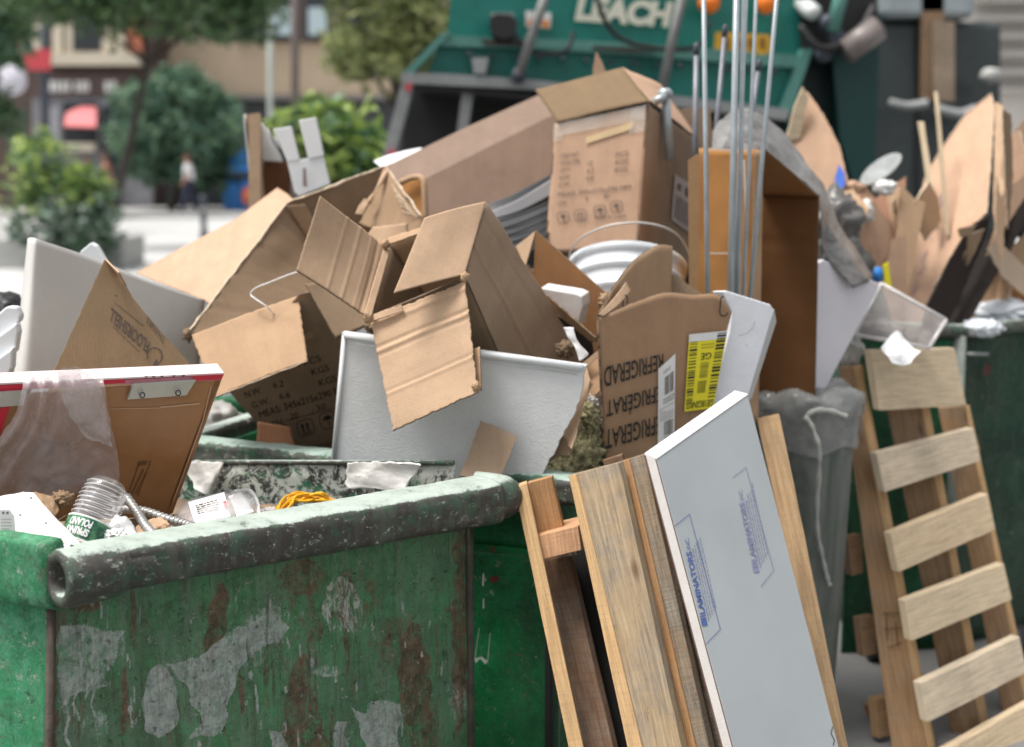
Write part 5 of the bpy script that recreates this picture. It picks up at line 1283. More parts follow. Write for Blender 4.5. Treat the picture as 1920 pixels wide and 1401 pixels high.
# ---- metal rods
rod = plain('grey_steel_rod', (.36, .40, .42), .35, .15, 20, metal=.35)
for i, (a, b, r, lab) in enumerate((((1327, 560), (1316, -260), .0062, 'leftmost thin steel rod of the upright bundle'), ((1370, 560), (1386, -260), .0085, 'thick steel rod in the middle of the upright bundle'), ((1384, 560), (1399, -240), .0058, 'steel rod just right of the thick one'),
                               ((1394, 560), (1428, -250), .0052, 'fourth steel rod from the left, crossing behind the middle ones'), ((1377, 560), (1408, -230), .0050, 'thin steel rod pressed against the thick middle one'), ((1406, 560), (1478, -250), .0060, 'rightmost steel rod of the bundle, leaning out to the right'))):
    p, q_ = P(*a, 3.50 + i * .014), P(*b, 3.58 + i * .014)
    lo = p + (p - q_) * .35
    o = thing('steel_rod', lab, 'rod', lo, 'steel rods standing upright in the pile')
    tube('bar', [lo, q_], r, rod, o, straight=True, seg=10)
    lathe('end_cap', q_, q_ - lo, [(r * 1.2, -.01), (r * 1.2, 0)], dark_metal, o, 10)
for i, (a, b, r, lab) in enumerate((((1302, 330), (1306, 84), .0085, 'short grey stake left of the rods'), ((1352, 300), (1330, 300), 0, ''), ((1335, 330), (1360, 50), .0075, 'grey hooked stake behind the leftmost rod'), ((1398, 300), (1424, 115), .0075, 'short grey stake behind the middle of the rods'))):
    if not r: continue
    p, q_ = P(*a, 4.25), P(*b, 4.3)
    lo = p + (p - q_) * .5
    o = thing('steel_stake', lab, 'stake', lo, 'short grey stakes behind the rods')
    tube('bar', [lo, q_], r, plain('grey_stake%d' % i, (.17, .18, .205), .45, .2, 12, metal=.3), o, straight=True, seg=10)
    lathe('cap', q_, q_ - lo, [(r * 1.15, -.03), (r * 1.15, .0), (r * .6, .006)], dark_metal, o, 10)
o = thing('steel_stake', 'short grey stake with a bolt on top, at the corner of the printed carton', 'stake', P(1250, 260, 4.1), 'short grey stakes behind the rods')
tube('bar', [P(1255, 300, 4.1), P(1247, 172, 4.1)], .014, rod, o, straight=True, seg=10)
tube('bolt', [P(1222, 193, 4.08), P(1250, 180, 4.08)], .012, rod, o, straight=True, seg=8)
lathe('cap', P(1247, 172, 4.1), (0, 0, 1), [(.022, -.015), (.022, 0), (.012, .01)], rod, o, 12)

# ---- tall printed carton with raised flap (behind)
bc_ = thing('cardboard_box', 'tall printed carton with its top flap raised, standing behind the white bucket', 'box', P(1160, 340, 4.2))
c0_, c1_, c2_, c3_ = P(1022, 474, 4.10), P(1196, 470, 3.98), P(1216, 196, 4.0), P(1041, 232, 4.12)
e1_, e2_ = P(1292, 505, 4.45), P(1312, 268, 4.45)
pf = patch('front_panel', [c0_, c1_, c2_, c3_], CB['pink'], .005, (20, 30), .0008, parent=bc_, edge=EDGE)
patch('side_panel', [c1_, e1_, e2_, c2_], CB['grey'], .005, (20, 30), .0015, parent=bc_, edge=EDGE)
e0_ = c0_ + (e1_ - c1_); e3_ = c3_ + (e2_ - c2_)
patch('side_panel', [e0_, c0_, c3_, e3_], CB['grey'], .005, parent=bc_, edge=EDGE); patch('back_panel', [e1_, e0_, e3_, e2_], CB['grey'], .005, parent=bc_, edge=EDGE)
patch('flap', Q((1043, 228, 4.11), (1216, 190, 3.99), (1166, 126, 4.22), (1003, 168, 4.3)), cardboard('cardboard_olive', (.18, .122, .068)), .005, (20, 14), .002, parent=bc_, edge=EDGE, jag=.003)
patch('flap', Q((1218, 190, 4.0), (1312, 262, 4.44), (1240, 160, 4.5), (1168, 126, 4.24)), CB['pink'], .005, (14, 14), .002, parent=bc_, edge=EDGE)
fr3 = [c0_, c1_, c2_, c3_]
clt = film('clear_tape', (.75, .74, .68), .28, .15)
marks('clear_tape', fr3, [(-.01, .9, .96, 1.0), (-.0, .86, .1, .93), (.82, .82, .98, 1.0)], clt, bc_, .004)
gi = plain('grey_brown_ink', (.13, .10, .085), .8, .3, 60)
def ft(s, u, v, wd, h, mat=None): lettering('printed_lettering', s, [bil(fr3, u, v), bil(fr3, u + wd, v), bil(fr3, u + wd, v + h), bil(fr3, u, v + h)], mat or gi, bc_, off=.004)
for s, u, v, wd in (('ITEM NO:', .1, .72, .2), ('COLOR:', .1, .665, .22), ('QTY:', .1, .61, .12), ('N.W:', .1, .555, .12), ('G.W:', .1, .50, .12), ('12', .40, .635, .05), ('6.2', .40, .58, .07), ('6.8', .40, .525, .07), ('PCS', .70, .67, .13), ('KGS', .70, .615, .13), ('KGS', .70, .56, .13), ('MEAS: 345x215x290 MM', .1, .43, .78), ('CTN:', .1, .36, .1), ('9', .4, .375, .03), ('50', .6, .385, .05), ('MADE IN CHINA', .52, .235, .34)):
    ft(s, u, v, wd, .032 if s != 'MADE IN CHINA' else .02)
lp_ = Plane((1022, 474, 4.095), (1196, 470, 3.975), (1041, 232, 4.115))
icon_set(lp_, (('glass', 1056, 408), ('arrows', 1088, 404), ('umbrella', 1125, 396), ('glass', 1156, 388)), 21, -.12, bc_, gi)
marks('yellowed_strip', fr3, [[(.36, .80), (.86, .85), (.86, .90), (.36, .85)]], plain('yellowed_paper', (.62, .46, .26)), bc_, .004)
pls_ = Plane((1196, 470, 3.98), (1292, 505, 4.45), (1216, 196, 4.0))
sdq = [pls_.at(1256, 412, .003), pls_.at(1296, 440, .003), pls_.at(1303, 352, .003), pls_.at(1263, 326, .003)]
sticker('side_label', sdq, plain('pinkish_label', (.50, .42, .40), .7, .08), bc_, .004)
marks('fine_print', sdq, line_rects(9, 3, .45, .1, .6, .1, .9) + [(.15, .72, .3, .85), (.5, .7, .7, .88)], gi, bc_, .006)

# ---- white bucket with wire handle
bk_ = thing('bucket', 'white plastic bucket with a wire handle in front of the printed carton', 'bucket', P(1180, 640, 3.78))
c = P(1176, 500, 3.84)
bax = Vector((.06, .48, .87)).normalized()
lathe('pail', c, bax, [(.128, -.36), (.145, -.12), (.153, -.115), (.153, -.105), (.147, -.10), (.149, -.065), (.158, -.06), (.158, -.05), (.152, -.045), (.153, -.02), (.161, -.016), (.161, .0), (.155, .004), (.150, .0), (.146, -.05), (.125, -.34)], plain('white_bucket_plastic', (.66, .69, .72), .35, .06, 5), bk_, 48)
tube('wire_handle', [c + Vector((-.165, -.02, -.03)), c + Vector((-.15, -.08, .06)), c + Vector((-.08, -.13, .11)), c + Vector((.02, -.15, .125)), c + Vector((.11, -.12, .10)), c + Vector((.16, -.05, .04)), c + Vector((.165, -.02, -.02))], .0028, plain('dull_wire', (.55, .52, .48), .4, .1, metal=.2), bk_, 6, 6)
patch('warning_label', [c + Vector((.085, -.140, -.16)), c + Vector((.15, -.055, -.155)), c + Vector((.157, -.052, -.05)), c + Vector((.09, -.145, -.055))], plain('label_grey_print', (.55, .50, .45), .6, .5, 60), .001, (8, 4), 0, parent=bk_)

# ---- long carton and ribbed dark plastic behind
lc = thing('long_carton', 'long brown cardboard carton sloping up behind the pile to the truck', 'box', P(900, 320, 4.6))
plA = Plane((720, 320, 4.35), (1040, 172, 4.7), (800, 400, 4.35))
plate('top_panel', [(700, 318), (735, 306), (880, 236), (1010, 178), (1060, 165), (1052, 208), (790, 340), (760, 352)], Plane((735, 306, 4.4), (1010, 178, 4.75), (790, 340, 4.30)), cardboard('cardboard_mauve', (.235, .165, .125), fl=.01, scuff=.08), .005, 0, EDGE, lc)
plate('front_panel', [(752, 356), (790, 341), (1052, 208), (1070, 300), (1060, 330), (960, 372), (850, 410), (780, 440), (730, 400)], Plane((790, 341, 4.295), (1052, 208, 4.60), (850, 410, 4.25)), cardboard('cardboard_mauve_dark', (.225, .15, .11), fl=.01, scuff=.05), .005, 0, EDGE, lc)
o = thing('cardboard_box', 'carton edge folded over just right of the big open box rim', 'box', P(775, 370, 4.1))
patch('side_panel', Q((745, 440, 4.1), (797, 425, 4.05), (790, 334, 4.08), (752, 342, 4.12)), CB['orange'], .005, parent=o, edge=EDGE)
tube('rolled_edge', Q((750, 343, 4.09), (775, 333, 4.07), (792, 336, 4.05), (796, 360, 4.04), (798, 410, 4.03)), .009, CB['tan'], o)
dk_pl = plain('dark_grey_ribbed_plastic', (.045, .047, .05), .35, .2, 2)
o = thing('ribbed_panel', 'dark ribbed plastic panel behind the open box and the printed carton', 'plastic panel', P(980, 400, 4.2))
surf('sheet', [Q((905, 385, 4.2), (960, 365, 4.22), (1035, 325, 4.28), (1060, 315, 4.3)), Q((915, 400, 4.18), (970, 385, 4.2), (1030, 358, 4.24), (1060, 350, 4.26)), Q((930, 440, 4.12), (980, 425, 4.15), (1030, 405, 4.18), (1060, 400, 4.2)), Q((960, 480, 4.05), (1000, 470, 4.08), (1030, 460, 4.1), (1060, 455, 4.12))], dk_pl, .004, 6, .002, 6, o)
surf('pale_edge', [Q((915, 398, 4.17), (970, 375, 4.19), (1040, 332, 4.25)), Q((920, 412, 4.16), (975, 396, 4.18), (1036, 365, 4.22))], plain('worn_grey_plastic', (.25, .25, .26), .5, .15, 5), .002, 6, .001, 6, o)
for k in range(5):
    tube('rib', Q((925 + k * 8, 418 + k * 13, 4.13 - k * .02), (975 + k * 6, 402 + k * 13, 4.15 - k * .02), (1035, 378 + k * 14, 4.19 - k * .02)), .004, dk_pl, o)
# ---- big folded sheets at left-back
o = plate('cardboard_sheet', [(255, 512), (330, 470), (440, 412), (520, 352), (536, 362), (700, 500), (640, 620), (430, 590), (378, 560)], Plane((255, 512, 4.2), (525, 352, 4.3), (378, 560, 4.0)), CB['pink'], .005, .001, EDGE)
tag(o, 'large peach coloured cardboard sheet lying behind the big open box at left', 'cardboard')
wp = plain('white_satin_board', (.64, .62, .59), .55, .06, 4, bump=.0004)
o = surf('curved_board', [Q((52, 447, 3.30), (62, 446, 3.22), (90, 455, 3.24), (170, 482, 3.34), (270, 522, 3.45), (385, 562, 3.6)), Q((40, 560, 3.28), (52, 560, 3.20), (85, 565, 3.22), (170, 580, 3.32), (270, 600, 3.43), (380, 620, 3.58)), Q((24, 720, 3.24), (38, 720, 3.16), (80, 725, 3.18), (170, 730, 3.28), (270, 740, 3.4), (370, 745, 3.55))], wp, .006, 6, .0006, 3)
tag(o, 'large curved off white board standing at left behind the kraft triangle', 'board')
V0 = plain('bright_white_board', (.72, .74, .76), .6, .04)
o = plate('board_offcut', [(150, 472), (170, 455), (180, 462), (198, 492), (195, 520), (150, 500)], PL(3.55), V0, .03, 0, bevel=.003)
tag(o, 'small white board corner peeping over the curved white board', 'board')
for i, (pts, Y, lab) in enumerate(([[(-30, 610), (12, 575), (30, 576), (38, 592), (36, 602), (-30, 660)], 3.1, 'upper white strip at the far left edge'], [[(-30, 650), (30, 606), (34, 622), (28, 660), (-30, 700)], 3.08, 'second white strip below the upper one at the far left edge'], [[(-30, 690), (24, 652), (22, 690), (12, 706), (-30, 720)], 3.06, 'lowest white strip at the far left edge'])):
    o = plate('plastic_strip', pts, PL(Y), V0, .03, 0, bevel=.004); tag(o, lab, 'strip', 'white strips at the far left edge')
o = lump('rubbish_bag', P(5, 585, 3.5), (.06, .06, .05), BLACK, .15, 2); tag(o, 'black bag end at the far left behind the white strips', 'bag')
o = lump('rubbish_bag', P(22, 715, 3.3), (.05, .05, .05), BLACK, .15, 2); tag(o, 'black bag below the white strips at the far left', 'bag')
# kraft triangle carton with floor shell print
PK = Plane((196, 488, 2.98), (100, 700, 2.86), (362, 692, 3.02))
kt = thing('flattened_carton', 'kraft carton corner with upside down flooring print, in front of the curved white board', 'box', P(220, 620, 2.95))
plate('panel', [(197, 487), (222, 512), (250, 560), (300, 620), (368, 695), (360, 740), (90, 740), (104, 690), (150, 590)], PK, CB['floor'], .006, .001, EDGE, kt)
plate('side_fold', [(197, 487), (222, 512), (236, 538), (225, 520), (208, 505)], Plane((197, 487, 2.975), (236, 538, 3.0), (205, 505, 3.05)), CB['light'], .003, 0, None, kt)
def pk(*p): return [PK.at(x, y) for x, y in p]
lettering('printed_lettering', 'FLOORSHELL', pk((282, 641), (209, 576), (203, 600), (275, 663)), gi, kt, bold=.02)
lettering('printed_lettering', 'THANKS', pk((311, 634), (277, 594), (273, 603), (306, 645)), gi, kt)
pxmarks('round_emblem', stroke([(290 + 14 * math.cos(a), 668 + 16 * math.sin(a)) for a in [x * .35 for x in range(8, 22)]], 2.4) + [[(284, 690), (294, 672), (298, 690)]], PK, gi, kt)
pxmarks('fine_print', stroke([(215, 567), (270, 612)], 1) + stroke([(212, 612), (262, 660)], 1) + stroke([(216, 553), (220, 556)], 2), PK, gi, kt)
o = lump('rubbish_bag', P(410, 790, 3.75), (.06, .06, .055), plain('grey_white_bag', (.34, .33, .31), .6, .3, 8), .2, 2, 4); tag(o, 'grey white bag end showing between the door panel and the printed box', 'bag')

# ---- white plastic piece and box at upper left-middle
o = thing('cardboard_box', 'narrow carton standing upright behind the big open box, with a white strip inside', 'box', P(500, 300, 4.6))
pbox('front_edge', 466, 214, 488, 400, 4.55, .012, CB['light'], o)
patch('left_panel', Q((488, 400, 4.85), (472, 400, 4.55), (456, 214, 4.55), (470, 216, 4.85)), PAPER, .004, parent=o)
patch('side_panel', Q((484, 390, 4.56), (505, 380, 4.9), (488, 212, 4.9), (466, 214, 4.55)), CB['light'], .005, parent=o, edge=EDGE)
patch('back_panel', Q((492, 380, 4.8), (545, 380, 4.82), (545, 302, 4.82), (494, 302, 4.8)), cardboard('cardboard_deep_brown', (.16, .07, .035)), .005, parent=o)
patch('white_liner', Q((492, 302, 4.79), (530, 304, 4.79), (520, 262, 4.79), (490, 230, 4.79)), WHITE, .005, parent=o)
tube('paper_wire', Q((508, 240, 4.7), (512, 262, 4.7), (528, 290, 4.7), (534, 305, 4.7)), .003, BLACK, o)
wpl = thing('plastic_bracket', 'white plastic bracket with two upright prongs above the big open box', 'bracket', P(570, 310, 4.3))
hpl = PL(4.35)
plate('plate', [(538, 302), (560, 300), (605, 292), (619, 345), (560, 368), (552, 360)], hpl, WHITE, .02, 0, parent=wpl, bevel=.002)
plate('prong', [(512, 242), (546, 237), (561, 300), (539, 304)], PL(4.348), WHITE, .02, 0, parent=wpl, bevel=.002)
plate('prong', [(560, 226), (592, 220), (607, 292), (578, 298)], PL(4.346), WHITE, .02, 0, parent=wpl, bevel=.002)
plate('slot', [(568, 316), (573, 314), (576, 350), (568, 350)], PL(4.33), plain('mauve_grey', (.25, .19, .19)), .002, 0, parent=wpl)
o = surf('plastic_scrap', [Q((700, 302, 4.5), (735, 288, 4.5), (790, 276, 4.5)), Q((720, 318, 4.45), (750, 306, 4.45), (790, 290, 4.45))], WHITE, .003, 6, .003, 10); tag(o, 'white sheet edge along the top of the long carton', 'plastic scrap')

# ================================================================== CONTENTS OF THE FRONT DUMPSTER
# cabinet door / panel with red top edge
PD = Plane((420, 705, 2.74), (-40, 745, 2.50), (315, 950, 2.80))
panm = M('orange_brown_panel'); ob_ = panm.tc.outputs['Object']
c_ = panm.mix(panm.ramp(panm.noise(ob_, 9, 6, .7), .3, .7), (.33, .155, .06), (.42, .215, .095)); c_ = panm.mix(panm.ramp(panm.noise(ob_, 70, 5, .8), .62, .75, 0, .5), c_, (.55, .34, .2))
panm.out(c_, .38, panm.bump(panm.noise(ob_, 12, 4), .2, .002))
dp = thing('door_panel', 'orange brown panel with a red and white taped top edge and a metal plate, standing in the front dumpster', 'panel', PD.at(200, 850))
plate('panel', [(414, 712), (-120, 752), (-120, 990), (309, 968), (318, 950)], PD, panm.m, .004, 0, parent=dp)
redm = plain('red_tape', (.62, .02, .05), .35, .1, 6); pinkm = plain('white_worn_tape', (.72, .60, .60), .4, .12, 14)
top0 = [(-120, 706), (0, 703), (180, 699), (300, 695), (400, 690), (420, 702), (414, 713), (300, 718), (190, 722), (0, 734), (-120, 742)]
tp = plate('taped_edge', [(-120, 742), (-120, 727), (0, 722), (190, 714), (300, 710), (420, 702), (415, 713), (300, 718), (190, 722), (0, 733)], Plane((420, 705, 2.735), (-40, 735, 2.495), (315, 950, 2.795)), pinkm, .006, 0, parent=dp)
def Dq(*p): return [PD.at(x, y, .006) for x, y in p]
tq = Dq((-120, 727), (420, 702)); bk_off = Vector((-.02, .11, .012))
redp = plain('pink_tape', (.62, .22, .28), .4, .2, 18)
tp.data.materials[0] = redp
box8('top_edge', [tq[0], tq[1], tq[1] + Vector((-.02, .035, 0.01)), tq[0] + Vector((-.02, .035, .01)), tq[0] + Vector((0, 0, .003)), tq[1] + Vector((0, 0, .003)), tq[1] + Vector((-.02, .035, .016)), tq[0] + Vector((-.02, .035, .016))], pinkm, dp)
pxmarks('red_tape', [[(362, 705), (420, 702), (415, 712), (362, 714)], [(190, 713), (232, 711), (236, 718), (190, 721)], [(-110, 729), (48, 720), (48, 731), (-110, 741)]], Plane((420, 705, 2.733), (-40, 735, 2.493), (315, 950, 2.793)), redm, dp, .002)
pxmarks('tape_writing', [[(x, 706 - (x - 270) * .03), (x + 8, 705 - (x - 270) * .03), (x + 4, 709 - (x - 270) * .03)] for x in (270, 284, 300, 322, 340)], Plane((420, 705, 2.731), (-40, 735, 2.491), (315, 950, 2.791)), INKF, dp, .003)
box8('panel_edge', [PD.at(309, 968), PD.at(324, 962), PD.at(324, 962) + Vector((-.01, .03, 0)), PD.at(309, 968) + Vector((-.01, .03, 0)), PD.at(403, 714), PD.at(417, 708), PD.at(417, 708) + Vector((-.01, .03, 0)), PD.at(403, 714) + Vector((-.01, .03, 0))], plain('worn_orange_edge', (.33, .17, .08), .5, .25, 30), dp)
pl_p = plate('metal_plate', [(251, 721), (368, 713), (350, 742), (239, 750)], Plane((420, 705, 2.728), (-40, 745, 2.488), (315, 950, 2.788)), plain('brushed_aluminium', (.52, .52, .48), .35, .06, 5, metal=.4), .008, 0, parent=dp, bevel=.001)
for x, y in ((267, 741), (334, 737)): tube('screw_ring', [PD.at(x + 4.5 * math.cos(a), y + 5 * math.sin(a), .016) for a in [k * .7 for k in range(10)]], .0012, dark_metal, pl_p, 6, 3)
pxmarks('scuff_line', stroke([(205, 767), (300, 765)], 1.6) + stroke([(300, 764), (374, 757)], 3) + stroke([(396, 725), (380, 790), (325, 940)], 2), PD, plain('pale_scuff', (.58, .38, .25), .5), dp)
pxmarks('warning_print', stroke([(262, 866), (240, 928)], 2) + [[(260, 866), (277, 864), (274, 872), (258, 874)]] + stroke([(283, 864), (258, 930)], 1.6) + stroke([(269, 880), (247, 926)], 3) + stroke([(275, 884), (254, 926)], 1.6), PD, plain('brown_print_panel', (.17, .08, .03), .6), dp)
pxmarks('red_face', [[(-110, 741), (46, 732), (46, 744), (-110, 750)], [(-110, 800), (20, 760), (0, 815), (-60, 900), (-110, 900)]], PD, redm, dp, .004)
plate('metal_strip', [(-110, 742), (50, 733), (44, 760), (-110, 772)], Plane((420, 705, 2.728), (-40, 745, 2.488), (315, 950, 2.788)), plain('silver_strip', (.50, .48, .44), .35, .08, 5, metal=.3), .004, 0, parent=dp)
# handwritten marker scrawl on the panel
scr = []
def scrawl(pts): 
    c2 = cat([Vector((x, y, 0)) for x, y in pts], 5); return stroke([(p.x, p.y) for p in c2], 2.4)
for pts in (((60, 862), (72, 840), (90, 826), (98, 840), (84, 854), (100, 850)), ((92, 840), (112, 832), (132, 836), (128, 856)), ((50, 915), (60, 895), (72, 905), (80, 920)), ((84, 922), (90, 900), (104, 898), (104, 918), (90, 922)), ((108, 916), (118, 898), (126, 912), (134, 890)), ((136, 912), (150, 870)), ((142, 898), (156, 894)), ((152, 906), (172, 880))):
    scr += scrawl(pts)
pxmarks('marker_scrawl', scr, PD, INK, dp, .002)
# translucent plastic sheet hanging over the panel
flm = film('pinkish_clear_film', (.66, .59, .60), .44, .25)
def Dp(x, y, o): return PD.at(x, y, .014 + o)
rows = []; rf_ = random.Random(6)
offs = [rf_.uniform(.0, .022) if k % 2 else .002 for k in range(12)]
for y_, xl, xr_ in ((703, 38, 192), (722, 42, 196), (770, 30, 203), (815, 2, 212), (850, -30, 220), (885, -60, 224), (912, -78, 222), (932, -90, 206)):
    g_ = min(1, (y_ - 700) / 60)
    rows.append([Dp(xl + (xr_ - xl) * k / 11, y_ + (8 * math.sin(k * 1.9) if y_ > 900 else 0) - (5 if y_ < 720 else 0) * math.sin(k * .28), offs[k] * (.4 + .6 * g_) - (.035 if y_ < 710 else .0)) for k in range(12)])
o = surf('plastic_sheet', rows, flm, 0, 6, .0022, 34, None, ridge=True, jag=.003)
tag(o, 'pinkish translucent plastic sheet hanging over the panel with the metal plate', 'plastic sheet')
o = surf('plastic_sheet', [[Dp(108, 694, .03), Dp(140, 688, .035), Dp(165, 700, .03)], [Dp(112, 730, .03), Dp(150, 732, .03), Dp(190, 730, .028)], [Dp(130, 780, .025), Dp(165, 790, .03), Dp(200, 780, .026)], [Dp(160, 820, .022), Dp(190, 830, .024), Dp(212, 838, .022)]], film('clear_film_fold', (.68, .64, .65), .38, .2), 0, 10, .004, 30, None, ridge=True, jag=.003)
tag(o, 'smaller folded piece of clear film on top of the pinkish plastic sheet', 'plastic sheet')

# bottle
clr = clear('clear_bottle_plastic')
pb0 = P(150, 1030, 2.40); pb1 = P(197, 925, 2.46); axb = (pb1 - pb0).normalized()
ribm = film('rib_highlight_film', (.85, .86, .88), .5, .1)
bt = thing('water_bottle', 'clear ribbed plastic water bottle with a green and white label, lying bottom up', 'bottle', pb0)
R_ = .041
prof = [(.012, -.09), (.013, -.075), (.028, -.055), (.037, -.03)]
for k in range(16):
    h = -.02 + k * .0085
    prof.append((R_ * (1 if k % 2 else .88) * (1 - max(0, k - 11) * .018), h))
prof += [(R_ * .84, .122), (R_ * .66, .131), (R_ * .4, .134), (.004, .128)]
lathe('bottle', pb0, axb, prof, clr, bt, 40, caps=False)
for k in range(8): lathe('rib', pb0 + axb * (.058 + k * .0085), axb, [(R_ * (.985 - max(0, k - 4) * .03), 0), (R_ * (1.012 - max(0, k - 4) * .03), .0012), (R_ * (.985 - max(0, k - 4) * .03), .0024)], ribm, bt, 32, caps=False)  # whitish rings added as painted highlights on the ribs
# label facing the camera
lb = []
xr = axb.cross((Vector((0, 0, CAMZ)) - pb0).normalized()).normalized(); yr = xr.cross(axb)
if yr.dot(Vector((0, 0, CAMZ)) - pb0) < 0: yr = -yr
def cyl(a, h, r): return pb0 + axb * h + (xr * math.sin(a) + yr * math.cos(a)) * r
def cylpatch(name, a0, a1, h0, h1, r, mat, parent, n=24):
    V = []; F = []
    for i in range(n + 1):
        a = a0 + (a1 - a0) * i / n; V += [cyl(a, h0, r), cyl(a, h1, r)]
    F = [[2 * i, 2 * i + 2, 2 * i + 3, 2 * i + 1] for i in range(n)]
    return build(name, V, F, mat, None, None, parent, smooth=True)
lg = M('green_white_label'); ob_ = lg.tc.outputs['Object']
lg.out(lg.mix(lg.ramp(lg.noise(ob_, 60, 5, .7), .42, .6), (.008, .09, .045), (.10, .26, .13)), .3)
lab_ = cylpatch('label', -1.6, 1.6, .008, .047, R_ + .0012, lg.m, bt)
cylpatch('label_edge', -1.6, 1.6, .003, .008, R_ + .0014, PAPER, bt)
cylpatch('label_edge', -1.6, 1.6, .047, .050, R_ + .0014, PAPER, bt)
def cyltext(s, a0, a1, h0, h1, mat):
    V, F = text_mesh(s, .04)
    return build('label_lettering', [cyl(a1 - (a1 - a0) * u, h1 - (h1 - h0) * v, R_ + .0022) for u, v in V], F, mat, None, None, bt)
sgn = 1 if proj(cyl(.5, .02, R_))[0] > proj(cyl(-.5, .02, R_))[0] else -1
cyltext('POLAND', -.95 * sgn, .05 * sgn, .029, .043, PAPER); cyltext('SPRING', -.95 * sgn, .05 * sgn, .013, .027, PAPER)
# papers
def paper(name, pts, Y, lab, mat=PAPER, cat_='paper', lines=0, t=.0006, crum=.004, seed=0):
    o = surf(name, [[P(*p) for p in r] for r in pts], mat, t, 8, crum, 16, None)
    tag(o, lab, cat_); return o
o = paper('paper_sheet', [[(-30, 938, 2.42), (10, 930, 2.44), (44, 921, 2.45)], [(-30, 975, 2.38), (20, 965, 2.40), (70, 945, 2.42)], [(-30, 1040, 2.33), (40, 1036, 2.34), (110, 1030, 2.35)]], 0, 'white crumpled paper sheet at the left edge of the front dumpster')
o = paper('paper_sheet', [[(44, 921, 2.44), (62, 924, 2.43)], [(60, 950, 2.40), (100, 966, 2.40)], [(62, 1000, 2.36), (150, 1018, 2.35)], [(70, 1040, 2.33), (178, 1048, 2.33)]], 0, 'printed white paper leaf with thin grey lines beside the bottle')
PLp = Plane((60, 930, 2.425), (180, 1045, 2.315), (60, 1020, 2.335))
pxmarks('printed_line', stroke([(84, 992), (124, 966)], 1) + stroke([(72, 1006), (130, 980)], .8) + stroke([(88, 1016), (150, 1000)], .8) + stroke([(104, 1024), (160, 1008)], .8) + [[(x, y), (x + 4, y), (x + 4, y + 4), (x, y + 4)] for x, y in ((56, 932), (36, 964), (84, 979))], PLp, INKF, o, .006)
o = plate('receipt', [(-30, 956), (18, 956), (27, 968), (30, 1012), (-30, 1012)], PL(2.325), PAPER, .0006)
tag(o, 'small printed card with rows of dots at the lower left edge', 'card')
pxmarks('printed_line', [[(x, y), (x + 4, y), (x + 4, y + 4), (x, y + 4)] for y in (960, 998) for x in (4, 12)] + stroke([(2, 974), (22, 974)], .8) + stroke([(2, 980), (20, 980)], .8) + stroke([(2, 986), (22, 986)], .8) + stroke([(2, 992), (18, 992)], .8), PL(2.3235), INKF, o, .0)
# crumpled brown paper between
for pts, mt, lab in (([[(60, 925, 2.5), (95, 930, 2.5), (110, 955, 2.5)], [(70, 940, 2.47), (90, 962, 2.46), (104, 975, 2.46)], [(85, 955, 2.46), (98, 975, 2.45), (104, 985, 2.45)]], CB['tan'], 'crumpled brown paper scrap behind the bottle'),
                 ([[(230, 1010, 2.43), (262, 985, 2.46), (300, 970, 2.5)], [(245, 1022, 2.41), (275, 1000, 2.44), (320, 985, 2.48)]], CB['light'], 'tan cardboard scrap under the metal conduit'),
                 ([[(196, 990, 2.42), (220, 968, 2.46), (246, 975, 2.46)], [(205, 1020, 2.38), (230, 1010, 2.40), (262, 1008, 2.42)]], PAPER, 'white crumpled tissue right of the bottle')):
    o = surf('paper_scrap', [Q(*r) for r in pts], mt, .001, 8, .007, 30, None, ridge=True, jag=.003); tag(o, lab, 'paper')
# flexible metal conduit
cond = plain('galvanised_conduit', (.42, .41, .39), .35, .2, 60, metal=.6)
def conduit(pts, lab):
    o = tube('metal_conduit', [P(*p) for p in pts], .0078, cond, None, 14, 34, rf=lambda s: 1 + .16 * math.sin(s * math.pi * 2 * rib)); tag(o, lab, 'conduit')
rib = 15
conduit([(237, 932, 2.53), (258, 962, 2.49), (272, 985, 2.455), (290, 1005, 2.41)], 'short piece of ribbed metal conduit crossing over the longer one')
rib = 22
conduit([(215, 958, 2.56), (240, 955, 2.55), (275, 960, 2.53), (310, 972, 2.51), (345, 982, 2.495), (368, 990, 2.48)], 'longer ribbed metal conduit lying between the bottle and the clear food box')
# clamshell
cl = thing('food_box', 'clear plastic food box with a white price label, tipped in the front dumpster', 'food box', P(420, 950, 2.65))
surf('box', [Q((325, 975, 2.66), (345, 945, 2.70), (395, 925, 2.74), (450, 918, 2.78), (476, 925, 2.80)), Q((330, 988, 2.60), (355, 965, 2.61), (405, 948, 2.64), (460, 935, 2.70), (486, 945, 2.72)), Q((345, 1000, 2.56), (370, 990, 2.56), (420, 978, 2.60), (468, 965, 2.65), (490, 972, 2.68))], film('cloudy_clear_plastic', (.66, .66, .68), .5, .12), 0, 8, .004, 20, cl)
surf('inner_orange', [Q((330, 972, 2.68), (365, 955, 2.70)), Q((338, 985, 2.65), (372, 972, 2.67))], plain('orange_food', (.55, .22, .08), .6, .3, 30), .002, 6, .003, 40, cl)
lq = Q((366, 987, 2.565), (432, 972, 2.62), (420, 926, 2.70), (352, 945, 2.65))
sticker('price_label', lq, PAPER, cl, .004)
marks('fine_print', lq, line_rects(5, 4, .4, .35, .8, .15, .75), INKF, cl, .006)
marks('pink_mark', lq, [(.9, .3, .97, .6)], redm, cl, .006)
surf('white_side', [Q((428, 930, 2.70), (452, 922, 2.75)), Q((446, 972, 2.61), (478, 960, 2.66))], PAPER, .001, 6, .002, 20, cl)
tube('box_rim', Q((440, 922, 2.74), (468, 920, 2.78), (482, 940, 2.73), (486, 965, 2.67)), .004, film('clear_rim', (.8, .8, .8), .6, .1), cl)
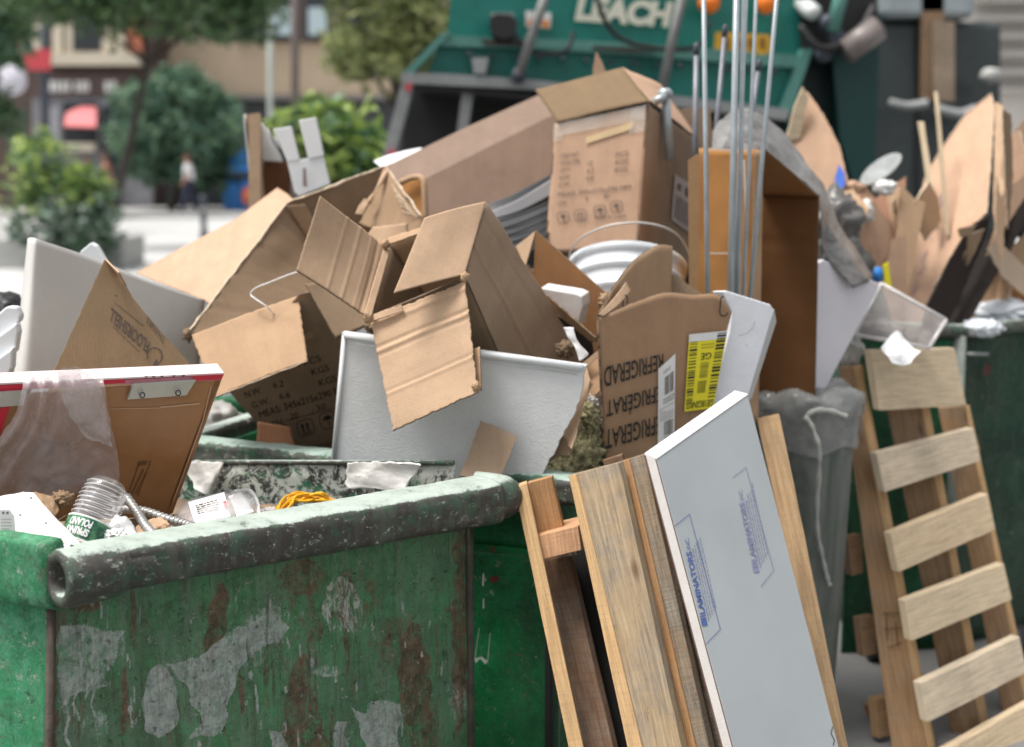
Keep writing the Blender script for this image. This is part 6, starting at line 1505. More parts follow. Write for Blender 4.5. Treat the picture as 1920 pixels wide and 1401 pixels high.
for k_, (x_, y_, Y_, s_, mt_, lb_) in enumerate(((300, 1000, 2.47, .022, CB['tan'], 'tan wad under the metal conduit'), (322, 985, 2.55, .02, PAPER, 'white wad between the conduit and the food box'), (505, 965, 2.78, .02, PAPER, 'white wad left of the yellow cord'), (115, 935, 2.52, .02, CB['inner'], 'brown wad above the printed paper leaf'), (215, 1005, 2.40, .018, PAPER, 'white wad touching the bottle label'), (345, 1005, 2.5, .025, CB['light'], 'light brown wad in front of the food box'), (690, 950, 2.92, .03, PAPER, 'white wad low inside the rim right of the yellow cord'))):
    tag(lump('paper_wad', P(x_, y_, Y_), (s_, s_ * .8, s_ * .7), mt_, .45, 2.6, 4), 'small crumpled ' + lb_, 'paper')
# yellow cord coil
yl = plain('yellow_cord_rubber', (.82, .42, .01), .4, .12, 20)
co = thing('yellow_cord', 'coil of bright yellow cord just inside the front dumpster rim', 'cord', P(575, 940, 2.85))
rnd = random.Random(4)
for k in range(11):
    yy = 944 - rnd.uniform(0, 9)
    tube('cord_loop', Q((522 + rnd.uniform(-4, 4), 975, 2.70), (521 + rnd.uniform(0, 24), 952 - rnd.uniform(0, 12), 2.74 + rnd.uniform(0, .05)), (550 + rnd.uniform(0, 35), yy - rnd.uniform(0, 16), 2.80 + rnd.uniform(-.02, .06)), (588 + rnd.uniform(0, 24), yy - rnd.uniform(0, 16), 2.84 + rnd.uniform(-.02, .04)), (625 + rnd.uniform(-8, 12), yy - 2 + rnd.uniform(0, 6), 2.86), (660, 955, 2.88)), .0026, yl, co, 8, 6)
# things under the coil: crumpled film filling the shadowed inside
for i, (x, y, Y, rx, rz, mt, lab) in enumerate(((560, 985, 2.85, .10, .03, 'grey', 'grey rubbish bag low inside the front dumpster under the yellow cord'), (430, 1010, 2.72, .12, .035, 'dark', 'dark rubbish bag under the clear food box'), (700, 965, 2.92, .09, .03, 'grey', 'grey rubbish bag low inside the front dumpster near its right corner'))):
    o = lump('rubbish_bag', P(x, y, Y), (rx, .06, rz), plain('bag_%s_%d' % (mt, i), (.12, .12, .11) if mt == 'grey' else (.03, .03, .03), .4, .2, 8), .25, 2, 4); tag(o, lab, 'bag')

# ================================================================== WOOD LEANING ON THE SECOND DUMPSTER
W1 = wood('pallet_wood_tan', (.42, .31, .19), gray=.7, saw=.15)
W2 = wood('pallet_wood_orange', (.50, .27, .12), dark=.3, gray=.15)
W3 = wood('fresh_sawn_wood', (.62, .40, .20), dark=.2, gray=.1)
W4 = wood('weathered_grey_wood', (.33, .25, .17), dark=.8, saw=.5, gray=.8)
Wc = wood('blackened_wood', (.13, .10, .075), dark=.9, saw=.6, gray=.5)
W5 = wood('dark_stained_wood', (.20, .115, .07), dark=.9, saw=.5, gray=.4)
W6 = wood('pale_pallet_wood', (.62, .50, .34), dark=.12, saw=.35, gray=.12)
def bq(name, tl, tr, br, bl, Yt, Yb, thick, mat, parent, zmin=None, n=16, jag=.002, yr=0.0, tilt=None):
    """Board whose visible face has these pixel corners (top Y, bottom Y); continued down to zmin; thick = vector away from the viewer."""
    a, b, c, d = P(*tl, Yt), P(*tr, Yt + yr), P(*br, Yb + yr), P(*bl, Yb)
    if zmin is not None:
        d = a + (d - a) * ((zmin - a.z) / (d.z - a.z)); c = b + (c - b) * ((zmin - b.z) / (c.z - b.z))
    T = Vector(thick)
    return box8(name, [d, c, c + T, d + T, a, b, b + T, a + T], mat, parent, bevel=.0012, n=n, jag=jag)
lp1 = thing('wooden_pallet', 'broken wooden pallet standing on edge between the front dumpster and the laminated panel', 'pallet', (.25, 2.9, 0))
# far left thin edge + orange face
bq('stringer', (965, 914), (988, 906), (1094, 1401), (1066, 1401), 2.93, 2.72, (.0, .025, 0), W3, lp1, .0, jag=.0015)
bq('board', (988, 906), (1034, 894), (1056, 990), (1006, 1002), 2.945, 2.93, (.004, .02, 0), W2, lp1, None, n=4)
bq('block', (1002, 1006), (1084, 986), (1090, 1032), (1009, 1051), 2.90, 2.885, (.03, .10, 0), wood('end_grain_block', (.60, .34, .19), dark=.15, saw=.4, gray=0), lp1, None, n=2, jag=.001)
bq('board', (1010, 1052), (1066, 1044), (1150, 1401), (1092, 1401), 2.99, 2.78, (.01, .02, 0), W5, lp1, .0)
bq('board', (1066, 892), (1160, 868), (1278, 1401), (1186, 1401), 2.90, 2.66, (.012, .02, 0), W1, lp1, .0, n=24)
bq('board_edge', (1058, 897), (1067, 893), (1187, 1401), (1164, 1401), 2.905, 2.665, (.012, .02, 0), W3, lp1, .0, n=24, jag=.0015) if False else bq('split_edge', (1066, 893), (1080, 889), (1204, 1401), (1176, 1401), 2.896, 2.656, (.002, .003, 0), W3, lp1, .0, n=24, jag=.001)
bq('board', (1162, 866), (1208, 852), (1330, 1401), (1284, 1401), 2.94, 2.70, (.012, .02, 0), W4, lp1, .0, n=24)
bq('split_edge', (1163, 866), (1180, 860), (1305, 1401), (1284, 1401), 2.936, 2.696, (.002, .003, 0), W2, lp1, .0, n=24, jag=.001)
bq('board', (1130, 864), (1166, 852), (1180, 900), (1140, 900), 2.97, 2.96, (.004, .015, 0), W5, lp1, None, n=3)
bq('board', (1035, 1045), (1180, 1010), (1300, 1401), (1100, 1401), 3.03, 2.86, (.01, .02, 0), plain('gap_shade_black', (.01, .009, .008), .9), lp1, .0)  # black board fills the gap, its deep shade put into the colour
for x, y in ((1008, 906), (1030, 896), (1060, 1003), (1075, 1040), (1090, 884), (1120, 877), (1150, 872), (1178, 862), (1196, 858), (1178, 868)):
    V = []; F = []
    for k in range(10):
        a = P(x + random.uniform(-8, 8), y + random.uniform(-2, 3), 2.885); d = Vector((random.uniform(-1, 1), 0, random.uniform(.2, 1))).normalized() * random.uniform(.003, .010)
        j = len(V); V += [a, a + Vector((.0007, 0, 0)), a + d]; F.append([j, j + 1, j + 2])
    build('splinter', V, F, W3, None, None, lp1)
# nail/knots as marks
# ---- laminated foil faced panel
TLp, TRp = (1232, 862), (1402, 742)
PLl = Plane((1232, 862, 2.86), (1402, 742, 3.12), (1376, 1401, 2.60))
lam = thing('laminated_panel', 'foil faced foam core panel with blue print, leaning in front of the pile', 'panel', (.5, 2.8, 0))
blu = M('pale_blue_grey_facing'); ob_ = blu.tc.outputs['Object']
n1 = blu.noise(ob_, 3, 6, .6); blu.out(blu.mix(blu.ramp(blu.noise(ob_, 14, 8, .8, 1), .62, .78, 0, .5), blu.mix(blu.ramp(n1, .3, .7), (.31, .335, .35), (.37, .40, .415)), (.46, .49, .51)), .38, blu.bump(n1, .3, .01))
br_ = [PLl.at(1376, 1401), PLl.at(1572, 1401)]
def ext(a, b, z=.02): return a + (b - a) * ((z - a.z) / (b.z - a.z))
lTL, lTR = PLl.at(*TLp), PLl.at(*TRp)
lBL, lBR = ext(lTL, br_[0]), ext(lTR, br_[1])
nl = PLl.n
fpn = box8('facing', [lBL, lBR, lBR - nl * .002, lBL - nl * .002, lTL, lTR, lTR - nl * .002, lTL - nl * .002], blu.m, lam, n=10)
core = foam('foam_core', (.66, .63, .61)); 
# core thickness seen from the left: offset along the horizontal that shows on the left side
tk = P(1208, 853, 2.895) - lTL
def slabp(name, o0, o1, mat, jag=0.0):
    a, b = tk * o0, tk * o1
    return box8(name, [lBL + b, lBR + b, lBR + a, lBL + a, lTL + b, lTR + b, lTR + a, lTL + a], mat, lam, n=20, jag=jag)
slabp('brown_liner', .06, .16, plain('brown_liner', (.14, .08, .06), .8, .2, 20))
slabp('foam_core', .16, .88, core, .0006)
slabp('brown_liner', .88, 1.0, plain('brown_liner_back', (.16, .09, .07), .8, .2, 20))
c4 = [lTL + nl * .0015, lTR + nl * .0015, lTR + tk * .98 + Vector((0, 0, .004)), lTL + tk * .98 + Vector((0, 0, .004))]
box8('white_top', [lTL + Vector((0, 0, .0006)), lTR + Vector((0, 0, .0006)), lTR + tk, lTL + tk, lTL + Vector((0, 0, .0035)), lTR + Vector((0, 0, .0035)), lTR + tk + Vector((0, 0, .003)), lTL + tk + Vector((0, 0, .003))], foam('bright_foam_edge', (.74, .74, .73)), lam)
bluei = plain('blue_ink', (.07, .11, .30), .6, .2, 60); bluef = plain('faded_blue_ink', (.19, .21, .34), .6, .2, 60)
def boxprint(c, t0, t1, mat, dx):
    (ax, ay), (bx, by), (cx, cy), (dx_, dy) = c
    pxmarks('print_frame', stroke([(bx, by), (ax, ay)], 1.2) + stroke([(bx, by), (cx, cy)], 1.0) + stroke([(cx, cy), (dx_, dy)], 1.2), PLl, mat, lam, .0012)
    (s0, s1), (e0, e1) = t0, t1
    dx0, dy0 = e0 - s0, e1 - s1; L = math.hypot(dx0, dy0); ux, uy = dx0 / L, dy0 / L; 
    nx_, ny_ = uy, -ux            # up direction of the letters (to the left on the picture)
    h = 10.5
    q = [(s0 + ux * 22, s1 + uy * 22), (s0 + ux * (L - 26), s1 + uy * (L - 26)), (s0 + ux * (L - 26) + nx_ * h, s1 + uy * (L - 26) + ny_ * h), (s0 + ux * 22 + nx_ * h, s1 + uy * 22 + ny_ * h)]
    lettering('printed_lettering', 'LAMINATORS', [PLl.at(*p) for p in q], mat, lam, bold=.03)
    q = [(s0 + ux * (L - 22), s1 + uy * (L - 22)), (e0, e1), (e0 + nx_ * 7, e1 + ny_ * 7), (s0 + ux * (L - 22) + nx_ * 7, s1 + uy * (L - 22) + ny_ * 7)]
    lettering('printed_lettering', 'INC.', [PLl.at(*p) for p in q], mat, lam)
    logo = []
    for k, wd in enumerate((9, 5, 3)):
        a0 = (0, 10, 17)[k]; logo.append([(s0 + ux * a0, s1 + uy * a0), (s0 + ux * (a0 + wd), s1 + uy * (a0 + wd)), (s0 + ux * (a0 + wd) + nx_ * h, s1 + uy * (a0 + wd) + ny_ * h), (s0 + ux * a0 + nx_ * h, s1 + uy * a0 + ny_ * h)])
    pxmarks('logo_bars', logo, PLl, mat, lam, .0012)
    rnd = random.Random(int(s0)); fp_ = []
    for k in range(5):
        o_ = 4 + k * 4.5; a = 8 + k * 5
        while a < L * (.86 + .03 * k):
            w_ = rnd.uniform(3, 12); fp_ += stroke([(s0 + ux * a - nx_ * o_, s1 + uy * a - ny_ * o_), (s0 + ux * (a + w_) - nx_ * o_, s1 + uy * (a + w_) - ny_ * o_)], 1.3 if k else 2); a += w_ + 2.5
    pxmarks('fine_print', fp_, PLl, bluef, lam, .0012)
boxprint([(1265, 987), (1293, 964), (1351, 1180), (1324, 1208)], (1327, 1172), (1290, 1008), bluei, 0)
boxprint([(1374, 896), (1399, 876), (1451, 1069), (1427, 1100)], (1424, 1072), (1390, 916), bluef, 0)
pxmarks('pen_mark', stroke([(1562, 1362), (1558, 1375), (1565, 1388), (1562, 1398)], 1.4), PLl, INK, lam, .0012)
# wood stick behind the panel
o = thing('wood_plank', 'sawn wood plank leaning just behind the right edge of the laminated panel', 'plank', (.75, 3.2, 0))
bq('plank', (1420, 787), (1462, 778), (1590, 1401), (1556, 1401), 3.34, 3.0, (.0, .02, 0), wood('plain_plank_wood', (.47, .31, .17), dark=.3, gray=.2), o, .0, n=20)
o = thing('wood_plank', 'grey brown plank hidden mostly behind the weathered pallet board, left of the laminated panel', 'plank', (.45, 3.0, 0))
bq('plank', (1196, 864), (1226, 862), (1366, 1401), (1312, 1401), 2.965, 2.735, (.01, .02, 0), Wc, o, .0, n=12)

# ================================================================== RIGHT SLATTED PALLET
pp = thing('wooden_pallet', 'slatted wooden pallet leaning on the green dumpster at right', 'pallet', (1.2, 4.1, 0))
SY = lambda y: 4.10 - (y - 655) / 700 * .42          # distance of the left end of the slats, leaning back
def slat(tl, tr, br, bl, mat, off=0.0, thick=None, name='slat', n=8, dY=.30):
    a, b, c, d = P(*tl, SY(tl[1]) + off), P(*tr, SY(tl[1]) + off + dY), P(*br, SY(bl[1]) + off + dY), P(*bl, SY(bl[1]) + off)
    T = Vector(thick or (-.016, .022, 0))
    # run uv along the slat
    return box8(name, [a, d, d + T, a + T, b, c, c + T, b + T], mat, pp, bevel=.0015, n=n, jag=.003)
W6b = wood('greyed_pallet_wood', (.64, .53, .39), dark=.2, saw=.3, gray=.25); W6c = wood('stained_pallet_wood', (.64, .50, .33), dark=.3, saw=.4, gray=.15)
for i, s in enumerate((((1633, 657), (1791, 653), (1812, 760), (1651, 770)), ((1643, 851), (1826, 803), (1839, 864), (1660, 923)), ((1670, 1001), (1852, 926), (1867, 993), (1686, 1073)),
          ((1697, 1127), (1882, 1057), (1898, 1124), (1710, 1202)), ((1726, 1282), (1911, 1194), (1926, 1261), (1740, 1355)), ((1752, 1420), (1946, 1312), (1962, 1380), (1768, 1500)))):
    slat(*s, (W6, W6b, W6c, W6, W6b, W6c)[i])
def strg(tl, tr, br, bl, off, mat=W2, dY0=0.0, T=(.012, .05, 0), zmin=0.0, name='stringer'):
    a, b, c, d = P(*tl, SY(tl[1]) + off), P(*tr, SY(tr[1]) + off + dY0), P(*br, SY(br[1]) + off + dY0), P(*bl, SY(bl[1]) + off)
    if zmin is not None:
        d = a + (d - a) * ((zmin - a.z) / (d.z - a.z)); c = b + (c - b) * ((zmin - b.z) / (c.z - b.z))
    T = Vector(T)
    return box8(name, [d, c, c + T, d + T, a, b, b + T, a + T], mat, pp, bevel=.002, n=14, jag=.003)
Wst = wood('pallet_stringer_wood', (.36, .22, .115), dark=.4, gray=.3); Wsd = wood('pallet_stringer_dark', (.27, .17, .09), dark=.5, gray=.3)
strg((1574, 690), (1598, 688), (1738, 1401), (1672, 1401), .09, Wst, T=(.01, .03, 0))
strg((1598, 688), (1614, 688), (1752, 1401), (1738, 1401), .095, W3, T=(.01, .02, 0))
slat((1616, 662), (1634, 657), (1652, 770), (1648, 770), W3, off=.0, dY=.0, n=2, name='slat_end') if False else None
strg((1662, 765), (1728, 765), (1842, 1385), (1790, 1401), .22, Wsd, T=(.01, .03, 0))
strg((1728, 765), (1740, 765), (1856, 1380), (1842, 1385), .225, W3, T=(.01, .02, 0))
strg((1758, 765), (1808, 762), (1916, 1290), (1872, 1300), .36, Wst, T=(.01, .03, 0))
strg((1808, 762), (1816, 762), (1926, 1290), (1916, 1290), .365, W3, T=(.01, .02, 0))
for tl, br in (((1590, 1008), (1615, 1080)), ((1612, 1160), (1640, 1232)), ((1640, 1312), (1668, 1385)), ((1600, 690), (1620, 740))):
    a = [(tl[0], tl[1]), (br[0], tl[1] - 6), (br[0] + 4, br[1] - 6), (tl[0] + 8, br[1])]
    slat(a[0], a[1], a[2], a[3], Wst, off=.15, dY=.02, n=2, name='back_slat')
for y0 in (870, 1010, 1160, 1310):
    slat((1630, y0 + 14), (1830, y0 - 50), (1838, y0 - 26), (1640, y0 + 40), Wst, off=.26, dY=.30, name='back_slat')
pxmarks('stencil_mark', stroke([(1655, 1150), (1690, 1150)], 2) + stroke([(1657, 1180), (1692, 1178)], 2) + stroke([(1662, 1150), (1664, 1200)], 2) + stroke([(1680, 1165), (1683, 1212)], 2) + stroke([(1665, 1215), (1692, 1205)], 2), Plane((1610, 900, SY(900) + .085), (1670, 900, SY(900) + .085), (1700, 1350, SY(1350) + .085)), plain('burnt_stencil', (.12, .06, .03), .9), pp, .004)

# ================================================================== RIGHT HEAP
def sheet(pts, Y3, mat, lab, t=.006, jag=.004, cat_='cardboard', name='cardboard_sheet', edge=EDGE):
    o = plate(name, pts, Plane(*Y3) if len(Y3) == 3 else PL(Y3[0]), mat, t, jag, edge); tag(o, lab, cat_); return o
sheet([(1472, 260), (1505, 163), (1520, 180), (1545, 215), (1575, 275), (1590, 340), (1612, 420), (1660, 520), (1668, 560), (1640, 530), (1600, 450), (1560, 400), (1500, 320)], ((1505, 163, 5.0), (1660, 520, 4.7), (1472, 260, 4.95)), CB['pink'], 'tall pointed cardboard sheet right of the grey plastic arch')
o = plate('wood_plank', [(1490, 200), (1506, 163), (1516, 182), (1500, 260), (1474, 265)], PL(4.93), W6, .02, 0); tag(o, 'pale plank end along the left edge of the pointed cardboard sheet', 'plank')
o = plate('blue_tape', [(1565, 335), (1573, 308), (1584, 325), (1584, 350), (1568, 360)], Plane((1505, 163, 4.98), (1660, 520, 4.68), (1472, 260, 4.93)), plain('blue_tape', (.05, .14, .55), .5), .002); tag(o, 'blue tape patch on the pointed cardboard sheet', 'tape')
o = thing('plastic_jug', 'blue and yellow plastic wrapper just above the white foam sheet at right', 'wrapper', P(1652, 520, 4.5))
lump('blue_part', P(1645, 515, 4.5), (.02, .02, .025), blue, .15, 2, 3, o); plate('yellow_part', [(1656, 498), (1666, 492), (1672, 540), (1662, 545)], PL(4.48), YELLOW, .01, 0, parent=o)
sheet([(1585, 350), (1640, 372), (1700, 330), (1690, 420), (1660, 545), (1610, 470)], ((1585, 350, 4.95), (1700, 330, 5.0), (1660, 545, 4.75)), cardboard('cardboard_clay', (.36, .20, .13)), 'clay brown cardboard piece in the middle of the right heap')
sheet([(1668, 560), (1690, 345), (1712, 370), (1735, 380), (1716, 480), (1685, 640)], ((1668, 560, 4.7), (1765, 330, 4.9), (1700, 320, 4.9)), CB['inner'], 'folded tan cardboard left of the tall peach sheet in the right heap')
sheet([(1655, 540), (1672, 450), (1700, 440), (1700, 560), (1690, 640), (1672, 600)], (4.62,), CB['pink'], 'narrow pinkish cardboard strip above the clear tray')
o = lump('paper_scrap', P(1618, 398, 4.75), (.035, .03, .04), PAPER, .32, 3.0, 4); tag(o, 'crumpled white paper in the right heap', 'paper')
for k, (x, y, rx, rz, mt, lab) in enumerate(((1600, 352, .06, .02, CB['pink'], 'crumpled pink paper along the top of the right heap'), (1660, 352, .05, .025, PAPER, 'second crumpled white paper near the oval lid'), (1600, 450, .04, .04, CB['grey'], 'crumpled brown paper low in the right heap'))):
    o = lump('paper_scrap', P(x, y, 4.85), (rx * .7, .03, rz), mt, .38, 3.2, 4); tag(o, lab, 'paper')
o = plate('oval_lid', [(1652 + 46 * math.cos(t_) * .82 + 17 * math.sin(t_) * .57, 316 - 46 * math.cos(t_) * .57 + 17 * math.sin(t_) * .82) for t_ in [k * .2618 for k in range(24)]], Plane((1652, 316, 5.0), (1700, 290, 5.05), (1650, 350, 4.95)), film('cloudy_lid', (.50, .52, .52), .75, .2), .012); tag(o, 'oval translucent lid sticking up from the right heap', 'lid')
for a, b, wd, lab in (((1722, 228), (1738, 340), .013, 'shorter pale wood stick in the right heap'), ((1752, 172), (1764, 320), .009, 'taller thin wood stick in the right heap')):
    o = thing('wood_stick', lab, 'stick', P(*b, 5.0)); p, q_ = P(*a, 5.1), P(*b, 5.0); lo = q_ + (q_ - p) * .8
    board('stick', p, lo, (wd * 1.6, 0, 0), (0, wd, 0), W6, o, n=6)
# bundle of flattened boxes
bn = thing('flattened_boxes', 'leaning bundle of flattened peach coloured cartons at right', 'cardboard', P(1780, 450, 4.5))
pinks = CB['pink']
plate('sheet', [(1858, 176), (1864, 200), (1860, 270), (1850, 400), (1820, 424), (1790, 470), (1750, 540), (1722, 620), (1706, 660), (1684, 600), (1682, 520), (1690, 440), (1716, 390), (1740, 320), (1775, 265), (1810, 215)], Plane((1858, 176, 5.2), (1700, 640, 4.8), (1850, 400, 4.85)), pinks, .006, .003, EDGE, bn)
plate('sheet', [(1866, 190), (1882, 202), (1890, 300), (1884, 420), (1876, 470), (1862, 400)], Plane((1866, 190, 5.1), (1890, 300, 4.95), (1876, 470, 4.8)), CB['light'], .006, .003, EDGE, bn)
plate('sheet', [(1900, 250), (1925, 222), (2000, 200), (2000, 330), (1920, 372), (1850, 480), (1868, 420), (1892, 330)], Plane((1925, 222, 4.95), (2000, 330, 5.0), (1860, 470, 4.75)), pinks, .006, .003, EDGE, bn)
plate('sheet', [(1820, 424), (1856, 405), (1850, 440), (1800, 560), (1760, 640), (1722, 660), (1740, 570), (1780, 490)], Plane((1820, 424, 4.72), (1722, 650, 4.5), (1850, 440, 4.8)), cardboard('cardboard_gap_shade_brown', (.03, .02, .016), scuff=.02), .006, .003, None, bn)  # near-black sheet: shade of the gap in the bundle put into the colour
plate('sheet', [(1850, 445), (1925, 330), (1960, 330), (1900, 460), (1790, 650), (1740, 660), (1800, 560)], Plane((1850, 445, 4.86), (1960, 330, 5.0), (1750, 655, 4.6)), cardboard('cardboard_gap_shade', (.02, .015, .013), scuff=.02), .008, .003, None, bn)  # blacker sheet for the same gap, again painted shade
plate('sheet', [(1796, 430), (1832, 420), (1820, 440), (1800, 445)], PL(4.6), CB['dark'], .005, .002, EDGE, bn)
for pts in (((1768, 360), (1762, 372), (1768, 380), (1758, 392)), ((1752, 420), (1742, 440), (1748, 452)), ((1738, 470), (1728, 490), (1734, 500), (1722, 515)), ((1718, 530), (1710, 550))): pxmarks('blue_stroke', stroke(pts, 1.6), Plane((1858, 176, 5.2), (1700, 640, 4.8), (1850, 400, 4.85)), plain('faint_blue_ink', (.25, .19, .28), .8), bn, .004)
sheet([(1840, 520), (1930, 430), (1990, 480), (1960, 560), (1860, 590), (1780, 650), (1790, 600)], ((1930, 430, 5.0), (1960, 560, 4.95), (1780, 650, 4.75)), CB['tan'], 'brown cardboard sheet below the bundle at the right edge')
sheet([(1850, 468), (1870, 450), (1930, 508), (1990, 560), (1960, 590), (1880, 520)], ((1860, 460, 4.72), (1960, 580, 4.8), (1930, 500, 4.76)), cardboard('cardboard_cream', (.62, .48, .36)), 'cream cardboard strip at the right edge under the dark bundle')
sheet([(1896, 540), (1990, 500), (1990, 590), (1912, 590)], (4.9,), CB['orange'], 'small orange cardboard corner at the right edge')
o = lump('rubbish_bag', P(1915, 410, 5.2), (.07, .05, .07), plain('dark_blue_bag', (.03, .035, .05), .3, .3, 6), .3, 2, 4); tag(o, 'dark bag at the right edge above the cream cardboard strip', 'bag')
for x, y, rx, rz, lab in ((1880, 590, .13, .055, 'large white plastic bag on the rim of the dumpster at the right edge'), (1840, 615, .07, .03, 'small grey white bag hanging at the dumpster corner')):
    o = lump('rubbish_bag', P(x, y, 4.85 if rx > .1 else 4.62), (rx, .06, rz), plain('white_bag_%d' % x, (.60, .64, .68), .35, .1, 8), .16, 2.0, 5); tag(o, lab, 'bag')
# white foam sheet, clear tray, small white bag
o = plate('foam_sheet', [(1534, 492), (1545, 487), (1650, 532), (1645, 548), (1524, 775), (1518, 775), (1528, 640)], Plane((1534, 490, 3.95), (1650, 532, 4.1), (1520, 775, 3.92)), plain('lilac_white_foam', (.68, .66, .70), .6, .04), .02, 0, bevel=.004)
tag(o, 'smooth white foam sheet wedged right of the tall orange carton', 'foam sheet')
ct = thing('clear_tray', 'clear rigid plastic tray between the white foam sheet and the peach bundle', 'tray', P(1690, 590, 4.3))
ctm = film('clear_tray_plastic', (.50, .46, .44), .25, .1)
plate('base', [(1652, 532), (1774, 600), (1742, 652), (1602, 628)], Plane((1652, 532, 4.28), (1774, 600, 4.22), (1602, 628, 4.15)), ctm, .002, 0, parent=ct)
for a, b in (((1652, 532), (1774, 600)), ((1774, 600), (1742, 652)), ((1602, 628), (1652, 532)), ((1602, 628), (1742, 652))):
    p3 = Plane((1652, 532, 4.28), (1774, 600, 4.22), (1602, 628, 4.15)); tube('rim', [p3.at(*a), p3.at(*b)], .006, film('tray_rim', (.72, .70, .69), .7, .1), ct, straight=True)
for k in range(5): lump('bulge', P(1625 + k * 28, 600 + k * 8, 4.24), (.02, .02, .02), ctm, .3, 2, 3, ct)
o = surf('plastic_scrap', [Q((1652, 652, 4.03), (1680, 622, 4.12), (1700, 640, 4.12), (1728, 660, 4.03)), Q((1662, 664, 4.02), (1680, 655, 4.03), (1700, 664, 4.03), (1722, 664, 4.03)), Q((1674, 680, 4.01), (1686, 684, 4.01), (1698, 684, 4.01), (1708, 676, 4.01))], WHITE, .002, 8, .005, 20, None, ridge=True)
tag(o, 'white plastic scrap draped over the top slat of the leaning pallet', 'plastic scrap')
o = lump('rubbish_bag', P(1590, 655, 4.25), (.04, .04, .07), film('cloudy_bag', (.6, .6, .58), .8, .3), .3, 2, 4); tag(o, 'cloudy bag between the white foam sheet and the leaning pallet', 'bag')
# grey plastic arch
ga = M('grey_dusty_plastic'); ob_ = ga.tc.outputs['Object']; n1 = ga.noise(ga.map(ob_, (6, 6, 14)), 1.0, 7, .7, 1.2)
ga.out(ga.mix(ga.ramp(n1, .35, .65), (.075, .07, .065), (.26, .25, .24)), .3, ga.bump(n1, .9, .01))
o = surf('plastic_sheet', [Q((1336, 300, 3.95), (1342, 235, 4.1), (1385, 205, 4.25), (1440, 222, 4.3), (1500, 288, 4.3), (1545, 350, 4.25), (1575, 420, 4.2), (1640, 520, 4.15)), Q((1345, 310, 3.95), (1360, 262, 4.0), (1400, 248, 4.05), (1440, 262, 4.08), (1490, 315, 4.1), (1538, 368, 4.08), (1566, 440, 4.06), (1626, 530, 4.05)), Q((1360, 330, 3.97), (1385, 292, 3.97), (1410, 284, 3.97), (1436, 288, 3.98), (1480, 322, 3.98), (1536, 372, 3.97), (1545, 470, 3.97), (1600, 540, 3.99))], ga.m, .003, 8, .008, 9, None, ridge=True)
tag(o, 'grey dusty plastic sheet arching behind the rods and the orange carton', 'plastic sheet')
o = lump('rubbish_bag', P(1570, 500, 4.45), (.11, .08, .10), plain('dark_grey_bag', (.07, .068, .062), .35, .2, 8), .25, 2, 4); tag(o, 'dark grey bag between the arching plastic sheet and the white foam sheet', 'bag')
o = lump('rubbish_bag', P(1560, 420, 4.6), (.10, .08, .11), plain('mid_grey_bag', (.12, .115, .11), .35, .2, 8), .25, 2, 4); tag(o, 'mid grey bag under the right arm of the arching plastic sheet', 'bag')
sheet([(1270, 205), (1330, 200), (1345, 300), (1290, 300)], (4.5,), CB['grey'], 'grey brown cardboard piece behind the short stakes')
o = plate('cardboard_scrap', [(1112, 130), (1118, 97), (1130, 118), (1140, 150), (1112, 150)], PL(4.7), CB['pink'], .005, .001); tag(o, 'pointed cardboard tip rising behind the raised carton flap', 'cardboard')
# more of the right heap
rr = random.Random(21)
specs = [((1618, 375), 34, 30, .5, 'light'), ((1640, 440), 50, 70, -.5, 'pink'), ((1590, 400), 40, 60, .9, 'tan'), ((1690, 380), 24, 34, .2, 'grey'), ((1668, 400), 34, 66, -.9, 'light'), ((1625, 500), 44, 50, .3, 'pink'), ((1900, 300), 30, 90, -.4, 'pink'), ((1870, 520), 40, 60, .8, 'light'), ((1740, 400), 30, 60, .6, 'tan')]
desc = ['small light torn cardboard flap at the top of the right heap beside the oval lid', 'pinkish torn cardboard slanting across the middle of the right heap', 'tan torn scrap against the foot of the pointed cardboard sheet', 'greyish torn cardboard just below the oval lid', 'light torn cardboard strip left of the folded tan piece in the right heap', 'pinkish torn scrap above the blue and yellow wrapper', 'pinkish cardboard edge behind the bundle at the right border', 'light torn scrap under the dark sheets at the right border', 'tan torn piece behind the left edge of the tall peach bundle']
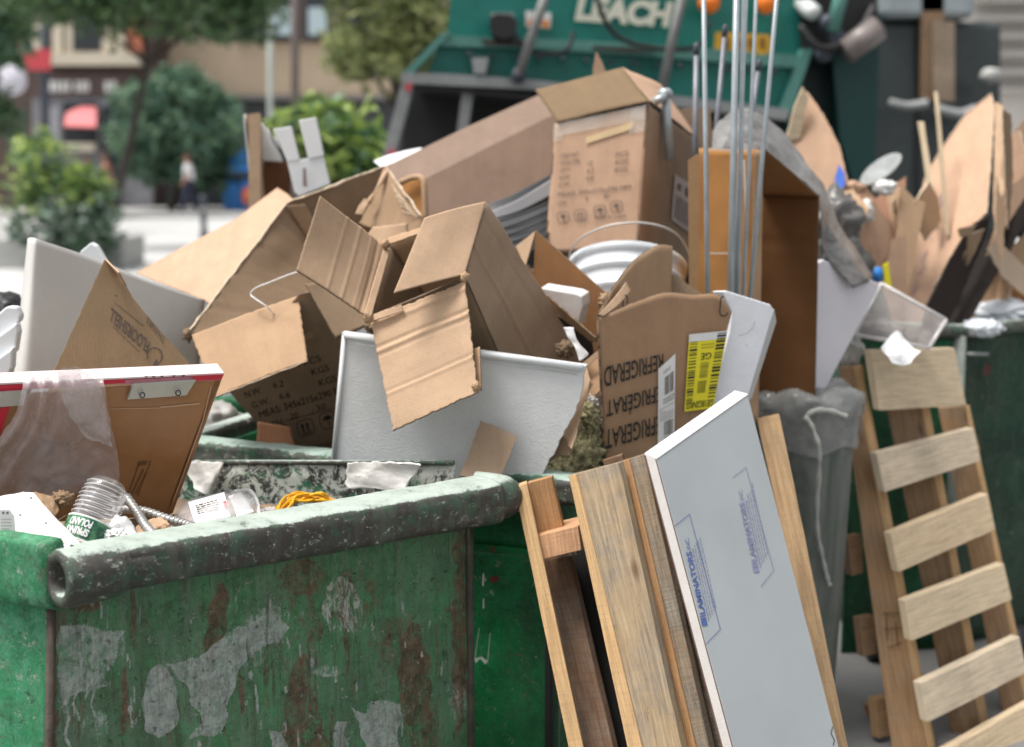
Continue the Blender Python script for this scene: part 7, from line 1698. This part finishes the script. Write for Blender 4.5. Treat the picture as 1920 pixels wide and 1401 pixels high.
for ((cx, cy), w_, h_, a_, mt), lab in zip(specs, desc):
    pts = []
    for k in range(6):
        t_ = a_ + k * math.pi / 3 + rr.uniform(-.25, .25); pts.append((cx + math.cos(t_) * w_ * rr.uniform(.6, 1), cy + math.sin(t_) * h_ * rr.uniform(.6, 1)))
    Y_ = rr.uniform(4.72, 4.95)
    o = plate('cardboard_scrap', pts, Plane((cx, cy, Y_), (cx + 60, cy, Y_ + rr.uniform(-.15, .15)), (cx, cy + 60, Y_ - rr.uniform(.0, .12))), CB[mt], .006, .005, TORN); tag(o, lab, 'cardboard')
for a, b in (((1858, 176), (1700, 640)),):
    pass
edge_pts = [(1684, 600), (1682, 520), (1690, 440), (1716, 390), (1740, 320), (1775, 265), (1810, 215), (1858, 176)]
plb = Plane((1858, 176, 5.2), (1700, 640, 4.8), (1850, 400, 4.85))
torn_edge([plb.at(x, y, .002) for x, y in edge_pts], bn, .0028, 31); torn_edge([plb.at(x, y, .002) for x, y in ((1858, 176), (1864, 200), (1860, 270), (1850, 400), (1820, 424), (1790, 470), (1750, 540), (1722, 620))], bn, .0022, 32)
for k, (pts, mt) in enumerate((([(1880, 205), (1896, 215), (1900, 330), (1890, 430), (1884, 330)], 'dark'), ([(1868, 330), (1884, 400), (1880, 500), (1866, 440)], 'light'), ([(1780, 500), (1812, 470), (1790, 560), (1760, 620)], 'dark'), ([(1812, 440), (1846, 430), (1830, 470), (1800, 520)], 'dark'))):
    plate('sheet', pts, PL(4.66 + k * .015), CB[mt], .006, .003, TORN, bn)
# fill of the second dumpster: things that carry the visible pile
rnd = random.Random(9)
fills = ['black rubbish bag buried deep in the pile behind the foam slab', 'black rubbish bag buried in the pile behind the kraft carton', 'black rubbish bag buried in the pile under the orange carton', 'black rubbish bag buried in the pile below the printed box', 'black rubbish bag buried in the pile under the bucket', 'black rubbish bag buried in the back of the pile']
for (x, y, Y, rx, rz), lab in zip(((760, 800, 3.75, .28, .28), (1180, 800, 3.7, .22, .28), (1400, 900, 4.1, .15, .25), (560, 900, 3.8, .15, .16), (1100, 700, 3.95, .25, .28), (880, 640, 4.3, .34, .30)), fills):
    o = lump('rubbish_bag', P(x, y, Y), (rx, .16, rz), BLACK, .18, 1.8, 4); tag(o, lab, 'bag', 'black rubbish bags under the pile')
